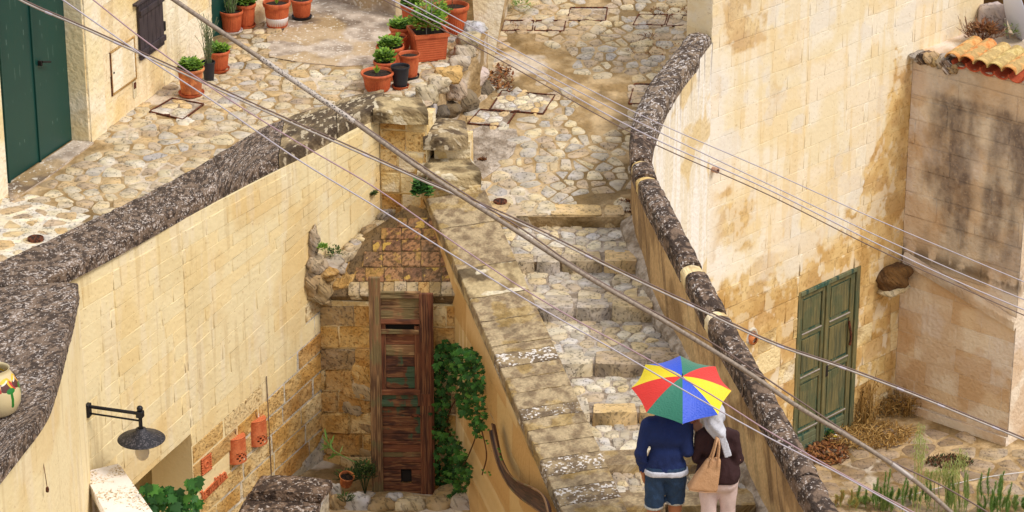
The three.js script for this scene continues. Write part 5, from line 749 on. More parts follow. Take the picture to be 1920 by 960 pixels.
// ---------------------------------------------------------------- things on the retaining wall
const onR = (x, y, n = 0) => { const q = FR.px(x, y); return [q[0], q[1], n]; };
{ // wall lamp
  const o = thing('wall_lamp', 'black iron wall lamp with wide shallow shade and frosted glass on yellow wall', 'lamp'), b = hitPlane(162, 767, FR.o, FR.N), s = toPx(b)[2] / FPX, dir = V3(0.965, -0.01, 0.26).normalize(), L = 104 * s / 0.965;
  const bas = (g) => { g.applyMatrix4(new THREE.Matrix4().makeBasis(dir, UP, dir.clone().cross(UP))); return g; };
  part('wall_plate', bas(box(0.07, 0.15, 0.09, 0.01, -0.01, 0, 0.01)), M.ironBlk, o);
  const e = dir.clone().multiplyScalar(L); part('arm', tube([dir.clone().multiplyScalar(0.03).add(V3(0, 0.035, 0)), e.clone().add(V3(0, 0.03, 0))], 0.019, 4, 10), M.ironBlk, o); part('lower_arm', tube([dir.clone().multiplyScalar(0.03).add(V3(0, -0.045, 0)), e.clone().add(V3(0, -0.055, 0))], 0.011, 4, 8), M.ironBlk, o);
  part('joint_block', bas(box(0.075, 0.075, 0.075, L, 0.025, 0, 0.01)), M.ironBlk, o); part('ball_finial', new THREE.SphereGeometry(0.034, 18, 12).translate(e.x, e.y + 0.09, e.z), M.ironBlk, o);
  part('stem', new THREE.CylinderGeometry(0.02, 0.022, 0.2, 14).translate(e.x, e.y - 0.1, e.z), M.ironBlk, o); const R = 45 * s;
  part('shade', lathe([[0.03, 0.06], [0.055, 0.055], [0.06, 0.03], [R * 0.5, -0.012], [R * 0.96, -0.058], [R, -0.068], [R * 0.98, -0.074], [R * 0.9, -0.065], [R * 0.4, -0.02], [0, -0.01]], 48).translate(e.x, e.y - 0.2, e.z), M.iron, o);
  part('glass', lathe([[0.074, 0.03], [0.076, -0.15], [0.064, -0.195], [0.036, -0.225], [0, -0.23]], 28).translate(e.x, e.y - 0.285, e.z), M.glass, o); part('lamp_holder', new THREE.CylinderGeometry(0.03, 0.03, 0.1, 12).translate(e.x, e.y - 0.27, e.z), M.potWhite, o);
  o.position.copy(b);
}
{ // terracotta sconces
  [[442, 806, 'lower left terracotta wall sconce with punched holes on the yellow wall'], [481, 773, 'upper right terracotta wall sconce with punched holes on the yellow wall']].forEach(([x, y, label]) => {
    const o = thing('terracotta_sconce', label, 'sconce', 'terracotta wall sconces'), p = hitPlane(x, y + 12, FR.o, FR.N), s = toPx(p)[2] / FPX, H = 46 * s / 0.92, W = 0.13, pos = [], uv = [], idx = [], nu = 26, nv = 30;
    for (let j = 0; j <= nv; j++) for (let i = 0; i <= nu; i++) { const a = Math.PI * i / nu, v = j / nv, w = W * (0.94 + 0.06 * v); pos.push(-Math.cos(a) * w, -v * H, Math.sin(a) * w * 0.85); uv.push(i / nu * 0.35, v * 0.3); }
    for (let j = 0; j < nv; j++) for (let i = 0; i < nu; i++) { if (v0(j, i)) continue; const k = j * (nu + 1) + i; idx.push(k, k + nu + 1, k + 1, k + 1, k + nu + 1, k + nu + 2); }
    function v0(j, i) { return j > 16 && j < 28 && i > 5 && i < 24 && (j % 3 !== 0) && ((i + (Math.floor(j / 3) % 2) * 2) % 4 < 2); }
    part('shell', geo(pos, idx, uv), M.sconce, o); part('inside', new THREE.CylinderGeometry(W * 0.8, W * 0.8, H * 0.92, 18, 1, false, -Math.PI / 2, Math.PI).scale(1, 1, 0.7).translate(0, -H * 0.5, 0), M.rust, o); part('slanted_top', new THREE.CircleGeometry(W * 0.94, 20, 0, Math.PI).scale(1, 0.85, 1).rotateX(Math.PI / 2).scale(1, 1, 1).translate(0, 0.004, 0), M.sconce, o); part('flex', tube([V3(0.0, 0.01, 0.01), V3(-0.03, 0.08, 0.02), V3(-0.01, 0.1, 0)], 0.004, 8, 5), M.wireBrown, o);
    o.applyMatrix4(new THREE.Matrix4().makeBasis(FR.U, UP, FR.N)); o.position.copy(p);
  });
  const q = thing('terracotta_plaque', 'small terracotta relief plaque with beaded edge on the yellow wall', 'plaque'), a = FR.px(376, 862), b = FR.px(392, 850), c = FR.px(376, 890), w = b[0] - a[0], h = a[1] - c[1];
  const sk = (b[1] - a[1]); const poly = [[a[0], c[1]], [b[0], c[1] + sk], [b[0], b[1]], [a[0], a[1]]];
  part('tile', prism(poly, FR, 0.004, 0.022), M.sconce, q); const bead = []; for (let i = 0; i < 4; i++) { const m = poly[i], n = poly[(i + 1) % 4], k = 6; for (let j = 0; j < k; j++) bead.push(onF(new THREE.SphereGeometry(0.014, 6, 5), FR, mixn(m[0], n[0], j / k), mixn(m[1], n[1], j / k), 0.022)); } part('beaded_edge', bead, M.sconce, q); part('relief', onF(new THREE.TorusGeometry(w * 0.22, 0.012, 6, 14), FR, (a[0] + b[0]) / 2, (a[1] + c[1]) / 2 + sk / 2, 0.022), M.sconce, q);
  const sg = thing('terracotta_letters', 'row of small raised terracotta letters fixed on a pale block of the yellow wall', 'sign'), font = await new FontLoader().loadAsync('fonts/droid/droid_serif_bold.typeface.json'), s0 = FR.px(377, 936), s1 = FR.px(419, 895), ang = Math.atan2(s1[1] - s0[1], s1[0] - s0[0]), L = Math.hypot(s1[0] - s0[0], s1[1] - s0[1]);
  const word = 'larmenitta'; [...word].forEach((ch, i) => { const g = new TextGeometry(ch, { font, size: 0.13, depth: 0.02, curveSegments: 3, bevelEnabled: false }); g.translate(i * L / word.length, 0, 0); g.rotateZ(ang); part('letter', onF(g, FR, s0[0], s0[1] - 0.03, 0.004), M.sconce, sg); });
}
{ // rusty wire hanging from the bending wall coping
  const o = thing('hanging_wire', 'thin rusty wire hanging down the yellow wall with a small rusty tag', 'wire'), p = [[58, 757], [70, 762], [76, 785], [76, 830], [84, 885], [89, 918]].map(([x, y], i) => hitD(x, y, 27.3 + (i < 2 ? 0 : 0.0)));
  part('wire', tube(p, 0.004, 30, 5), M.rust, o); part('tag', at(boulder(0.018, 0.035, 0.015, 3, 1, 0.2, 0.6), p[5]), M.rust, o);
  const q = thing('wall_cable', 'thin dark cable running straight down the yellow wall right of the sconces', 'cable'); const A = hitPlane(497, 705, FR.o, FR.N), B = hitPlane(507, 905, FR.o, FR.N); part('cable', tube([A, B].map((v) => v.clone().addScaledVector(FR.N, 0.02)), 0.006, 4, 5), M.wireBrown, q);
}
{ // painted jug on the dark coping
  const o = thing('painted_jug', 'cream glazed jug painted with yellow and red flowers, on the dark coping', 'jug'), c = hitY(-3, 772, CAPY + 0.06), s = toPx(c)[2] / FPX, k = s * 45;
  const cv = document.createElement('canvas'); cv.width = 1024; cv.height = 512; const x = cv.getContext('2d'); x.fillStyle = '#d9c79a'; x.fillRect(0, 0, 1024, 512);
  for (let i = 0; i < 8; i++) { const u = i * 128 + 40; x.fillStyle = '#5b2a22'; x.beginPath(); x.ellipse(u, 150, 58, 52, 0.3, 0, 7); x.fill(); x.fillStyle = '#e9b921'; x.beginPath(); x.ellipse(u + 52, 130, 26, 66, -0.35, 0, 7); x.fill(); x.fillStyle = '#b8322a'; x.beginPath(); x.ellipse(u + 66, 150, 14, 54, -0.35, 0, 7); x.fill(); x.fillStyle = '#efe3d0'; x.beginPath(); x.ellipse(u, 110, 40, 12, -0.5, 0, 7); x.fill(); x.fillStyle = '#e8c62c'; x.beginPath(); x.ellipse(u - 10, 92, 40, 16, -0.5, 0, 7); x.fill(); x.fillStyle = '#1e7a2c'; x.fillRect(u + 26, 190, 22, 170); x.beginPath(); x.ellipse(u + 36, 200, 38, 30, 0, 0, 7); x.fill(); x.beginPath(); x.ellipse(u + 37, 362, 12, 26, 0, 0, 7); x.fill(); }
  const t = new THREE.CanvasTexture(cv); t.colorSpace = THREE.SRGBColorSpace; t.wrapS = THREE.RepeatWrapping;
  const pr = [[0.0, 0], [0.62, 0.0], [0.8, 0.14], [0.97, 0.5], [1.0, 0.85], [0.93, 1.25], [0.76, 1.6], [0.6, 1.84], [0.56, 1.95], [0.6, 2.02], [0.57, 2.02], [0.52, 1.95], [0.56, 1.8], [0.75, 1.4], [0.85, 0.9]].map(([r, y]) => new THREE.Vector2(r * k, y * k)), g = new THREE.LatheGeometry(pr, 48), uv = g.attributes.uv, P = g.attributes.position;
  for (let i = 0; i < uv.count; i++) uv.setY(i, clamp(P.getY(i) / (2.02 * k)));
  part('body', g, new THREE.MeshPhysicalMaterial({ map: t, roughness: 0.35, clearcoat: 0.6, clearcoatRoughness: 0.15, side: THREE.DoubleSide }), o); o.position.copy(c); o.rotation.y = 0.4;
}
// ---------------------------------------------------------------- near wall tops at the bottom of the picture
{ const o = thing('white_wall_top', 'white painted wall top with ochre stains, below the black lamp', 'wall'), y = -1.2, top = [[155, 884], [223, 868], [330, 1022], [245, 1050]].map(([a, b]) => { const p = hitY(a, b, y); return [p.x, -p.z]; }), F = flat(y);
  part('coping', slab(chaikin(top, 0.04), F, { h: 0, ch: 0.012, dep: 0.11, flat: true }), M.whitePaint, o); part('wall_body', prism(inset(top, 0.05), F, CFY - y - 0.2, -0.1), M.whitePaint, o); part('moulding', slab(inset(top, 0.025), F, { h: -0.11, ch: 0.012, dep: 0.17, flat: true }), M.whitePaint, o); }
{ const o = thing('lichen_wall_top', 'dark stepped stone wall top crusted with white lichen, at the bottom edge', 'wall'), y = -2.2;
  const L = [[489, 890], [478, 903], [467, 921]].map((p) => hitY(...p, y)), R = [[624, 899], [618, 908], [603, 925]].map((p) => hitY(...p, y)); part('upper_slab', coping(L, R, 0.1, { amp: 0.012, rnd: 0.05, seed: 4, across: 12 }), M.capDark, o);
  const y2 = y - 0.13, L2 = [[468, 918], [456, 938], [444, 962], [425, 1010]].map((p) => hitY(...p, y2)), R2 = [[604, 922], [600, 940], [597, 962], [590, 1010]].map((p) => hitY(...p, y2)); part('lower_slab', coping(L2, R2, 0.12, { amp: 0.012, rnd: 0.04, seed: 8, across: 12 }), M.capDark, o);
  const q = [[494, 896], [616, 904], [592, 960], [586, 1015], [440, 1015], [458, 955]].map(([a, b]) => { const p = hitY(a, b, y - 0.12); return [p.x, -p.z]; }); part('wall_body', prism(q, flat(0), CFY - 0.2, y - 0.22), M.mortar, o); }

// ---------------------------------------------------------------- old wooden door leaning in the niche
{
  const o = thing('old_wooden_door', 'tall worn brown plank door with green paint traces, leaning in the niche', 'door'), b = hitY(704, 938, CFY + 0.015), top = hitZ(704, 545, b.z - 0.16), F = new Frame(b, V3(1, 0, 0), top.clone().sub(b)), q = (x, y) => F.px(x, y);
  const pl = (name, x0, y0, x1, y1, n, d, m, parent = o, tl = 0) => { const a = q(x0, y1), c = q(x1, y0), w = c[0] - a[0], h = c[1] - a[1]; const g = box(w, h, d, 0, 0, 0, 0.006), u = g.attributes.uv, P = g.attributes.position; for (let i = 0; i < u.count; i++) u.setXY(i, P.getX(i) + x0 * 0.013, P.getY(i) + y0 * 0.017); g.rotateZ(tl); return part(name, onF(g, F, a[0] + w / 2, a[1] + h / 2, n), m, parent); };
  pl('stile', 698, 518, 713, 936, 0.03, 0.06, M.woodPale); pl('stile', 790, 548, 808, 938, 0.03, 0.055, M.wood); pl('edge_strip', 807, 550, 812, 936, 0.0, 0.05, M.wood);
  pl('rail', 712, 545, 789, 557, 0.03, 0.045, M.woodPaleX); pl('board', 713, 557, 789, 576, 0.005, 0.03, M.woodPaleX); pl('board', 713, 576.6, 789, 598, 0.008, 0.03, M.woodPaleX); pl('rail', 712, 597, 790, 605, 0.035, 0.045, M.woodX);
  pl('dark_gap', 714, 604, 790, 735, -0.03, 0.02, M.dark); pl('inner_stile', 714, 606, 723, 732, 0.012, 0.035, M.wood); pl('inner_stile', 778, 610, 788, 732, 0.012, 0.035, M.wood); pl('inner_rail', 714, 616, 786, 624, 0.03, 0.035, M.woodPaleX, o, -0.02);
  for (let i = 0; i < 5; i++) pl('panel_board', 722, 626 + i * 20.5, 779, 645.8 + i * 20.5, -0.005 + (i % 2) * 0.004, 0.024, [M.woodX, M.woodPaleX, M.woodGreenX, M.woodGreenX, M.woodGreenX][i]);
  pl('rail', 712, 728, 791, 738, 0.03, 0.045, M.woodX); pl('board', 714, 738.5, 790, 747, 0.008, 0.03, M.woodGreenX); pl('rail', 714, 747, 784, 759, 0.034, 0.05, M.woodGreenX); pl('stile_block', 784, 735, 808, 758, 0.035, 0.05, M.wood);
  [[762, 779], [779.5, 796], [796.5, 812], [812.5, 825]].forEach(([a, c], i) => pl('board', 714, a, 791, c, 0.004 + (i % 2) * 0.006, 0.03, M.woodGreenX)); pl('board', 714, 825.5, 791, 832, 0.012, 0.03, M.woodX);
  [[832.5, 846], [846.5, 856], [856.5, 866], [866.5, 879]].forEach(([a, c], i) => pl('split_board', 714, a, 791, c, [0.012, -0.002, 0.01, 0.0][i], 0.03, i === 1 ? M.woodPaleX : M.woodX, o, (i % 2 ? -1 : 1) * 0.006));
  pl('board', 714, 880, 752, 905, 0.004, 0.03, M.woodX); pl('board', 772, 880, 791, 905, 0.004, 0.03, M.woodX); pl('hole_backing', 750, 884, 774, 905, -0.03, 0.02, M.dark); pl('board', 714, 905.5, 791, 919, 0.008, 0.03, M.woodX); pl('bottom_rail', 704, 919, 808, 937, 0.02, 0.05, M.woodX);
  pl('backing', 712, 556, 792, 604, -0.03, 0.02, M.dark); pl('backing', 712, 735, 792, 884, -0.03, 0.02, M.dark); pl('handle', 770, 774, 791, 779, 0.05, 0.02, M.rust);
}
// stones piled on the courtyard floor
{
  const list = [[634, 946, 18, 16, 1], [671, 945, 24, 17, 2], [713, 951, 27, 15, 3], [740, 935, 17, 10, 2], [768, 949, 29, 13, 4], [821, 951, 27, 15, 1], [848, 924, 30, 11, 3], [874, 946, 29, 17, 0], [629, 921, 10, 14, 2], [688, 931, 15, 8, 0], [919, 955, 17, 11, 2], [655, 962, 14, 9, 0], [795, 962, 24, 10, 3]];
  const LB = ['tan boulder beside the lichen wall top', 'grey-white angular boulder below the broken clay pot', 'wide flat tan boulder at the foot of the old door', 'small white stone balanced against the old door foot', 'long pale flat boulder under the small white stone', 'round brown boulder right of the old door foot', 'tilted brown stone slab among the creeper leaves', 'large grey boulder below the creeper', 'small upright white stone beside the clay pot', 'flat tan stone at the left foot of the door', 'white stone beside the stair side wall', 'grey stone at the bottom edge of the niche', 'brown stone at the bottom edge under the flat boulder'];
  list.forEach(([x, y, a, b, m], i) => { const p = hitZ(x, y, i === 3 ? 1.86 : y > 940 ? 2.0 : 1.75), s = toPx(p)[2] / FPX, o = thing('boulder', LB[i], 'stone', 'stones in the niche'); part('stone', boulder(a * s * 1.15, b * s * 1.3, a * s * 0.8, i * 9.3 + 4, 4, 0.2, 0.5), BOULD[m], o); o.position.copy(p); o.rotation.set(0, 0, i === 6 ? 0.22 : (i % 3 - 1) * 0.08); });
  part('rubble_fill', at(boulder(1.5, 0.22, 0.5, 5, 4, 0.2, 0.7), V3(-1.3, CFY - 0.02, 1.95)), M.bed, court);
  const p = hitZ(648, 905, 1.6), s = toPx(p)[2] / FPX, o = thing('broken_clay_pot', 'old red clay pot with dead plant at the left of the niche', 'flower pot'); part('pot', lathe(potProfile(30 * s, 24 * s, 'rim'), 28), M.potOld, o); part('soil', lathe([[0, 18 * s], [12 * s, 18 * s]], 16), M.soil, o); o.position.copy(p); o.position.y -= 0.03; o.rotation.set(0.25, 0, -0.15);
}
{ // curved trough leaning on the stair wall
  const o = thing('curved_trough', 'long curved dark brown trough leaning against the stair side wall', 'trough'), pl = FP.o.clone().addScaledVector(FP.N, 0.1), c = [[926, 800, 15], [932, 830, 15], [941, 862, 13], [956, 892, 12], [978, 916, 13], [1004, 932, 17], [1026, 952, 18], [1034, 985, 15]].map(([x, y, w]) => [hitPlane(x, y, pl, FP.N), w]);
  const cv = new THREE.CatmullRomCurve3(c.map((v) => v[0])), pos = [], uv = [], idx = [], n = 40, m = 10; let L = 0, pv;
  for (let i = 0; i <= n; i++) { const t = i / n, p = cv.getPoint(t), T = cv.getTangent(t), side = T.clone().cross(FP.N).normalize(), wi = t * (c.length - 1), k = Math.min(c.length - 2, Math.floor(wi)), w = mixn(c[k][1], c[k + 1][1], wi - k) * 0.0062 * (1 + 0.06 * n3(i, 2, 3)); if (pv) L += p.distanceTo(pv); pv = p; for (let j = 0; j <= m; j++) { const a = (j / m - 0.5) * 2.7; const q = p.clone().addScaledVector(side, Math.sin(a) * w).addScaledVector(FP.N, 0.05 - Math.cos(a) * w * 0.75); pos.push(q.x, q.y, q.z); uv.push(j / m * 0.2, L); } }
  for (let i = 0; i < n; i++) for (let j = 0; j < m; j++) { const a = i * (m + 1) + j; idx.push(a, a + 1, a + m + 1, a + 1, a + m + 2, a + m + 1); }
  const tm = std({ map: place(woodTex('#4a2c22', '#6e4632', '#2b1712', null, 0, 8), 0, 0, 0.3, 0.8), roughness: 0.6 }); part('trough', geo(pos, idx, uv), tm, o); for (const j of [0, m]) { const e = []; for (let i = 0; i <= n; i++) { const k = (i * (m + 1) + j) * 3; e.push(V3(pos[k], pos[k + 1], pos[k + 2])); } part('frayed_edge', tube(e, 0.011, 40, 5), M.woodPale, o); }
}
// ---------------------------------------------------------------- green double door on the right
{
  const o = thing('green_door', 'old olive green panelled double door in the ochre stone wall', 'door'), w = dU1 - dU0, h = dV1 - GY, B = (x0, y0, x1, y1, n, d, m, nm, parent = o) => { const g = box(x1 - x0, y1 - y0, d, 0, 0, 0, 0.008), u = g.attributes.uv, P = g.attributes.position; for (let i = 0; i < u.count; i++) u.setXY(i, P.getX(i) + x0 * 3.1, P.getY(i) + y0 * 2.3); return part(nm, onF(g, FW, dU0 + (x0 + x1) / 2, GY + (y0 + y1) / 2, n), m, parent); };
  B(0.0, 0, 0.05, h, -0.02, 0.08, M.olive, 'jamb'); B(w - 0.09, 0, w, h, -0.02, 0.08, M.olive, 'jamb'); B(0.05, h - 0.06, w - 0.09, h, -0.02, 0.09, M.doorEdge, 'lintel'); B(0, -0.06, w, 0.0, -0.02, 0.14, M.concrete, 'sill');
  const rows = [[0.03, 0.24], [0.275, 0.51], [0.555, 0.85]], mid = w * 0.48;
  [[0.05, mid - 0.01], [mid + 0.0, w - 0.09]].forEach(([a, b], s) => {
    const lf = B(a, 0.01, b, h - 0.06, -0.05, 0.03, M.doorEdge, 'door_leaf'), st = 0.085, H = h - 0.06;
    B(a, 0.01, a + st, H, -0.022, 0.03, M.olive, 'stile', lf); B(b - st, 0.01, b, H, -0.022, 0.03, M.olive, 'stile', lf);
    let prev = 0; const yy = (f) => H * (1 - f); [...rows, [0.87, 1]].forEach(([f0, f1], i) => { B(a + st, yy(f0), b - st, yy(prev), -0.022, 0.03, M.oliveX, 'rail', lf); if (i) B(a + st - 0.005, yy(prev) - 0.004 - 0.02, b - st + 0.005, yy(prev) - 0.004, -0.008, 0.02, M.steel, 'weathered_drip_moulding', lf); prev = f1; });
    rows.forEach(([f0, f1]) => { B(a + st + 0.03, yy(f1) + 0.035, b - st - 0.03, yy(f0) - 0.035, -0.035, 0.03, M.olive, 'panel', lf); });
    for (let i = 0; i < 3; i++) B(a + st, 0.01 + i * 0.085, b - st, 0.09 + i * 0.085, -0.03, 0.03, M.doorEdge, 'bottom_board', lf);
  });
  B(mid - 0.04, 0.01, mid + 0.02, h - 0.06, 0.0, 0.035, M.olive, 'cover_strip'); part('iron_bar', onF(tube([V3(0, 0, 0), V3(0.03, -0.2, 0.02), V3(0.05, -0.38, 0)], 0.02, 8, 6), FW, dU0 + w * 0.84, GY + h * 0.69, 0.02), M.rust, o); part('lock_plate', onF(box(0.07, 0.16, 0.02), FW, dU0 + mid + 0.05, GY + h * 0.44, 0.0), M.dark, o);
}
// fittings on the big wall
{ const o = thing('wall_outlet_pipe', 'short pale clay outlet pipe in the ochre wall left of the green door', 'pipe'), p = FW.px(1408, 630); part('pipe', onF(lathe([[0.045, 0.2], [0.075, 0.2], [0.08, 0], [0.05, 0]], 18).rotateX(Math.PI / 2).rotateX(0.2).translate(0, 0, -0.12), FW, p[0], p[1], 0.0), M.potOld, o); part('collar', onF(new THREE.TorusGeometry(0.1, 0.03, 6, 18), FW, p[0], p[1], 0), M.mortar, o);
  const s = thing('small_clay_pipe', 'tiny clay pipe stub on the whitewashed wall under the lane parapet', 'pipe'), q = FW.px(1336, 317); part('pipe', onF(lathe([[0.024, 0.11], [0.036, 0.11], [0.036, 0], [0.024, 0]], 14).rotateX(Math.PI / 2), FW, Math.max(0.03, q[0]), q[1], -0.02), stoneMat('#d9ad96', 0.004), s);
  const k = thing('stone_bracket', 'brown weathered stone bracket jutting from the inner corner above the green door', 'stone bracket'), c = hitPlane(1676, 510, FW.o, FW.N).addScaledVector(FW.N, 0.1).addScaledVector(FX.N, 0.15); part('stone', at(boulder(0.3, 0.18, 0.22, 4, 4, 0.2, 0.55), c, 0, 0.75, 0.1), std({ map: M.slab.map, color: new THREE.Color('#b3987c'), bumpMap: capBump, bumpScale: 0.06, roughness: 1 }), k); part('pale_lip', at(boulder(0.27, 0.07, 0.2, 7, 3, 0.2, 0.4), c.clone().add(V3(0, -0.16, 0.02)), 0, 0.75, 0.1), BOULD[4], k); }
{ // satellite dish and dry scrub on and behind the lean-to
  const onTop = (x, y, up = 0) => hitY(x, y, xTop).add(V3(0, up, 0));
  const o = thing('satellite_dish', 'bluish white satellite dish seen almost edge-on above the barrel tiles', 'satellite dish'), pr = []; for (let i = 0; i <= 8; i++) pr.push([0.36 * i / 8, 0.09 * (i / 8) ** 2]); part('dish', lathe([...pr, [0.365, 0.1], [0.36, 0.098]], 32).rotateZ(-Math.PI / 2), std({ color: new THREE.Color('#d4d9ec'), roughness: 0.45 }), o); part('arm', tube([V3(0, -0.3, 0), V3(0.25, -0.25, 0), V3(0.4, -0.02, 0)], 0.012, 8, 6), M.steel, o); part('mast', new THREE.CylinderGeometry(0.02, 0.02, 0.6, 8).translate(-0.06, -0.35, 0), M.steel, o); o.position.copy(onTop(1888, 74, 0.38)); o.rotation.set(0, 0.28, 0.2); o.scale.set(1, 1.15, 1);
  const d = thing('dry_shrub', 'rusty brown dry shrub between the house wall and the satellite dish', 'shrub'), p = onTop(1843, 84, 0.16); bushy(d, V3(0, 0, 0), 0.3, 0.24, 0.25, 520, 0.07, LF.rusty, 81, 0.3, 0.2); part('twigs', stalks(50, 82, (i, r) => { const a = r() * 6.28, k = 0.3 * r(); return [V3(0, -0.16, 0), V3(Math.cos(a) * k, 0.0, Math.sin(a) * k), V3(Math.cos(a) * k * 1.4, 0.25 * r(), Math.sin(a) * k * 1.3)]; }), LF.rusty[0], d); d.position.copy(p);
  const st = thing('pale_stone', 'pale pinkish stone block above the rusty shrub', 'stone'), q = onTop(1858, 56, 0.2); part('stone', boulder(0.24, 0.22, 0.18, 8, 3, 0.14, 0.75), stoneMat('#d8c6c0', 0.03), st); st.position.copy(q);
  const bk = thing('overgrown_bank', 'brown overgrown bank behind the satellite dish', 'bank'), e = onTop(1925, 40, 0); part('earth', at(boulder(1.4, 1.9, 0.9, 3, 4, 0.2, 0.3), e.clone().add(V3(0.75, 0.5, -1.3))), std({ map: M.bed.map, color: new THREE.Color('#a08a66'), roughness: 1 }), bk); bushy(bk, e.clone().add(V3(0.45, 0.5, -0.5)), 0.8, 0.9, 0.4, 1100, 0.1, [LF.dry[1], LF.rusty[1], LF.weed[2]], 84, 0.2, 0.3);
  const wd = thing('dish_weed', 'small leafy green weed in front of the satellite dish', 'weed'); bushy(wd, V3(0, 0, 0), 0.12, 0.24, 0.1, 80, 0.06, LF.weed, 85, 0.25, 0.1); wd.position.copy(onTop(1898, 80, 0.14)); }
// litter in the yard
{ const o = thing('paper_scrap', 'crumpled white and yellow paper scrap by the green door', 'litter'), c = hitY(1567, 823, GY + 0.02); part('scrap', geo([-0.09, 0.01, 0.02, 0.02, 0.03, 0.06, 0.1, 0.02, -0.02, 0.0, 0.05, -0.06], [0, 1, 2, 0, 2, 3], [0, 0, 1, 0, 1, 1, 0, 1]), M.whitePaint, o); part('yellow_print', geo([-0.05, 0.037, 0.005, 0.0, 0.045, 0.03, 0.05, 0.043, 0.0, 0.0, 0.051, -0.02], [0, 1, 2, 0, 2, 3], [0, 0, 1, 0, 1, 1, 0, 1]), std({ color: new THREE.Color('#e0c93a'), roughness: 0.6 }), o); o.position.copy(c);
  const l = thing('orange_leaf', 'single orange leaf lying on the yard paving', 'leaf'); part('leaf_blade', leafGeo(0.13, 0.08, 0.2).rotateX(-1.3), leafM('#d98a25', 0.1), l); l.position.copy(hitY(1672, 820, GY + 0.03)); }

// ---------------------------------------------------------------- two people under an umbrella
function surfaceNets(f, lo, hi, h, uvk = 1) {
  const nx = Math.ceil((hi[0] - lo[0]) / h) + 1, ny = Math.ceil((hi[1] - lo[1]) / h) + 1, nz = Math.ceil((hi[2] - lo[2]) / h) + 1, F = new Float32Array(nx * ny * nz), I = (x, y, z) => x + nx * (y + ny * z);
  for (let z = 0; z < nz; z++) for (let y = 0; y < ny; y++) for (let x = 0; x < nx; x++) F[I(x, y, z)] = f(lo[0] + x * h, lo[1] + y * h, lo[2] + z * h);
  const id = new Int32Array(nx * ny * nz).fill(-1), pos = [], uv = [], idx = [];
  const E = [[0, 1], [0, 2], [0, 4], [1, 3], [1, 5], [2, 3], [2, 6], [3, 7], [4, 5], [4, 6], [5, 7], [6, 7]];
  for (let z = 0; z < nz - 1; z++) for (let y = 0; y < ny - 1; y++) for (let x = 0; x < nx - 1; x++) {
    const c = []; let m = 0; for (let k = 0; k < 8; k++) { const v = F[I(x + (k & 1), y + ((k >> 1) & 1), z + (k >> 2))]; c.push(v); if (v < 0) m |= 1 << k; }
    if (m === 0 || m === 255) continue; let sx = 0, sy = 0, sz = 0, n = 0;
    for (const [a, b] of E) if ((c[a] < 0) !== (c[b] < 0)) { const t = c[a] / (c[a] - c[b]); sx += mixn(a & 1, b & 1, t); sy += mixn((a >> 1) & 1, (b >> 1) & 1, t); sz += mixn(a >> 2, b >> 2, t); n++; }
    id[I(x, y, z)] = pos.length / 3; const px = lo[0] + (x + sx / n) * h, py = lo[1] + (y + sy / n) * h, pz = lo[2] + (z + sz / n) * h; pos.push(px, py, pz); uv.push((px + pz * 0.6) * uvk, (py + pz * 0.3) * uvk);
  }
  const quad = (a, b, c, d, s) => { if (a < 0 || b < 0 || c < 0 || d < 0) return; if (s) idx.push(a, b, c, a, c, d); else idx.push(a, c, b, a, d, c); };
  for (let z = 1; z < nz - 1; z++) for (let y = 1; y < ny - 1; y++) for (let x = 1; x < nx - 1; x++) {
    const s = F[I(x, y, z)] < 0;
    if (s !== F[I(x + 1, y, z)] < 0) quad(id[I(x, y - 1, z - 1)], id[I(x, y, z - 1)], id[I(x, y, z)], id[I(x, y - 1, z)], s);
    if (s !== F[I(x, y + 1, z)] < 0) quad(id[I(x - 1, y, z - 1)], id[I(x - 1, y, z)], id[I(x, y, z)], id[I(x, y, z - 1)], s);
    if (s !== F[I(x, y, z + 1)] < 0) quad(id[I(x - 1, y - 1, z)], id[I(x, y - 1, z)], id[I(x, y, z)], id[I(x - 1, y, z)], s);
  }
  const g = geo(pos, idx, uv); return g;
}
const cone = (x, y, z, a, b, ra, rb) => { const bx = b[0] - a[0], by = b[1] - a[1], bz = b[2] - a[2], px = x - a[0], py = y - a[1], pz = z - a[2], t = clamp((px * bx + py * by + pz * bz) / (bx * bx + by * by + bz * bz || 1)), dx = px - bx * t, dy = py - by * t, dz = pz - bz * t; return Math.sqrt(dx * dx + dy * dy + dz * dz) - (ra + (rb - ra) * t); };
const smin = (a, b, k) => { const h = Math.max(k - Math.abs(a - b), 0) / k; return Math.min(a, b) - h * h * k * 0.25; };
const field = (bones, k, grow = 0) => (x, y, z) => { let d = 9; for (const [a, b, ra, rb, sc] of bones) { const c = cone(x, y, sc ? (z - a[2]) * sc + a[2] : z, a, b, ra + grow, rb + grow); d = smin(d, c, k); } return d; };
const skin = std({ color: new THREE.Color('#b5764f'), roughness: 0.6 }), skin2 = std({ color: new THREE.Color('#c08a66'), roughness: 0.6 });
const fabric = (hex, n = 60, amt = 0.25) => std({ map: place(tex(256, 256, (x, y) => { const g = 1 - amt / 2 + amt * fb(x * n, y * n, 2) + 0.2 * (fb(x * 5, y * 5, 3) - 0.5); return lin(hex).map((v) => v * g); }), 0, 0, 0.5, 0.5), bumpMap: place(bedB, 0, 0, 0.25, 0.25), bumpScale: 0.003, roughness: 0.92 });
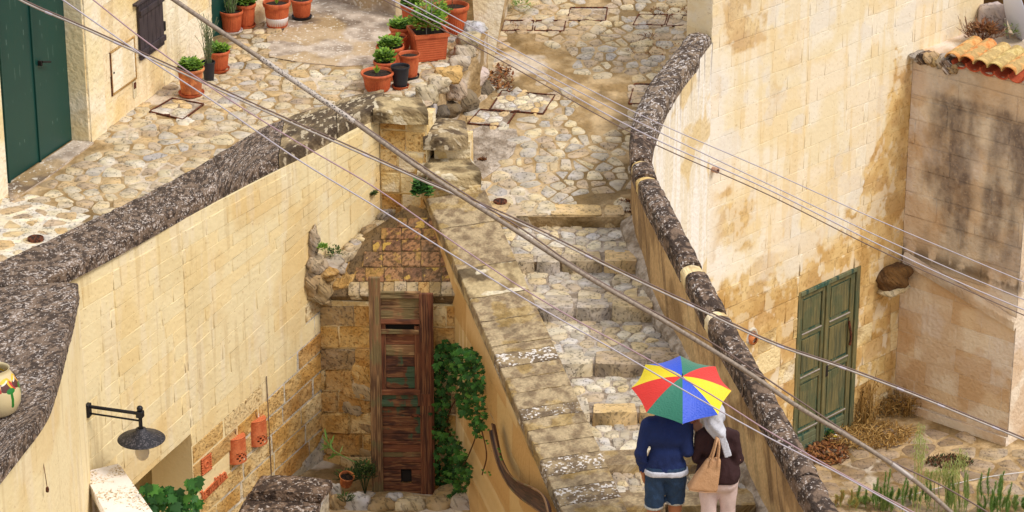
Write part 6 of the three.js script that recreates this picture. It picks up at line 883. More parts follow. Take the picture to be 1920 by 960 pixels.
// a hand: palm and five separate fingers; dir = where the fingers go, nrm = back of the hand, curl closes them
function hand(w, dir, nrm, curl, side) {
  const D = dir.clone().normalize(), N = nrm.clone().addScaledVector(D, -nrm.dot(D)).normalize(), S = D.clone().cross(N).multiplyScalar(side), A = (d, s, n) => w.clone().addScaledVector(D, d).addScaledVector(S, s).addScaledVector(N, n).toArray(), bones = [];
  for (let i = 0; i < 4; i++) { const s = -0.032 + i * 0.0215; bones.push([A(0.0, s * 0.55, 0), A(0.085 - Math.abs(i - 1.4) * 0.004, s, 0), 0.019, 0.013]); }
  const fingers = []; [0.07, 0.08, 0.075, 0.058].forEach((L, i) => { const s = -0.032 + i * 0.0215; let d = 0.087 - Math.abs(i - 1.4) * 0.004, n = 0, a = 0.15 + curl * 0.5; let p = A(d, s, n); [0.45, 0.32, 0.23].forEach((f, j) => { const l = L * f; d += Math.cos(a) * l; n -= Math.sin(a) * l; const q = A(d, s * (1 + 0.05 * (j + 1)), n); fingers.push([p, q, 0.0095 - j * 0.0008, 0.0088 - j * 0.0009]); p = q; a += curl; }); });
  const t0 = A(0.02, -0.03, -0.008), t1 = A(0.05, -0.052 + 0.01 * curl, -0.02 - 0.012 * curl), t2 = A(0.078, -0.05 + 0.022 * curl, -0.032 - 0.02 * curl); fingers.push([t0, t1, 0.0125, 0.0105], [t1, t2, 0.0105, 0.0085]);
  const palm = field(bones, 0.014), fs = fingers.map((b) => b); const f = (x, y, z) => { let d = palm(x, y, z); for (const b of fs) d = smin(d, cone(x, y, z, ...b), 0.006); return d; };
  const c = w.clone().addScaledVector(D, 0.07); return surfaceNets(f, [c.x - 0.13, c.y - 0.13, c.z - 0.13], [c.x + 0.13, c.y + 0.13, c.z + 0.13], 0.0042);
}
function head(c, yaw) {   // faces -z when yaw is 0
  const k = Math.cos(yaw), s = Math.sin(yaw), f = (X, Y, Z) => { const x0 = X - c.x, y = Y - c.y, z0 = Z - c.z, x = x0 * k - z0 * s, z = -(x0 * s + z0 * k);
    let d = Math.hypot(x / 0.075, (y - 0.02) / 0.1, (z + 0.012) / 0.094) - 1; d *= 0.075; d = smin(d, (Math.hypot(x / 0.055, (y + 0.055) / 0.06, (z - 0.03) / 0.06) - 1) * 0.055, 0.04); d = smin(d, cone(x, y, z, [0, 0.012, 0.085], [0, -0.022, 0.108], 0.009, 0.014), 0.012);
    for (const e of [-1, 1]) { d = Math.max(d, -(Math.hypot(x - e * 0.03, (y - 0.01) * 1.3, z - 0.096) - 0.014)); d = smin(d, Math.hypot(x - e * 0.03, y - 0.008, z - 0.078) - 0.0125, 0.003); d = smin(d, (Math.hypot((x - e * 0.077) / 0.012, y / 0.032, (z + 0.008) / 0.02) - 1) * 0.012, 0.006); }
    d = smin(d, cone(x, y, z, [-0.02, -0.052, 0.086], [0.02, -0.052, 0.086], 0.007, 0.007), 0.006); d = Math.max(d, -cone(x, y, z, [-0.022, -0.052, 0.096], [0.022, -0.052, 0.096], 0.002, 0.002)); return d; };
  return surfaceNets(f, [c.x - 0.13, c.y - 0.15, c.z - 0.14], [c.x + 0.13, c.y + 0.15, c.z + 0.14], 0.005);
}
const fold = (x, y, z, s) => 0.0095 * n3(x * 14 + s, y * 8, z * 9) + 0.006 * n3(x * 30, y * 16 + s, z * 22);
const feetY = treadY[7], feet = V3(hitY(1245, 1040, feetY).x, feetY, hitY(1245, 1040, feetY).z);
{ // man, seen from behind
  const o = thing('person', 'person in navy sweater, white shirt hem and denim shorts, seen from behind holding the umbrella', 'person');
  const J = { pel: [0, 0.95, 0], wa: [-0.01, 1.1, 0], ch: [-0.02, 1.32, -0.01], nk: [-0.02, 1.5, -0.03], hipL: [-0.095, 0.9, 0], hipR: [0.095, 0.9, 0], kL: [-0.11, 0.5, 0.0], kR: [0.1, 0.5, -0.05], aL: [-0.11, 0.09, 0.04], aR: [0.1, 0.09, -0.02], shL: [-0.185, 1.425, -0.01], shR: [0.155, 1.425, -0.01], eL: [-0.25, 1.14, 0.03], eR: [0.205, 1.16, 0.03], wL: [-0.22, 0.9, -0.02], wR: [0.222, 1.385, -0.09] };
  const legs = [[J.hipL, J.kL, 0.092, 0.058], [J.hipR, J.kR, 0.092, 0.058], [J.kL, [J.kL[0], 0.36, J.kL[2] + 0.03], 0.056, 0.06], [J.kR, [J.kR[0], 0.36, J.kR[2] + 0.03], 0.056, 0.06], [[J.kL[0], 0.36, J.kL[2] + 0.03], J.aL, 0.06, 0.036], [[J.kR[0], 0.36, J.kR[2] + 0.03], J.aR, 0.06, 0.036]];
  const trunk = [[[-0.085, 0.97, 0], [0.085, 0.97, 0], 0.096, 0.096, 1.15], [J.pel, J.wa, 0.115, 0.11, 1.2], [[-0.065, 1.1, 0], [0.045, 1.1, 0], 0.09, 0.09, 1.15], [[-0.085, 1.3, -0.01], [0.055, 1.3, -0.01], 0.108, 0.108, 1.2], [[-0.14, 1.42, -0.02], [0.11, 1.42, -0.02], 0.068, 0.068], [J.ch, J.nk, 0.09, 0.06]];
  const arms = [[J.shL, J.eL, 0.058, 0.044], [J.eL, J.wL, 0.043, 0.029], [J.shR, J.eR, 0.058, 0.044], [J.eR, J.wR, 0.043, 0.029]];
  const foot = [[[J.aL[0], 0.05, J.aL[2] + 0.02], [J.aL[0] - 0.02, 0.035, J.aL[2] - 0.17], 0.042, 0.032], [[J.aR[0], 0.05, J.aR[2] + 0.02], [J.aR[0] + 0.02, 0.035, J.aR[2] - 0.17], 0.042, 0.032]];
  const bodyF = field([...legs, ...trunk, ...arms, ...foot, [J.nk, [-0.02, 1.6, -0.05], 0.055, 0.055]], 0.04);
  const hd = head(V3(-0.02, 1.655, -0.07), 0.1), hL = hand(V3(...J.wL), V3(0.06, -1, -0.1), V3(-1, 0, 0.1), 0.35, -1), hR = hand(V3(...J.wR), V3(0.1, 0.85, -0.35), V3(0.1, 0.3, 1), 1.25, 1);
  part('body', merge([surfaceNets(bodyF, [-0.42, -0.02, -0.36], [0.42, 1.7, 0.25], 0.0135), hd, hL, hR]), skin, o);
  const sw1 = field(trunk, 0.05, 0.018), sw2 = field(arms, 0.02, 0.014), sw = (x, y, z) => smin(sw1(x, y, z), sw2(x, y, z), 0.025), nk = field([[J.ch, J.nk, 0.1, 0.07]], 0.03);
  part('sweater', surfaceNets((x, y, z) => Math.max(sw(x, y, z) + fold(x, y, z, 1) * 1.4 * (0.4 + sstep(1.25, 1.0, y)), 0.93 - y + (Math.abs(x) > 0.19 ? -0.2 : 0), y - 1.555, -cone(x, y, z, J.wL, [J.wL[0] + 0.01, 0.7, -0.03], 0.05, 0.06), -cone(x, y, z, [J.wR[0] + 0.002, J.wR[1] + 0.03, J.wR[2] - 0.012], [0.25, 1.55, -0.15], 0.036, 0.06)), [-0.42, 0.8, -0.3], [0.42, 1.6, 0.25], 0.0125), fabric('#16295c'), o);
  const tw = field([[[-0.08, 0.95, 0.015], [0.08, 0.95, 0.015], 0.115, 0.115, 1.1], [J.hipL, J.kL, 0.108, 0.088], [J.hipR, J.kR, 0.108, 0.088]], 0.03, 0.014); part('shirt_hem', surfaceNets((x, y, z) => Math.max(tw(x, y, z) + 0.5 * fold(x, y, z, 5), 0.914 - y, y - 0.97), [-0.3, 0.82, -0.25], [0.3, 1.0, 0.25], 0.012), fabric('#d4d5e0'), o);
  const sh = field([[J.hipL, [J.kL[0] - 0.002, 0.5, J.kL[2]], 0.108, 0.088], [J.hipR, [J.kR[0], 0.5, J.kR[2]], 0.108, 0.088], [[-0.08, 0.95, 0.015], [0.08, 0.95, 0.015], 0.115, 0.115, 1.1]], 0.03);
  part('denim_shorts', surfaceNets((x, y, z) => Math.max(sh(x, y, z) + 1.5 * fold(x, y, z, 9), (x < 0 ? 0.545 : 0.575) - y, y - 1.0), [-0.3, 0.5, -0.25], [0.3, 1.02, 0.25], 0.0115, 1.6), fabric('#27405f', 50, 0.6), o);
  part('turned_hem', surfaceNets((x, y, z) => Math.max(sh(x, y, z) - 0.006, (x < 0 ? 0.535 : 0.565) - y, y - (x < 0 ? 0.562 : 0.592), Math.abs(sh(x, y, z) + 0.004) - 0.012), [-0.3, 0.5, -0.25], [0.3, 0.62, 0.25], 0.009), fabric('#b9b6ae'), o);
  for (const f of foot) part('shoe', surfaceNets((x, y, z) => Math.max(cone(x, y, z, f[0], f[1], 0.055, 0.045), -y + 0.002, y - 0.1), [f[0][0] - 0.12, -0.01, f[1][2] - 0.1], [f[0][0] + 0.12, 0.13, f[0][2] + 0.1], 0.01), fabric('#d8d4cc'), o);
  part('hair', surfaceNets((x, y, z) => { const c = [-0.02, 1.675, -0.055]; return Math.max((Math.hypot((x - c[0]) / 0.088, (y - c[1]) / 0.103, (z - c[2]) / 0.108) - 1) * 0.088 + 0.004 * n3(x * 60, y * 60, z * 60), -(z + 0.1) - 0.03 + (1.72 - y) * 0.0 - Math.max(0, y - 1.7) * 2, 1.58 - y); }, [-0.15, 1.54, -0.2], [0.12, 1.81, 0.1], 0.009), std({ color: new THREE.Color('#2a1d15'), roughness: 0.8 }), o);
  o.position.copy(feet);
}
{ // woman
  const o = thing('person', 'person in dark brown jacket, grey headscarf and pale pink trousers, seen from behind', 'person');
  const J = { kL: [-0.075, 0.48, 0.02], kR: [0.115, 0.48, -0.04], aL: [-0.07, 0.08, 0.05], aR: [0.1, 0.08, -0.02], shL: [-0.15, 1.33, -0.01], shR: [0.14, 1.32, -0.01], eL: [-0.205, 1.09, 0.0], eR: [0.185, 1.08, 0.01], wL: [-0.185, 1.325, -0.09], wR: [0.12, 1.03, -0.2] };
  const legs = [[[-0.085, 0.86, 0.01], J.kL, 0.105, 0.062], [[0.095, 0.86, 0.01], J.kR, 0.105, 0.062], [J.kL, J.aL, 0.062, 0.038], [J.kR, J.aR, 0.062, 0.038]], hips = [[[-0.08, 0.9, 0.02], [0.09, 0.9, 0.02], 0.112, 0.112], [[-0.075, 0.84, 0.06], [0.085, 0.84, 0.06], 0.085, 0.085]];
  const trunk = [[[-0.055, 1.02, 0], [0.055, 1.02, 0], 0.094, 0.094, 1.1], [[-0.07, 1.2, -0.01], [0.06, 1.2, -0.01], 0.096, 0.096, 1.15], [[-0.1, 1.33, -0.02], [0.09, 1.32, -0.02], 0.062, 0.062], [[-0.01, 1.25, -0.01], [-0.02, 1.4, -0.03], 0.085, 0.055]];
  const arms = [[J.shL, J.eL, 0.052, 0.042], [J.eL, J.wL, 0.04, 0.026], [J.shR, J.eR, 0.052, 0.042], [J.eR, J.wR, 0.04, 0.026]], foot = [[[J.aL[0], 0.045, J.aL[2] + 0.015], [J.aL[0] - 0.01, 0.03, J.aL[2] - 0.15], 0.036, 0.028], [[J.aR[0], 0.045, J.aR[2] + 0.015], [J.aR[0] + 0.02, 0.03, J.aR[2] - 0.15], 0.036, 0.028]];
  const hc = V3(-0.05, 1.53, -0.05), hd = head(hc, -0.3), hL = hand(V3(...J.wL), V3(-0.35, 0.8, -0.4), V3(-0.2, 0.4, 1), 0.9, -1), hR = hand(V3(...J.wR), V3(-0.8, 0.1, -0.4), V3(0.1, 0.2, -1), 0.6, 1);
  part('body', merge([surfaceNets(field([...legs, ...hips, ...trunk, ...arms, ...foot, [[-0.02, 1.38, -0.03], [-0.04, 1.48, -0.045], 0.048, 0.05]], 0.04), [-0.36, -0.02, -0.34], [0.36, 1.52, 0.24], 0.0135), hd, hL, hR]), skin2, o);
  const jk1 = field(arms, 0.02, 0.013), jk2 = field([...trunk, [[-0.08, 0.93, 0.015], [0.085, 0.93, 0.015], 0.12, 0.12], [[-0.07, 0.88, 0.05], [0.08, 0.88, 0.05], 0.1, 0.1]], 0.04, 0.02), jk = (x, y, z) => smin(jk1(x, y, z), jk2(x, y, z), 0.025);
  part('jacket', surfaceNets((x, y, z) => Math.max(jk(x, y, z) + 1.5 * fold(x, y, z, 21), 0.868 - y, y - 1.42, -cone(x, y, z, [J.wL[0], J.wL[1] + 0.03, J.wL[2] - 0.01], [-0.24, 1.5, -0.17], 0.034, 0.06), -cone(x, y, z, [J.wR[0] - 0.03, J.wR[1], J.wR[2] - 0.02], [0, 1.05, -0.3], 0.034, 0.06)), [-0.36, 0.78, -0.3], [0.36, 1.46, 0.25], 0.0125), fabric('#33191a'), o);
  const tr = field([...legs, ...hips], 0.03, 0.008); part('trousers', surfaceNets((x, y, z) => Math.max(tr(x, y, z) + 0.6 * fold(x, y, z, 31), 0.1 - y, y - 1.0), [-0.3, 0.06, -0.25], [0.34, 1.02, 0.26], 0.012), fabric('#ead3cf', 60, 0.12), o);
  for (const f of foot) part('shoe', surfaceNets((x, y, z) => Math.max(cone(x, y, z, f[0], f[1], 0.045, 0.036), -y + 0.002, y - 0.08), [f[0][0] - 0.1, -0.01, f[1][2] - 0.1], [f[0][0] + 0.1, 0.12, f[0][2] + 0.1], 0.01), fabric('#4a3b36'), o);
  const scarfM = fabric('#c6c7d0', 40, 0.3);
  part('headscarf', surfaceNets((x, y, z) => { const a = Math.atan2(x - hc.x, z - hc.z); let d = (Math.hypot((x - hc.x) / 0.112, (y - hc.y - 0.01) / 0.135, (z - hc.z - 0.012) / 0.13) - 1) * 0.112; d = smin(d, cone(x, y, z, [-0.06, 1.46, 0.05], [-0.0, 1.39, 0.07], 0.075, 0.07), 0.05); d = smin(d, cone(x, y, z, [-0.02, 1.45, 0.09], [0.02, 1.4, 0.1], 0.045, 0.04), 0.02); d += 0.007 * Math.sin(a * 9 + y * 46) * sstep(1.62, 1.45, y); return Math.max(d, -(z - hc.z) - 0.075 - Math.max(0, y - hc.y) * 0.4, -d - 0.03); }, [-0.24, 1.28, -0.2], [0.16, 1.72, 0.2], 0.0085), scarfM, o);
  part('scarf_tail', surfaceNets((x, y, z) => { const p = cone(x, y, z, [0.0, 1.42, 0.115], [0.05, 1.3, 0.155], 0.035, 0.032), q = cone(x, y, z, [0.05, 1.3, 0.155], [0.085, 1.19, 0.15], 0.032, 0.036); const c = 0.12 + (1.42 - y) * 0.16; return Math.max(smin(p, q, 0.02) + 0.004 * Math.sin(x * 120 + y * 30), Math.abs(z - c) - 0.012, 1.175 + 0.3 * (x - 0.08) - y); }, [-0.08, 1.12, 0.05], [0.16, 1.48, 0.22], 0.008), scarfM, o);
  o.position.copy(feet).add(V3(0.5, 0, 0.03));
}
{ // shoulder bag
  const o = thing('tan_shoulder_bag', 'tan leather shoulder bag hanging from the strap on the brown jacket', 'bag'), m = std({ map: place(tex(256, 256, (x, y) => { const g = 0.85 + 0.3 * fb(x * 6, y * 6, 4); return lin('#c4976e').map((v) => v * g); }), 0, 0, 0.4, 0.4), bumpMap: place(bedB, 0, 0, 0.3, 0.3), bumpScale: 0.004, roughness: 0.55 });
  const f = (x, y, z) => { const t = clamp(y / 0.34), w = mixn(0.15, 0.07, t), d = mixn(0.075, 0.035, t), xo = mixn(0, 0.075, t); const r = 0.035, qx = Math.max(0, Math.abs(x - xo) - w + r), qz = Math.max(0, Math.abs(z) - d + r), qy = Math.max(0, -y + r, y - 0.33 + r * 0.4); return Math.hypot(qx, qz, qy) - r + 0.006 * n3(x * 12, y * 12, z * 12) + 0.004 * Math.sin((x - xo) * 60 * t + y * 8) * t; };
  part('bag_body', surfaceNets(f, [-0.2, -0.02, -0.12], [0.22, 0.38, 0.12], 0.009), m, o);
  for (const z of [-0.03, 0.03]) part('strap', tube([V3(0.03, 0.28, z * 1.6), V3(0.055, 0.42, z), V3(0.07, 0.52, z * 0.7 - 0.02), V3(0.085, 0.545, z * 0.6 - 0.06), V3(0.1, 0.5, z * 0.7 - 0.02), V3(0.105, 0.4, z), V3(0.11, 0.28, z * 1.4)], 0.011, 30, 6), m, o);
  part('seam', tube([V3(-0.13, 0.02, 0.076), V3(0, 0.012, 0.08), V3(0.14, 0.02, 0.076)], 0.003, 12, 5), m, o);
  o.position.copy(feet).add(V3(0.335, 0.845, 0.235)); o.rotation.set(0, 0.1, -0.12);
}
{ // umbrella
  const o = thing('umbrella', 'open umbrella with red, yellow, blue and green panels held over the couple', 'umbrella'), cols = ['#2a55d6', '#f5dc10', '#e23326', '#2f7d63', '#2a55d6', '#f5dc10', '#e23326', '#2f7d63'];
  const R = 0.485, H = 0.17, n = 8, g0 = 0;
  // panels in order round the canopy, from the one right of the nearest rib
  const order = ['#2b57dd', '#f6de12', '#e8352b', '#2f8068', '#2b57dd', '#f6de12', '#e8352b', '#2f8068'];
  for (let k = 0; k < n; k++) {
    const pos = [], uv = [], idx = [], nu = 8, nr = 10, a0 = Math.PI / 2 - k * Math.PI / 4, a1 = a0 - Math.PI / 4;
    for (let j = 0; j <= nr; j++) for (let i = 0; i <= nu; i++) { const t = j / nr, u = i / nu, a = mixn(a0, a1, u), sag = Math.sin(u * Math.PI), ch = 1 - 0.075 * (1 - Math.cos((u - 0.5) * Math.PI / 4)) / (1 - Math.cos(Math.PI / 8)) * 0, r = t * R * mixn(1, Math.cos(Math.PI / 8) / Math.cos((u - 0.5) * Math.PI / 4), 1) * (1 - 0.05 * sag * t * t), y = H * (1 - Math.pow(t, 1.9)) - 0.012 * sag * t + 0.006 * n3(u * 7, t * 8, k * 3) * t; pos.push(Math.cos(a) * r, y, Math.sin(a) * r); uv.push(u * t * 0.4, t * 0.5); }
    for (let j = 0; j < nr; j++) for (let i = 0; i < nu; i++) { const a = j * (nu + 1) + i; idx.push(a, a + 1, a + nu + 1, a + 1, a + nu + 2, a + nu + 1); }
    part('canopy_panel', geo(pos, idx, uv), new THREE.MeshPhysicalMaterial({ color: new THREE.Color(order[k]), roughness: 0.5, transmission: 0.15, thickness: 0, side: THREE.DoubleSide, bumpMap: place(bedB, 0, 0, 0.4, 0.4), bumpScale: 0.004 }), o);
    const pr = []; for (let i = 0; i <= 6; i++) { const t = i / 6; pr.push(V3(Math.cos(a0) * R * t, H * (1 - Math.pow(t, 1.9)) - 0.008, Math.sin(a0) * R * t)); } part('rib', tube(pr, 0.003, 10, 5), M.steel, o);
  }
  part('shaft', new THREE.CylinderGeometry(0.006, 0.006, 0.62, 10).translate(0, H - 0.3, 0), M.steel, o); part('tip', new THREE.CylinderGeometry(0.004, 0.007, 0.04, 8).translate(0, H + 0.015, 0), M.ironBlk, o); part('grip', new THREE.CylinderGeometry(0.014, 0.014, 0.13, 12).translate(0, H - 0.62, 0), M.ironBlk, o);
  const c = hitZ(1277.5, 730, feet.z - 0.12); o.position.copy(c); o.rotation.set(0.3, -0.02, -0.02);
}

// ---------------------------------------------------------------- plants
function frontOf(x, y, off) { const a = hitPlane(x, y, FB.o.clone().addScaledVector(FB.N, off), FB.N), b = hitPlane(x, y, FP.o.clone().addScaledVector(FP.N, off), FP.N); return a.distanceTo(EYE) < b.distanceTo(EYE) ? a : b; }
const palm = (len, n = 5, spread = 2.2) => merge(Array.from({ length: n }, (_, i) => { const a = (i / (n - 1) - 0.5) * spread, k = 1 - 0.28 * Math.abs(i / (n - 1) - 0.5) * 2; const g = leafGeo(len * k, len * 0.4 * k, 0.45, 0.22); g.rotateZ(Math.PI + a); return g; }));
{ // creeper
  const o = thing('creeper', 'dense green five-leaved creeper climbing the wall right of the old door', 'climbing plant'), r = R01(5), protos = [palm(0.058), palm(0.068), palm(0.052, 5, 2.5)];
  const dens = (x, y) => { const e = (cx, cy, rx, ry) => 1 - Math.hypot((x - cx) / rx, (y - cy) / ry); return Math.max(e(845, 668, 34, 34), e(826, 740, 17, 110), e(887, 715, 22, 70), e(835, 690, 24, 60), e(862, 680, 40, 36), e(828, 850, 22, 70), e(850, 880, 36, 52), e(820, 775, 14, 50), e(896, 770, 17, 50), e(875, 745, 22, 40), e(838, 840, 30, 40)); };
  let n = 0; for (let i = 0; i < 6000 && n < 290; i++) { const x = 806 + r() * 112, y = 636 + r() * 296; if (dens(x, y) < 0.02 + r() * 0.25) continue; n++; const p = frontOf(x, y, 0.05 + r() * 0.28), k = (x > 885 ? 0.75 : 1) * (0.75 + r() * 0.55); const m = part('leaf', protos[n % 3], LF.creeper[r() < 0.5 ? 0 : r() < 0.5 ? 1 : r() < 0.7 ? 2 : 3], o); m.position.copy(p); m.rotation.set(-0.35 + (r() - 0.5) * 0.9, (r() - 0.5) * 1.3, (r() - 0.5) * 0.9, 'YXZ'); m.scale.setScalar(k); }
  { const gs = [[], [], [], []]; let n2 = 0; for (let i = 0; i < 20000 && n2 < 1100; i++) { const x = 806 + r() * 112, y = 636 + r() * 296; if (dens(x, y) < -0.02 + r() * 0.2) continue; n2++; const g = protos[n2 % 3].clone(), p = frontOf(x, y, 0.02 + r() * 0.14); _m.compose(p, _q.setFromEuler(_e.set(-0.35 + (r() - 0.5) * 1.1, (r() - 0.5) * 1.6, (r() - 0.5) * 1.2, 'YXZ')), V3(1, 1, 1).multiplyScalar(0.5 + r() * 0.5)); g.applyMatrix4(_m); gs[[0, 2, 2, 1, 0][n2 % 5]].push(g); } gs.forEach((g, k) => { if (g.length) part('inner_leaves', g, LF.creeper[k], o, { kind: 'stuff' }); }); }
  const st = [[[828, 930], [822, 850], [828, 760], [824, 690], [840, 650]], [[850, 930], [856, 860], [838, 800], [872, 720], [888, 680]], [[850, 900], [880, 850], [896, 790], [890, 700]], [[896, 780], [912, 850], [904, 890]]]; st.forEach((l) => part('stem', tube(l.map(([x, y]) => frontOf(x, y, 0.06)), 0.008, 30, 5), LF.rusty[2], o));
  for (const [x, y] of [[912, 800], [938, 855], [934, 840], [917, 884], [905, 880], [900, 815], [912, 825]]) for (let k = 0; k < 2; k++) { const p = frontOf(x + k * 3, y + k * 5, 0.16), m = part('leaf', protos[2], LF.creeper[1 + (k * 2)], o); m.position.copy(p); m.rotation.set(-0.3, r() - 0.5, (r() - 0.5) * 1.5); m.scale.setScalar(0.55); }
}
{ const ferns = (label, x, y, z, rx, ry, n, mats, sz, seed) => { const o = thing('leafy_weed', label, 'weed'), p = hitZ(x, y, z); bushy(o, V3(0, 0, 0), rx, ry, rx * 0.7, n, sz, mats, seed, 0.35, 0.15); part('stems', stalks(20, seed + 3, (i, r) => { const a = r() * 6.28; return [V3(0, -ry, 0), V3(Math.cos(a) * rx * 0.4, 0, 0.1), V3(Math.cos(a) * rx, ry * (r() - 0.2), 0.1 * r())]; }), mats[1], o); o.position.copy(p); };
  ferns('dark green ferny weeds between the clay pot and the old door', 684, 890, 1.75, 0.15, 0.27, 420, LF.moss, 0.05, 91); ferns('ferny weed creeping round the clay pot at the niche left', 655, 893, 1.5, 0.2, 0.1, 220, LF.moss, 0.045, 93); ferns('dark green weed at the foot of the wall right of the creeper', 888, 900, 1.9, 0.1, 0.26, 260, LF.moss, 0.04, 95); ferns('low green weed under the clay pot on the stones', 648, 932, 2.1, 0.1, 0.05, 90, LF.moss, 0.04, 97); }
{ const o = thing('round_wall_plant', 'dense round green plant hanging from the wall under the stepped blocks', 'plant'), p = hitPlane(790, 360, FP.o.clone().addScaledVector(FP.N, 0.08), FP.N); bushy(o, V3(0, 0, 0), 0.13, 0.22, 0.12, 520, 0.045, LF.creeper, 99, 0.8, 0.35); o.position.copy(p); }
{ [[628, 476, 'small dark green tuft behind the rock outcrop', 0.1], [604, 466, 'tiny light green sprig above the rock outcrop', 0.06], [700, 364, 'tiny green tuft in a joint high on the yellow wall', 0.05], [733, 592 + 400, '', 0]].forEach(([x, y, l, s], i) => { if (!l) return; const o = thing('wall_tuft', l, 'plant'), p = hitPlane(x, y, FR.o.clone().addScaledVector(FR.N, i === 2 ? 0.02 : 0.12), FR.N); bushy(o, V3(0, 0, 0), s, s * 1.3, s, 120, 0.035, i === 1 ? LF.basil : LF.moss, 101 + i, 0.5, 0.1); o.position.copy(p); }); }
{ // lanky shoot
  const o = thing('lanky_shoot', 'lanky shoot with narrow leaves arching from the niche towards the yellow wall', 'plant'), pts = [[690, 884], [668, 868], [645, 856], [622, 842], [614, 828]].map(([x, y], i) => hitZ(x, y, 1.7 + i * 0.02)); part('stem', tube(pts, 0.006, 24, 5), LF.weed[0], o); const r = R01(7), c = new THREE.CatmullRomCurve3(pts);
  for (let i = 0; i < 13; i++) { const t = 0.55 + 0.45 * i / 12, m = part('leaf', leafGeo(0.15, 0.025, 0.3), LF.weed[i % 2], o); m.position.copy(c.getPoint(t)); m.rotation.set(0.1, 0, [1.6, -0.4, 2.3, 0.7, 2.9, 0.2, 1.2][i % 7]); m.scale.setScalar(0.7 + r() * 0.5); } }
{ // grape vine by the white wall top
  const o = thing('grape_vine', 'bright green vine with lobed leaves in front of the wall recess', 'climbing plant'), s = new THREE.Shape(), rr = R01(15), L = [[0, 0], [0.3, -0.12], [0.42, 0.1], [0.62, 0.28], [0.4, 0.42], [0.48, 0.7], [0.2, 0.66], [0, 1.0], [-0.2, 0.66], [-0.48, 0.7], [-0.4, 0.42], [-0.62, 0.28], [-0.42, 0.1], [-0.3, -0.12]]; s.moveTo(...L[0]); L.slice(1).forEach((p) => s.lineTo(...p)); const g = new THREE.ShapeGeometry(s), P = g.attributes.position; for (let i = 0; i < P.count; i++) P.setZ(i, -0.35 * (P.getX(i) ** 2) - 0.12 * P.getY(i) ** 2); g.scale(0.13, 0.13, 0.13); g.computeVertexNormals();
  const zones = [[283, 912, 18, 12], [315, 935, 26, 22], [290, 940, 20, 18], [362, 908, 12, 14], [358, 935, 16, 20], [340, 955, 24, 10], [372, 898, 5, 5]]; for (let i = 0; i < 95; i++) { const z = zones[i % 7 === 6 && i > 20 ? 1 : i % 7], a = rr() * 6.28, k = Math.sqrt(rr()), x = z[0] + Math.cos(a) * z[2] * k, y = z[1] + Math.sin(a) * z[3] * k, p = hitZ(x, y, 4.6 + rr() * 0.25); const m = part('leaf', g, LF.vine[Math.floor(rr() * 3)], o); m.position.copy(p); m.rotation.set(-0.7 + (rr() - 0.5) * 0.9, (rr() - 0.5) * 1.4, Math.PI + (rr() - 0.5) * 1.6); m.scale.setScalar(0.55 + rr() * 0.5); }
  [[[300, 985], [305, 940], [285, 915]], [[330, 985], [352, 945], [372, 896]], [[320, 985], [322, 950], [318, 925]]].forEach((l) => part('stem', tube(l.map(([x, y]) => hitZ(x, y, 4.65)), 0.006, 16, 5), LF.vine[0], o)); }
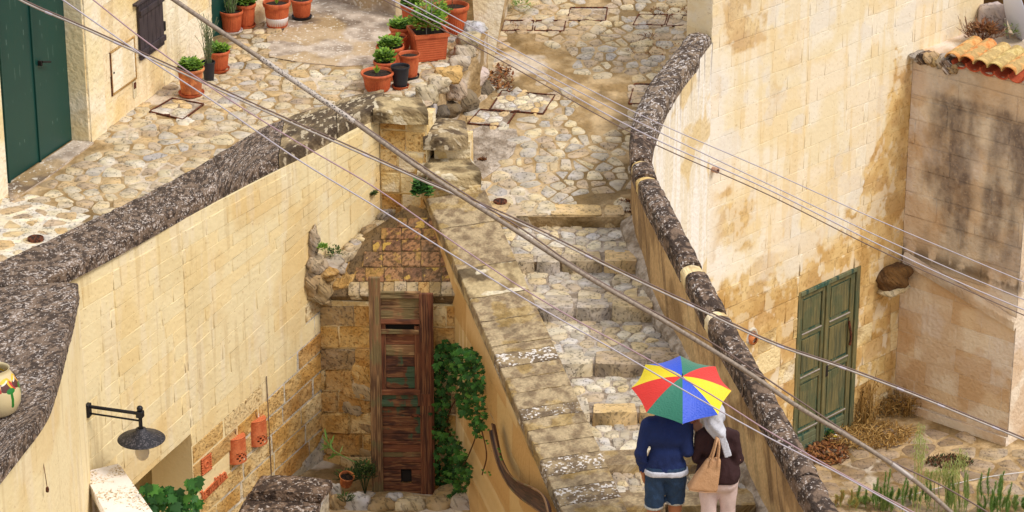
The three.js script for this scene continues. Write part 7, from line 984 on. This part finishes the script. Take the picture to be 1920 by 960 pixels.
{ // tall weeds in the yard
  const W = [[1728, 795, 1.15, 2, 0.16, 1], [1668, 880, 0.9, 0, 0.2, 0], [1640, 908, 0.8, 0, 0.22, 0], [1700, 903, 0.85, 0, 0.18, 0], [1800, 845, 1.05, 2, 0.13, 1], [1790, 872, 0.9, 1, 0.2, 0], [1746, 885, 0.9, 0, 0.24, 0], [1856, 878, 0.95, 0, 0.16, 0], [1880, 896, 0.85, 0, 0.14, 0], [1905, 930, 0.6, 1, 0.16, 0], [1595, 920, 0.7, 2, 0.17, 0], [1618, 938, 0.5, 2, 0.2, 1], [1812, 885, 0.8, 1, 0.15, 0], [1764, 880, 0.85, 1, 0.18, 1], [1920, 935, 0.5, 0, 0.12, 0], [1720, 900, 0.7, 0, 0.2, 0], [1848, 930, 0.5, 0, 0.16, 0], [1656, 930, 0.6, 1, 0.2, 0]];
  const where = ['tallest pale weed spike in the yard, in front of the paving', 'green weed spike left of the tallest one', 'weed spike beside the parapet end of the clump', 'bushy green weed between the two tallest left spikes', 'feathery pale weed spike over the dark drain patch', 'green feathery weed left of the white rope', 'dense green weed under the thick cable', 'dark green weed spike crossing the white rope', 'dark green weed spike right of the rope-crossing one', 'small pale weed at the right edge of the picture', 'yellowing weed nearest the stair wall coping', 'short yellow weed next to the nearest coping weed', 'thin green weed between feathery spikes', 'thin feathery weed right of the thick cable', 'cropped weed at the lower right corner', 'low leafy weed under the tallest spike', 'low green weed below the rope', 'low pale weed near the bottom edge by the coping'];
  W.forEach(([x, y, h, tone, wd, dry], i) => { const tip = hitZ(x, y, -2.75 - (i % 4) * 0.12), o = thing('tall_weed', where[i], 'weed', 'tall weeds in the yard'), H = tip.y - GY, base = V3(tip.x, GY, tip.z), r = R01(200 + i), mats = [[LF.weed[0], LF.weed[1]], [LF.weed[1], LF.weed[2]], [LF.weed[2], LF.dry[2]]][tone]; const ns = 4 + (i % 3);
    for (let s = 0; s < ns; s++) { const ox = s ? (r() - 0.5) * wd * 2.4 : 0, oz = s ? (r() - 0.5) * 0.2 : 0, hh = H * (s ? 0.6 + r() * 0.36 : 1), lean = (r() - 0.5) * 0.06, bend = (t) => V3(ox + lean * t * t + 0.012 * Math.sin(t * 7 + i), hh * t, oz); part('stalk', tube([0, 0.3, 0.6, 0.8, 1].map(bend), 0.0045, 14, 5), mats[0], o);
      for (let m = 0; m < 2; m++) part('narrow_leaves', leaves(dry ? 100 : 150, leafGeo(0.085, 0.0075, 0.2), 300 + i * 5 + s * 2 + m, (k, q) => { const t = 0.15 + 0.84 * Math.pow(q(), 0.8), a = k * 2.4 + q(), p = bend(t); return [p, [0.3 + q() * 0.75, a, 0], (dry ? 0.5 : 0.9) * (0.45 + 0.6 * q()) * (1.15 - 0.6 * t * t)]; }), mats[m], o, { kind: 'stuff' }); if (dry) part('feathery_top', leaves(120, leafGeo(0.035, 0.006, 0.1), 330 + i * 3 + s, (k, q) => { const t = 0.7 + 0.3 * q(), p = bend(t); p.x += (q() - 0.5) * 0.11; p.z += (q() - 0.5) * 0.1; return [p, [q(), q() * 6, 0], 0.8 + q()]; }), LF.weed[2], o, { kind: 'stuff' }); }
    o.position.copy(base); }); }
{ // dry grass in the yard corner
  const D = [['heap of dry straw-coloured weeds in the corner beside the green door', 1672, 752, 0.55, 0.3, 380], ['dry brown weed stems at the right foot of the green door', 1606, 778, 0.28, 0.6, 200], ['flattened straw spilling from the corner across the paving', 1625, 808, 0.6, 0.1, 300]];
  D.forEach(([l, x, y, w, h, n], k) => { const o = thing('dry_grass', l, 'dry grass'); o.userData.kind = 'stuff'; const c = hitY(x, y + (k === 1 ? 14 : 12), GY); LF.dry.forEach((m, j) => { part('dry_stems', stalks(n / 3, 400 + k * 7 + j, (i, r) => { const a = r() * 6.28, q = Math.sqrt(r()) * w, bx = Math.cos(a) * q, bz = Math.sin(a) * q * 0.6, d = V3((r() - 0.5) * 0.7 * w, h * (0.3 + r() * 0.9), (r() - 0.5) * 0.6 * w); return [V3(bx, 0, bz), V3(bx + d.x * 0.5, d.y * 0.75, bz + d.z * 0.5), V3(bx + d.x * 1.2, d.y * (0.7 + r() * 0.5), bz + d.z * 1.2)]; }, 0.005), m, o); part('dry_leaves', leaves(n, leafGeo(0.07, 0.014, 0.4), 420 + k * 7 + j, (i, r) => { const a = r() * 6.28, q = Math.sqrt(r()) * w * 1.1; return [V3(Math.cos(a) * q, r() * r() * h * 1.1 + 0.01, Math.sin(a) * q * 0.65), [r() * 2, r() * 6.28, r()], 0.6 + r()]; }), m, o); }); o.position.copy(c); });
  const e = thing('dead_leaf_heap', 'reddish brown heap of dead leaves by the green door sill', 'fallen leaves'); e.userData.kind = 'stuff'; const c = hitY(1545, 850, GY); LF.rusty.forEach((m, j) => part('dead_leaves', leaves(200, leafGeo(0.07, 0.04, 0.5), 450 + j, (i, r) => { const a = r() * 6.28, q = Math.sqrt(r()); return [V3(Math.cos(a) * q * 0.35, 0.02 + r() * 0.08 * (1 - q), Math.sin(a) * q * 0.4), [1.2 + r(), r() * 6.28, r()], 0.5 + r() * 0.7]; }), m, e)); e.position.copy(c);
  const g = thing('sill_weed', 'small green weed at the foot of the green door', 'weed'), gc = hitY(1550, 822, GY); bushy(g, V3(0, 0.08, 0), 0.12, 0.12, 0.1, 130, 0.05, LF.creeper, 470, 0.5, 0.1); g.position.copy(gc);
  const dk = thing('dry_moss_patch', 'dark brown patch of dried moss on the yard paving', 'moss'); dk.userData.kind = 'stuff'; const dc = hitY(1778, 868, GY + 0.01); LF.rusty.slice(0, 3).forEach((m, j) => part('moss_tufts', leaves(220, leafGeo(0.04, 0.018, 0.4), 480 + j, (i, r) => { const a = r() * 6.28, q = Math.sqrt(r()); return [V3(Math.cos(a) * q * 0.34, r() * 0.03, Math.sin(a) * q * 0.22), [0.6 + r(), r() * 6.28, r()], 0.6 + r() * 0.7]; }), j === 1 ? LF.moss[1] : LF.rusty[2], dk)); dk.position.copy(dc); }
// reddish moss on the lane, and green tufts between the stones
{ const o = thing('lane_moss', 'patches of reddish brown moss and tiny weeds between the lane stones', 'moss'); o.userData.kind = 'stuff'; const spots = [[1232, 95, 0.4], [1255, 25, 0.3], [1210, 70, 0.15], [940, 52, 0.25], [905, 300, 0.05], [1185, 395, 0.1], [1172, 380, 0.08]]; LF.rusty.forEach((m, j) => part('moss_tufts', leaves(420, leafGeo(0.03, 0.014, 0.4), 500 + j, (i, r) => { const s = spots[Math.floor(r() * spots.length)], c = hitLane(s[0], s[1]), a = r() * 6.28, q = Math.sqrt(r()) * s[2], p = V3(c.x + Math.cos(a) * q, 0, c.z + Math.sin(a) * q * 0.7); p.y = laneY(p.z) + 0.006; return [p, [0.8 + r(), r() * 6.28, r()], 0.5 + r() * 0.7]; }), m, o)); }

// ---------------------------------------------------------------- overhead cables strung across the street, in front of everything
function cable(label, pts, dist, rpx, m, extra) { const o = thing('overhead_cable', label, 'cable', 'overhead cables'), P = pts.map(([x, y], i) => hitD(x, y, dist[0] + (dist[1] - dist[0]) * i / (pts.length - 1))); part('line', tube(P, rpx * (dist[0] + dist[1]) / 2 / FPX, 90, 8), m, o); if (extra) extra(o, P, new THREE.CatmullRomCurve3(P, false, 'centripetal')); return o; }
const clips = (ts, w, m) => (o, P, c) => ts.forEach((t) => { const p = c.getPoint(t), g = new THREE.CylinderGeometry(w, w, w * 6, 8); const q = new THREE.Quaternion().setFromUnitVectors(UP, c.getTangent(t)); g.applyQuaternion(q); g.translate(p.x, p.y, p.z); part('clip', g, m, o); });
cable('thickest brown cable crossing the whole picture from top left to bottom right', [[250, -55], [327, 0], [460, 90], [640, 212], [800, 325], [960, 428], [1100, 518], [1250, 605], [1400, 697], [1500, 765], [1590, 818], [1660, 862], [1720, 905], [1780, 958], [1830, 1005]], [19, 19], 4.6, M.cable, (o, P, c) => { part('worn_sheath', tube([0.155, 0.175, 0.2, 0.225].map((t) => c.getPoint(t)), 5.4 * 19 / FPX, 16, 8), M.cableSheath, o); part('worn_sheath', tube([0.8, 0.815, 0.83, 0.845].map((t) => c.getPoint(t)), 5.3 * 19 / FPX, 16, 8), M.steel, o); });
cable('thin dark wire shadowing the thickest cable on its upper side', [[640, 206], [760, 290], [870, 362], [980, 430], [1080, 500], [1200, 570], [1330, 640], [1500, 752], [1660, 858], [1780, 918], [1900, 990]], [19.3, 19.3], 1.6, M.wireBrown);
cable('pale clipped twin cable from the dark green door to the lower right edge', [[-60, -60], [37, 0], [150, 50], [330, 132], [500, 210], [650, 276], [790, 338], [900, 385], [1000, 430], [1150, 505], [1310, 580], [1450, 645], [1580, 690], [1700, 735], [1830, 788], [1980, 850]], [21, 21], 1.9, M.steel, clips([0.1, 0.16, 0.24, 0.35, 0.47, 0.58, 0.66, 0.74, 0.8, 0.86, 0.9, 0.95], 0.009, M.wirePale));
cable('dark strand running along the pale clipped twin cable', [[-60, -63], [37, -4], [150, 46], [330, 127], [500, 205], [650, 271], [790, 334], [900, 380], [1000, 425], [1150, 500], [1310, 575], [1450, 641], [1580, 686], [1700, 731], [1830, 784], [1980, 846]], [21.2, 21.2], 1.5, M.wireBrown);
cable('lowest pale wire, from the cream house down past the umbrella', [[60, -40], [118, 0], [270, 105], [400, 190], [560, 300], [700, 385], [860, 485], [1000, 570], [1150, 655], [1300, 742], [1440, 820], [1580, 892], [1720, 970], [1800, 1015]], [20.5, 20.5], 1.5, M.wirePale);
cable('thin pinkish wire just above the lowest pale wire', [[110, -50], [175, 0], [270, 75], [420, 180], [560, 268], [700, 350], [830, 440], [960, 528], [1080, 600], [1200, 665], [1330, 738], [1440, 808], [1600, 900], [1740, 975]], [20.8, 20.8], 1.4, new THREE.MeshStandardMaterial({ color: new THREE.Color('#a88a92'), roughness: 0.5 }));
cable('uppermost thin wire of the four on the right, over the big wall', [[720, -45], [795, 0], [1000, 112], [1200, 215], [1440, 320], [1640, 410], [1800, 478], [1990, 558]], [22, 22], 1.0, M.wirePale);
cable('second thin wire of the four on the right', [[690, -35], [757, 0], [900, 75], [1200, 230], [1440, 345], [1640, 440], [1800, 512], [1990, 590]], [22.2, 22.2], 1.1, M.wirePale);
cable('third thin wire of the four on the right', [[680, -30], [735, 0], [900, 82], [1200, 247], [1440, 355], [1640, 455], [1800, 530], [1990, 610]], [22.4, 22.4], 1.3, M.wirePale);
cable('lowest thin wire of the four on the right', [[670, -27], [720, 0], [900, 92], [1200, 257], [1440, 365], [1640, 465], [1800, 538], [1990, 622]], [22.6, 22.6], 1.1, M.wireBrown);
{ const o = thing('white_rope', 'white rope stretched over the yard behind the tall weeds', 'rope'), P = [[1680, 936], [1740, 920], [1800, 905], [1860, 893], [1930, 884], [1990, 876]].map(([x, y]) => hitZ(x, y, -3.2)); part('rope', tube(P, 0.007, 40, 6), M.potWhite, o); }

renderer.render(scene, camera);
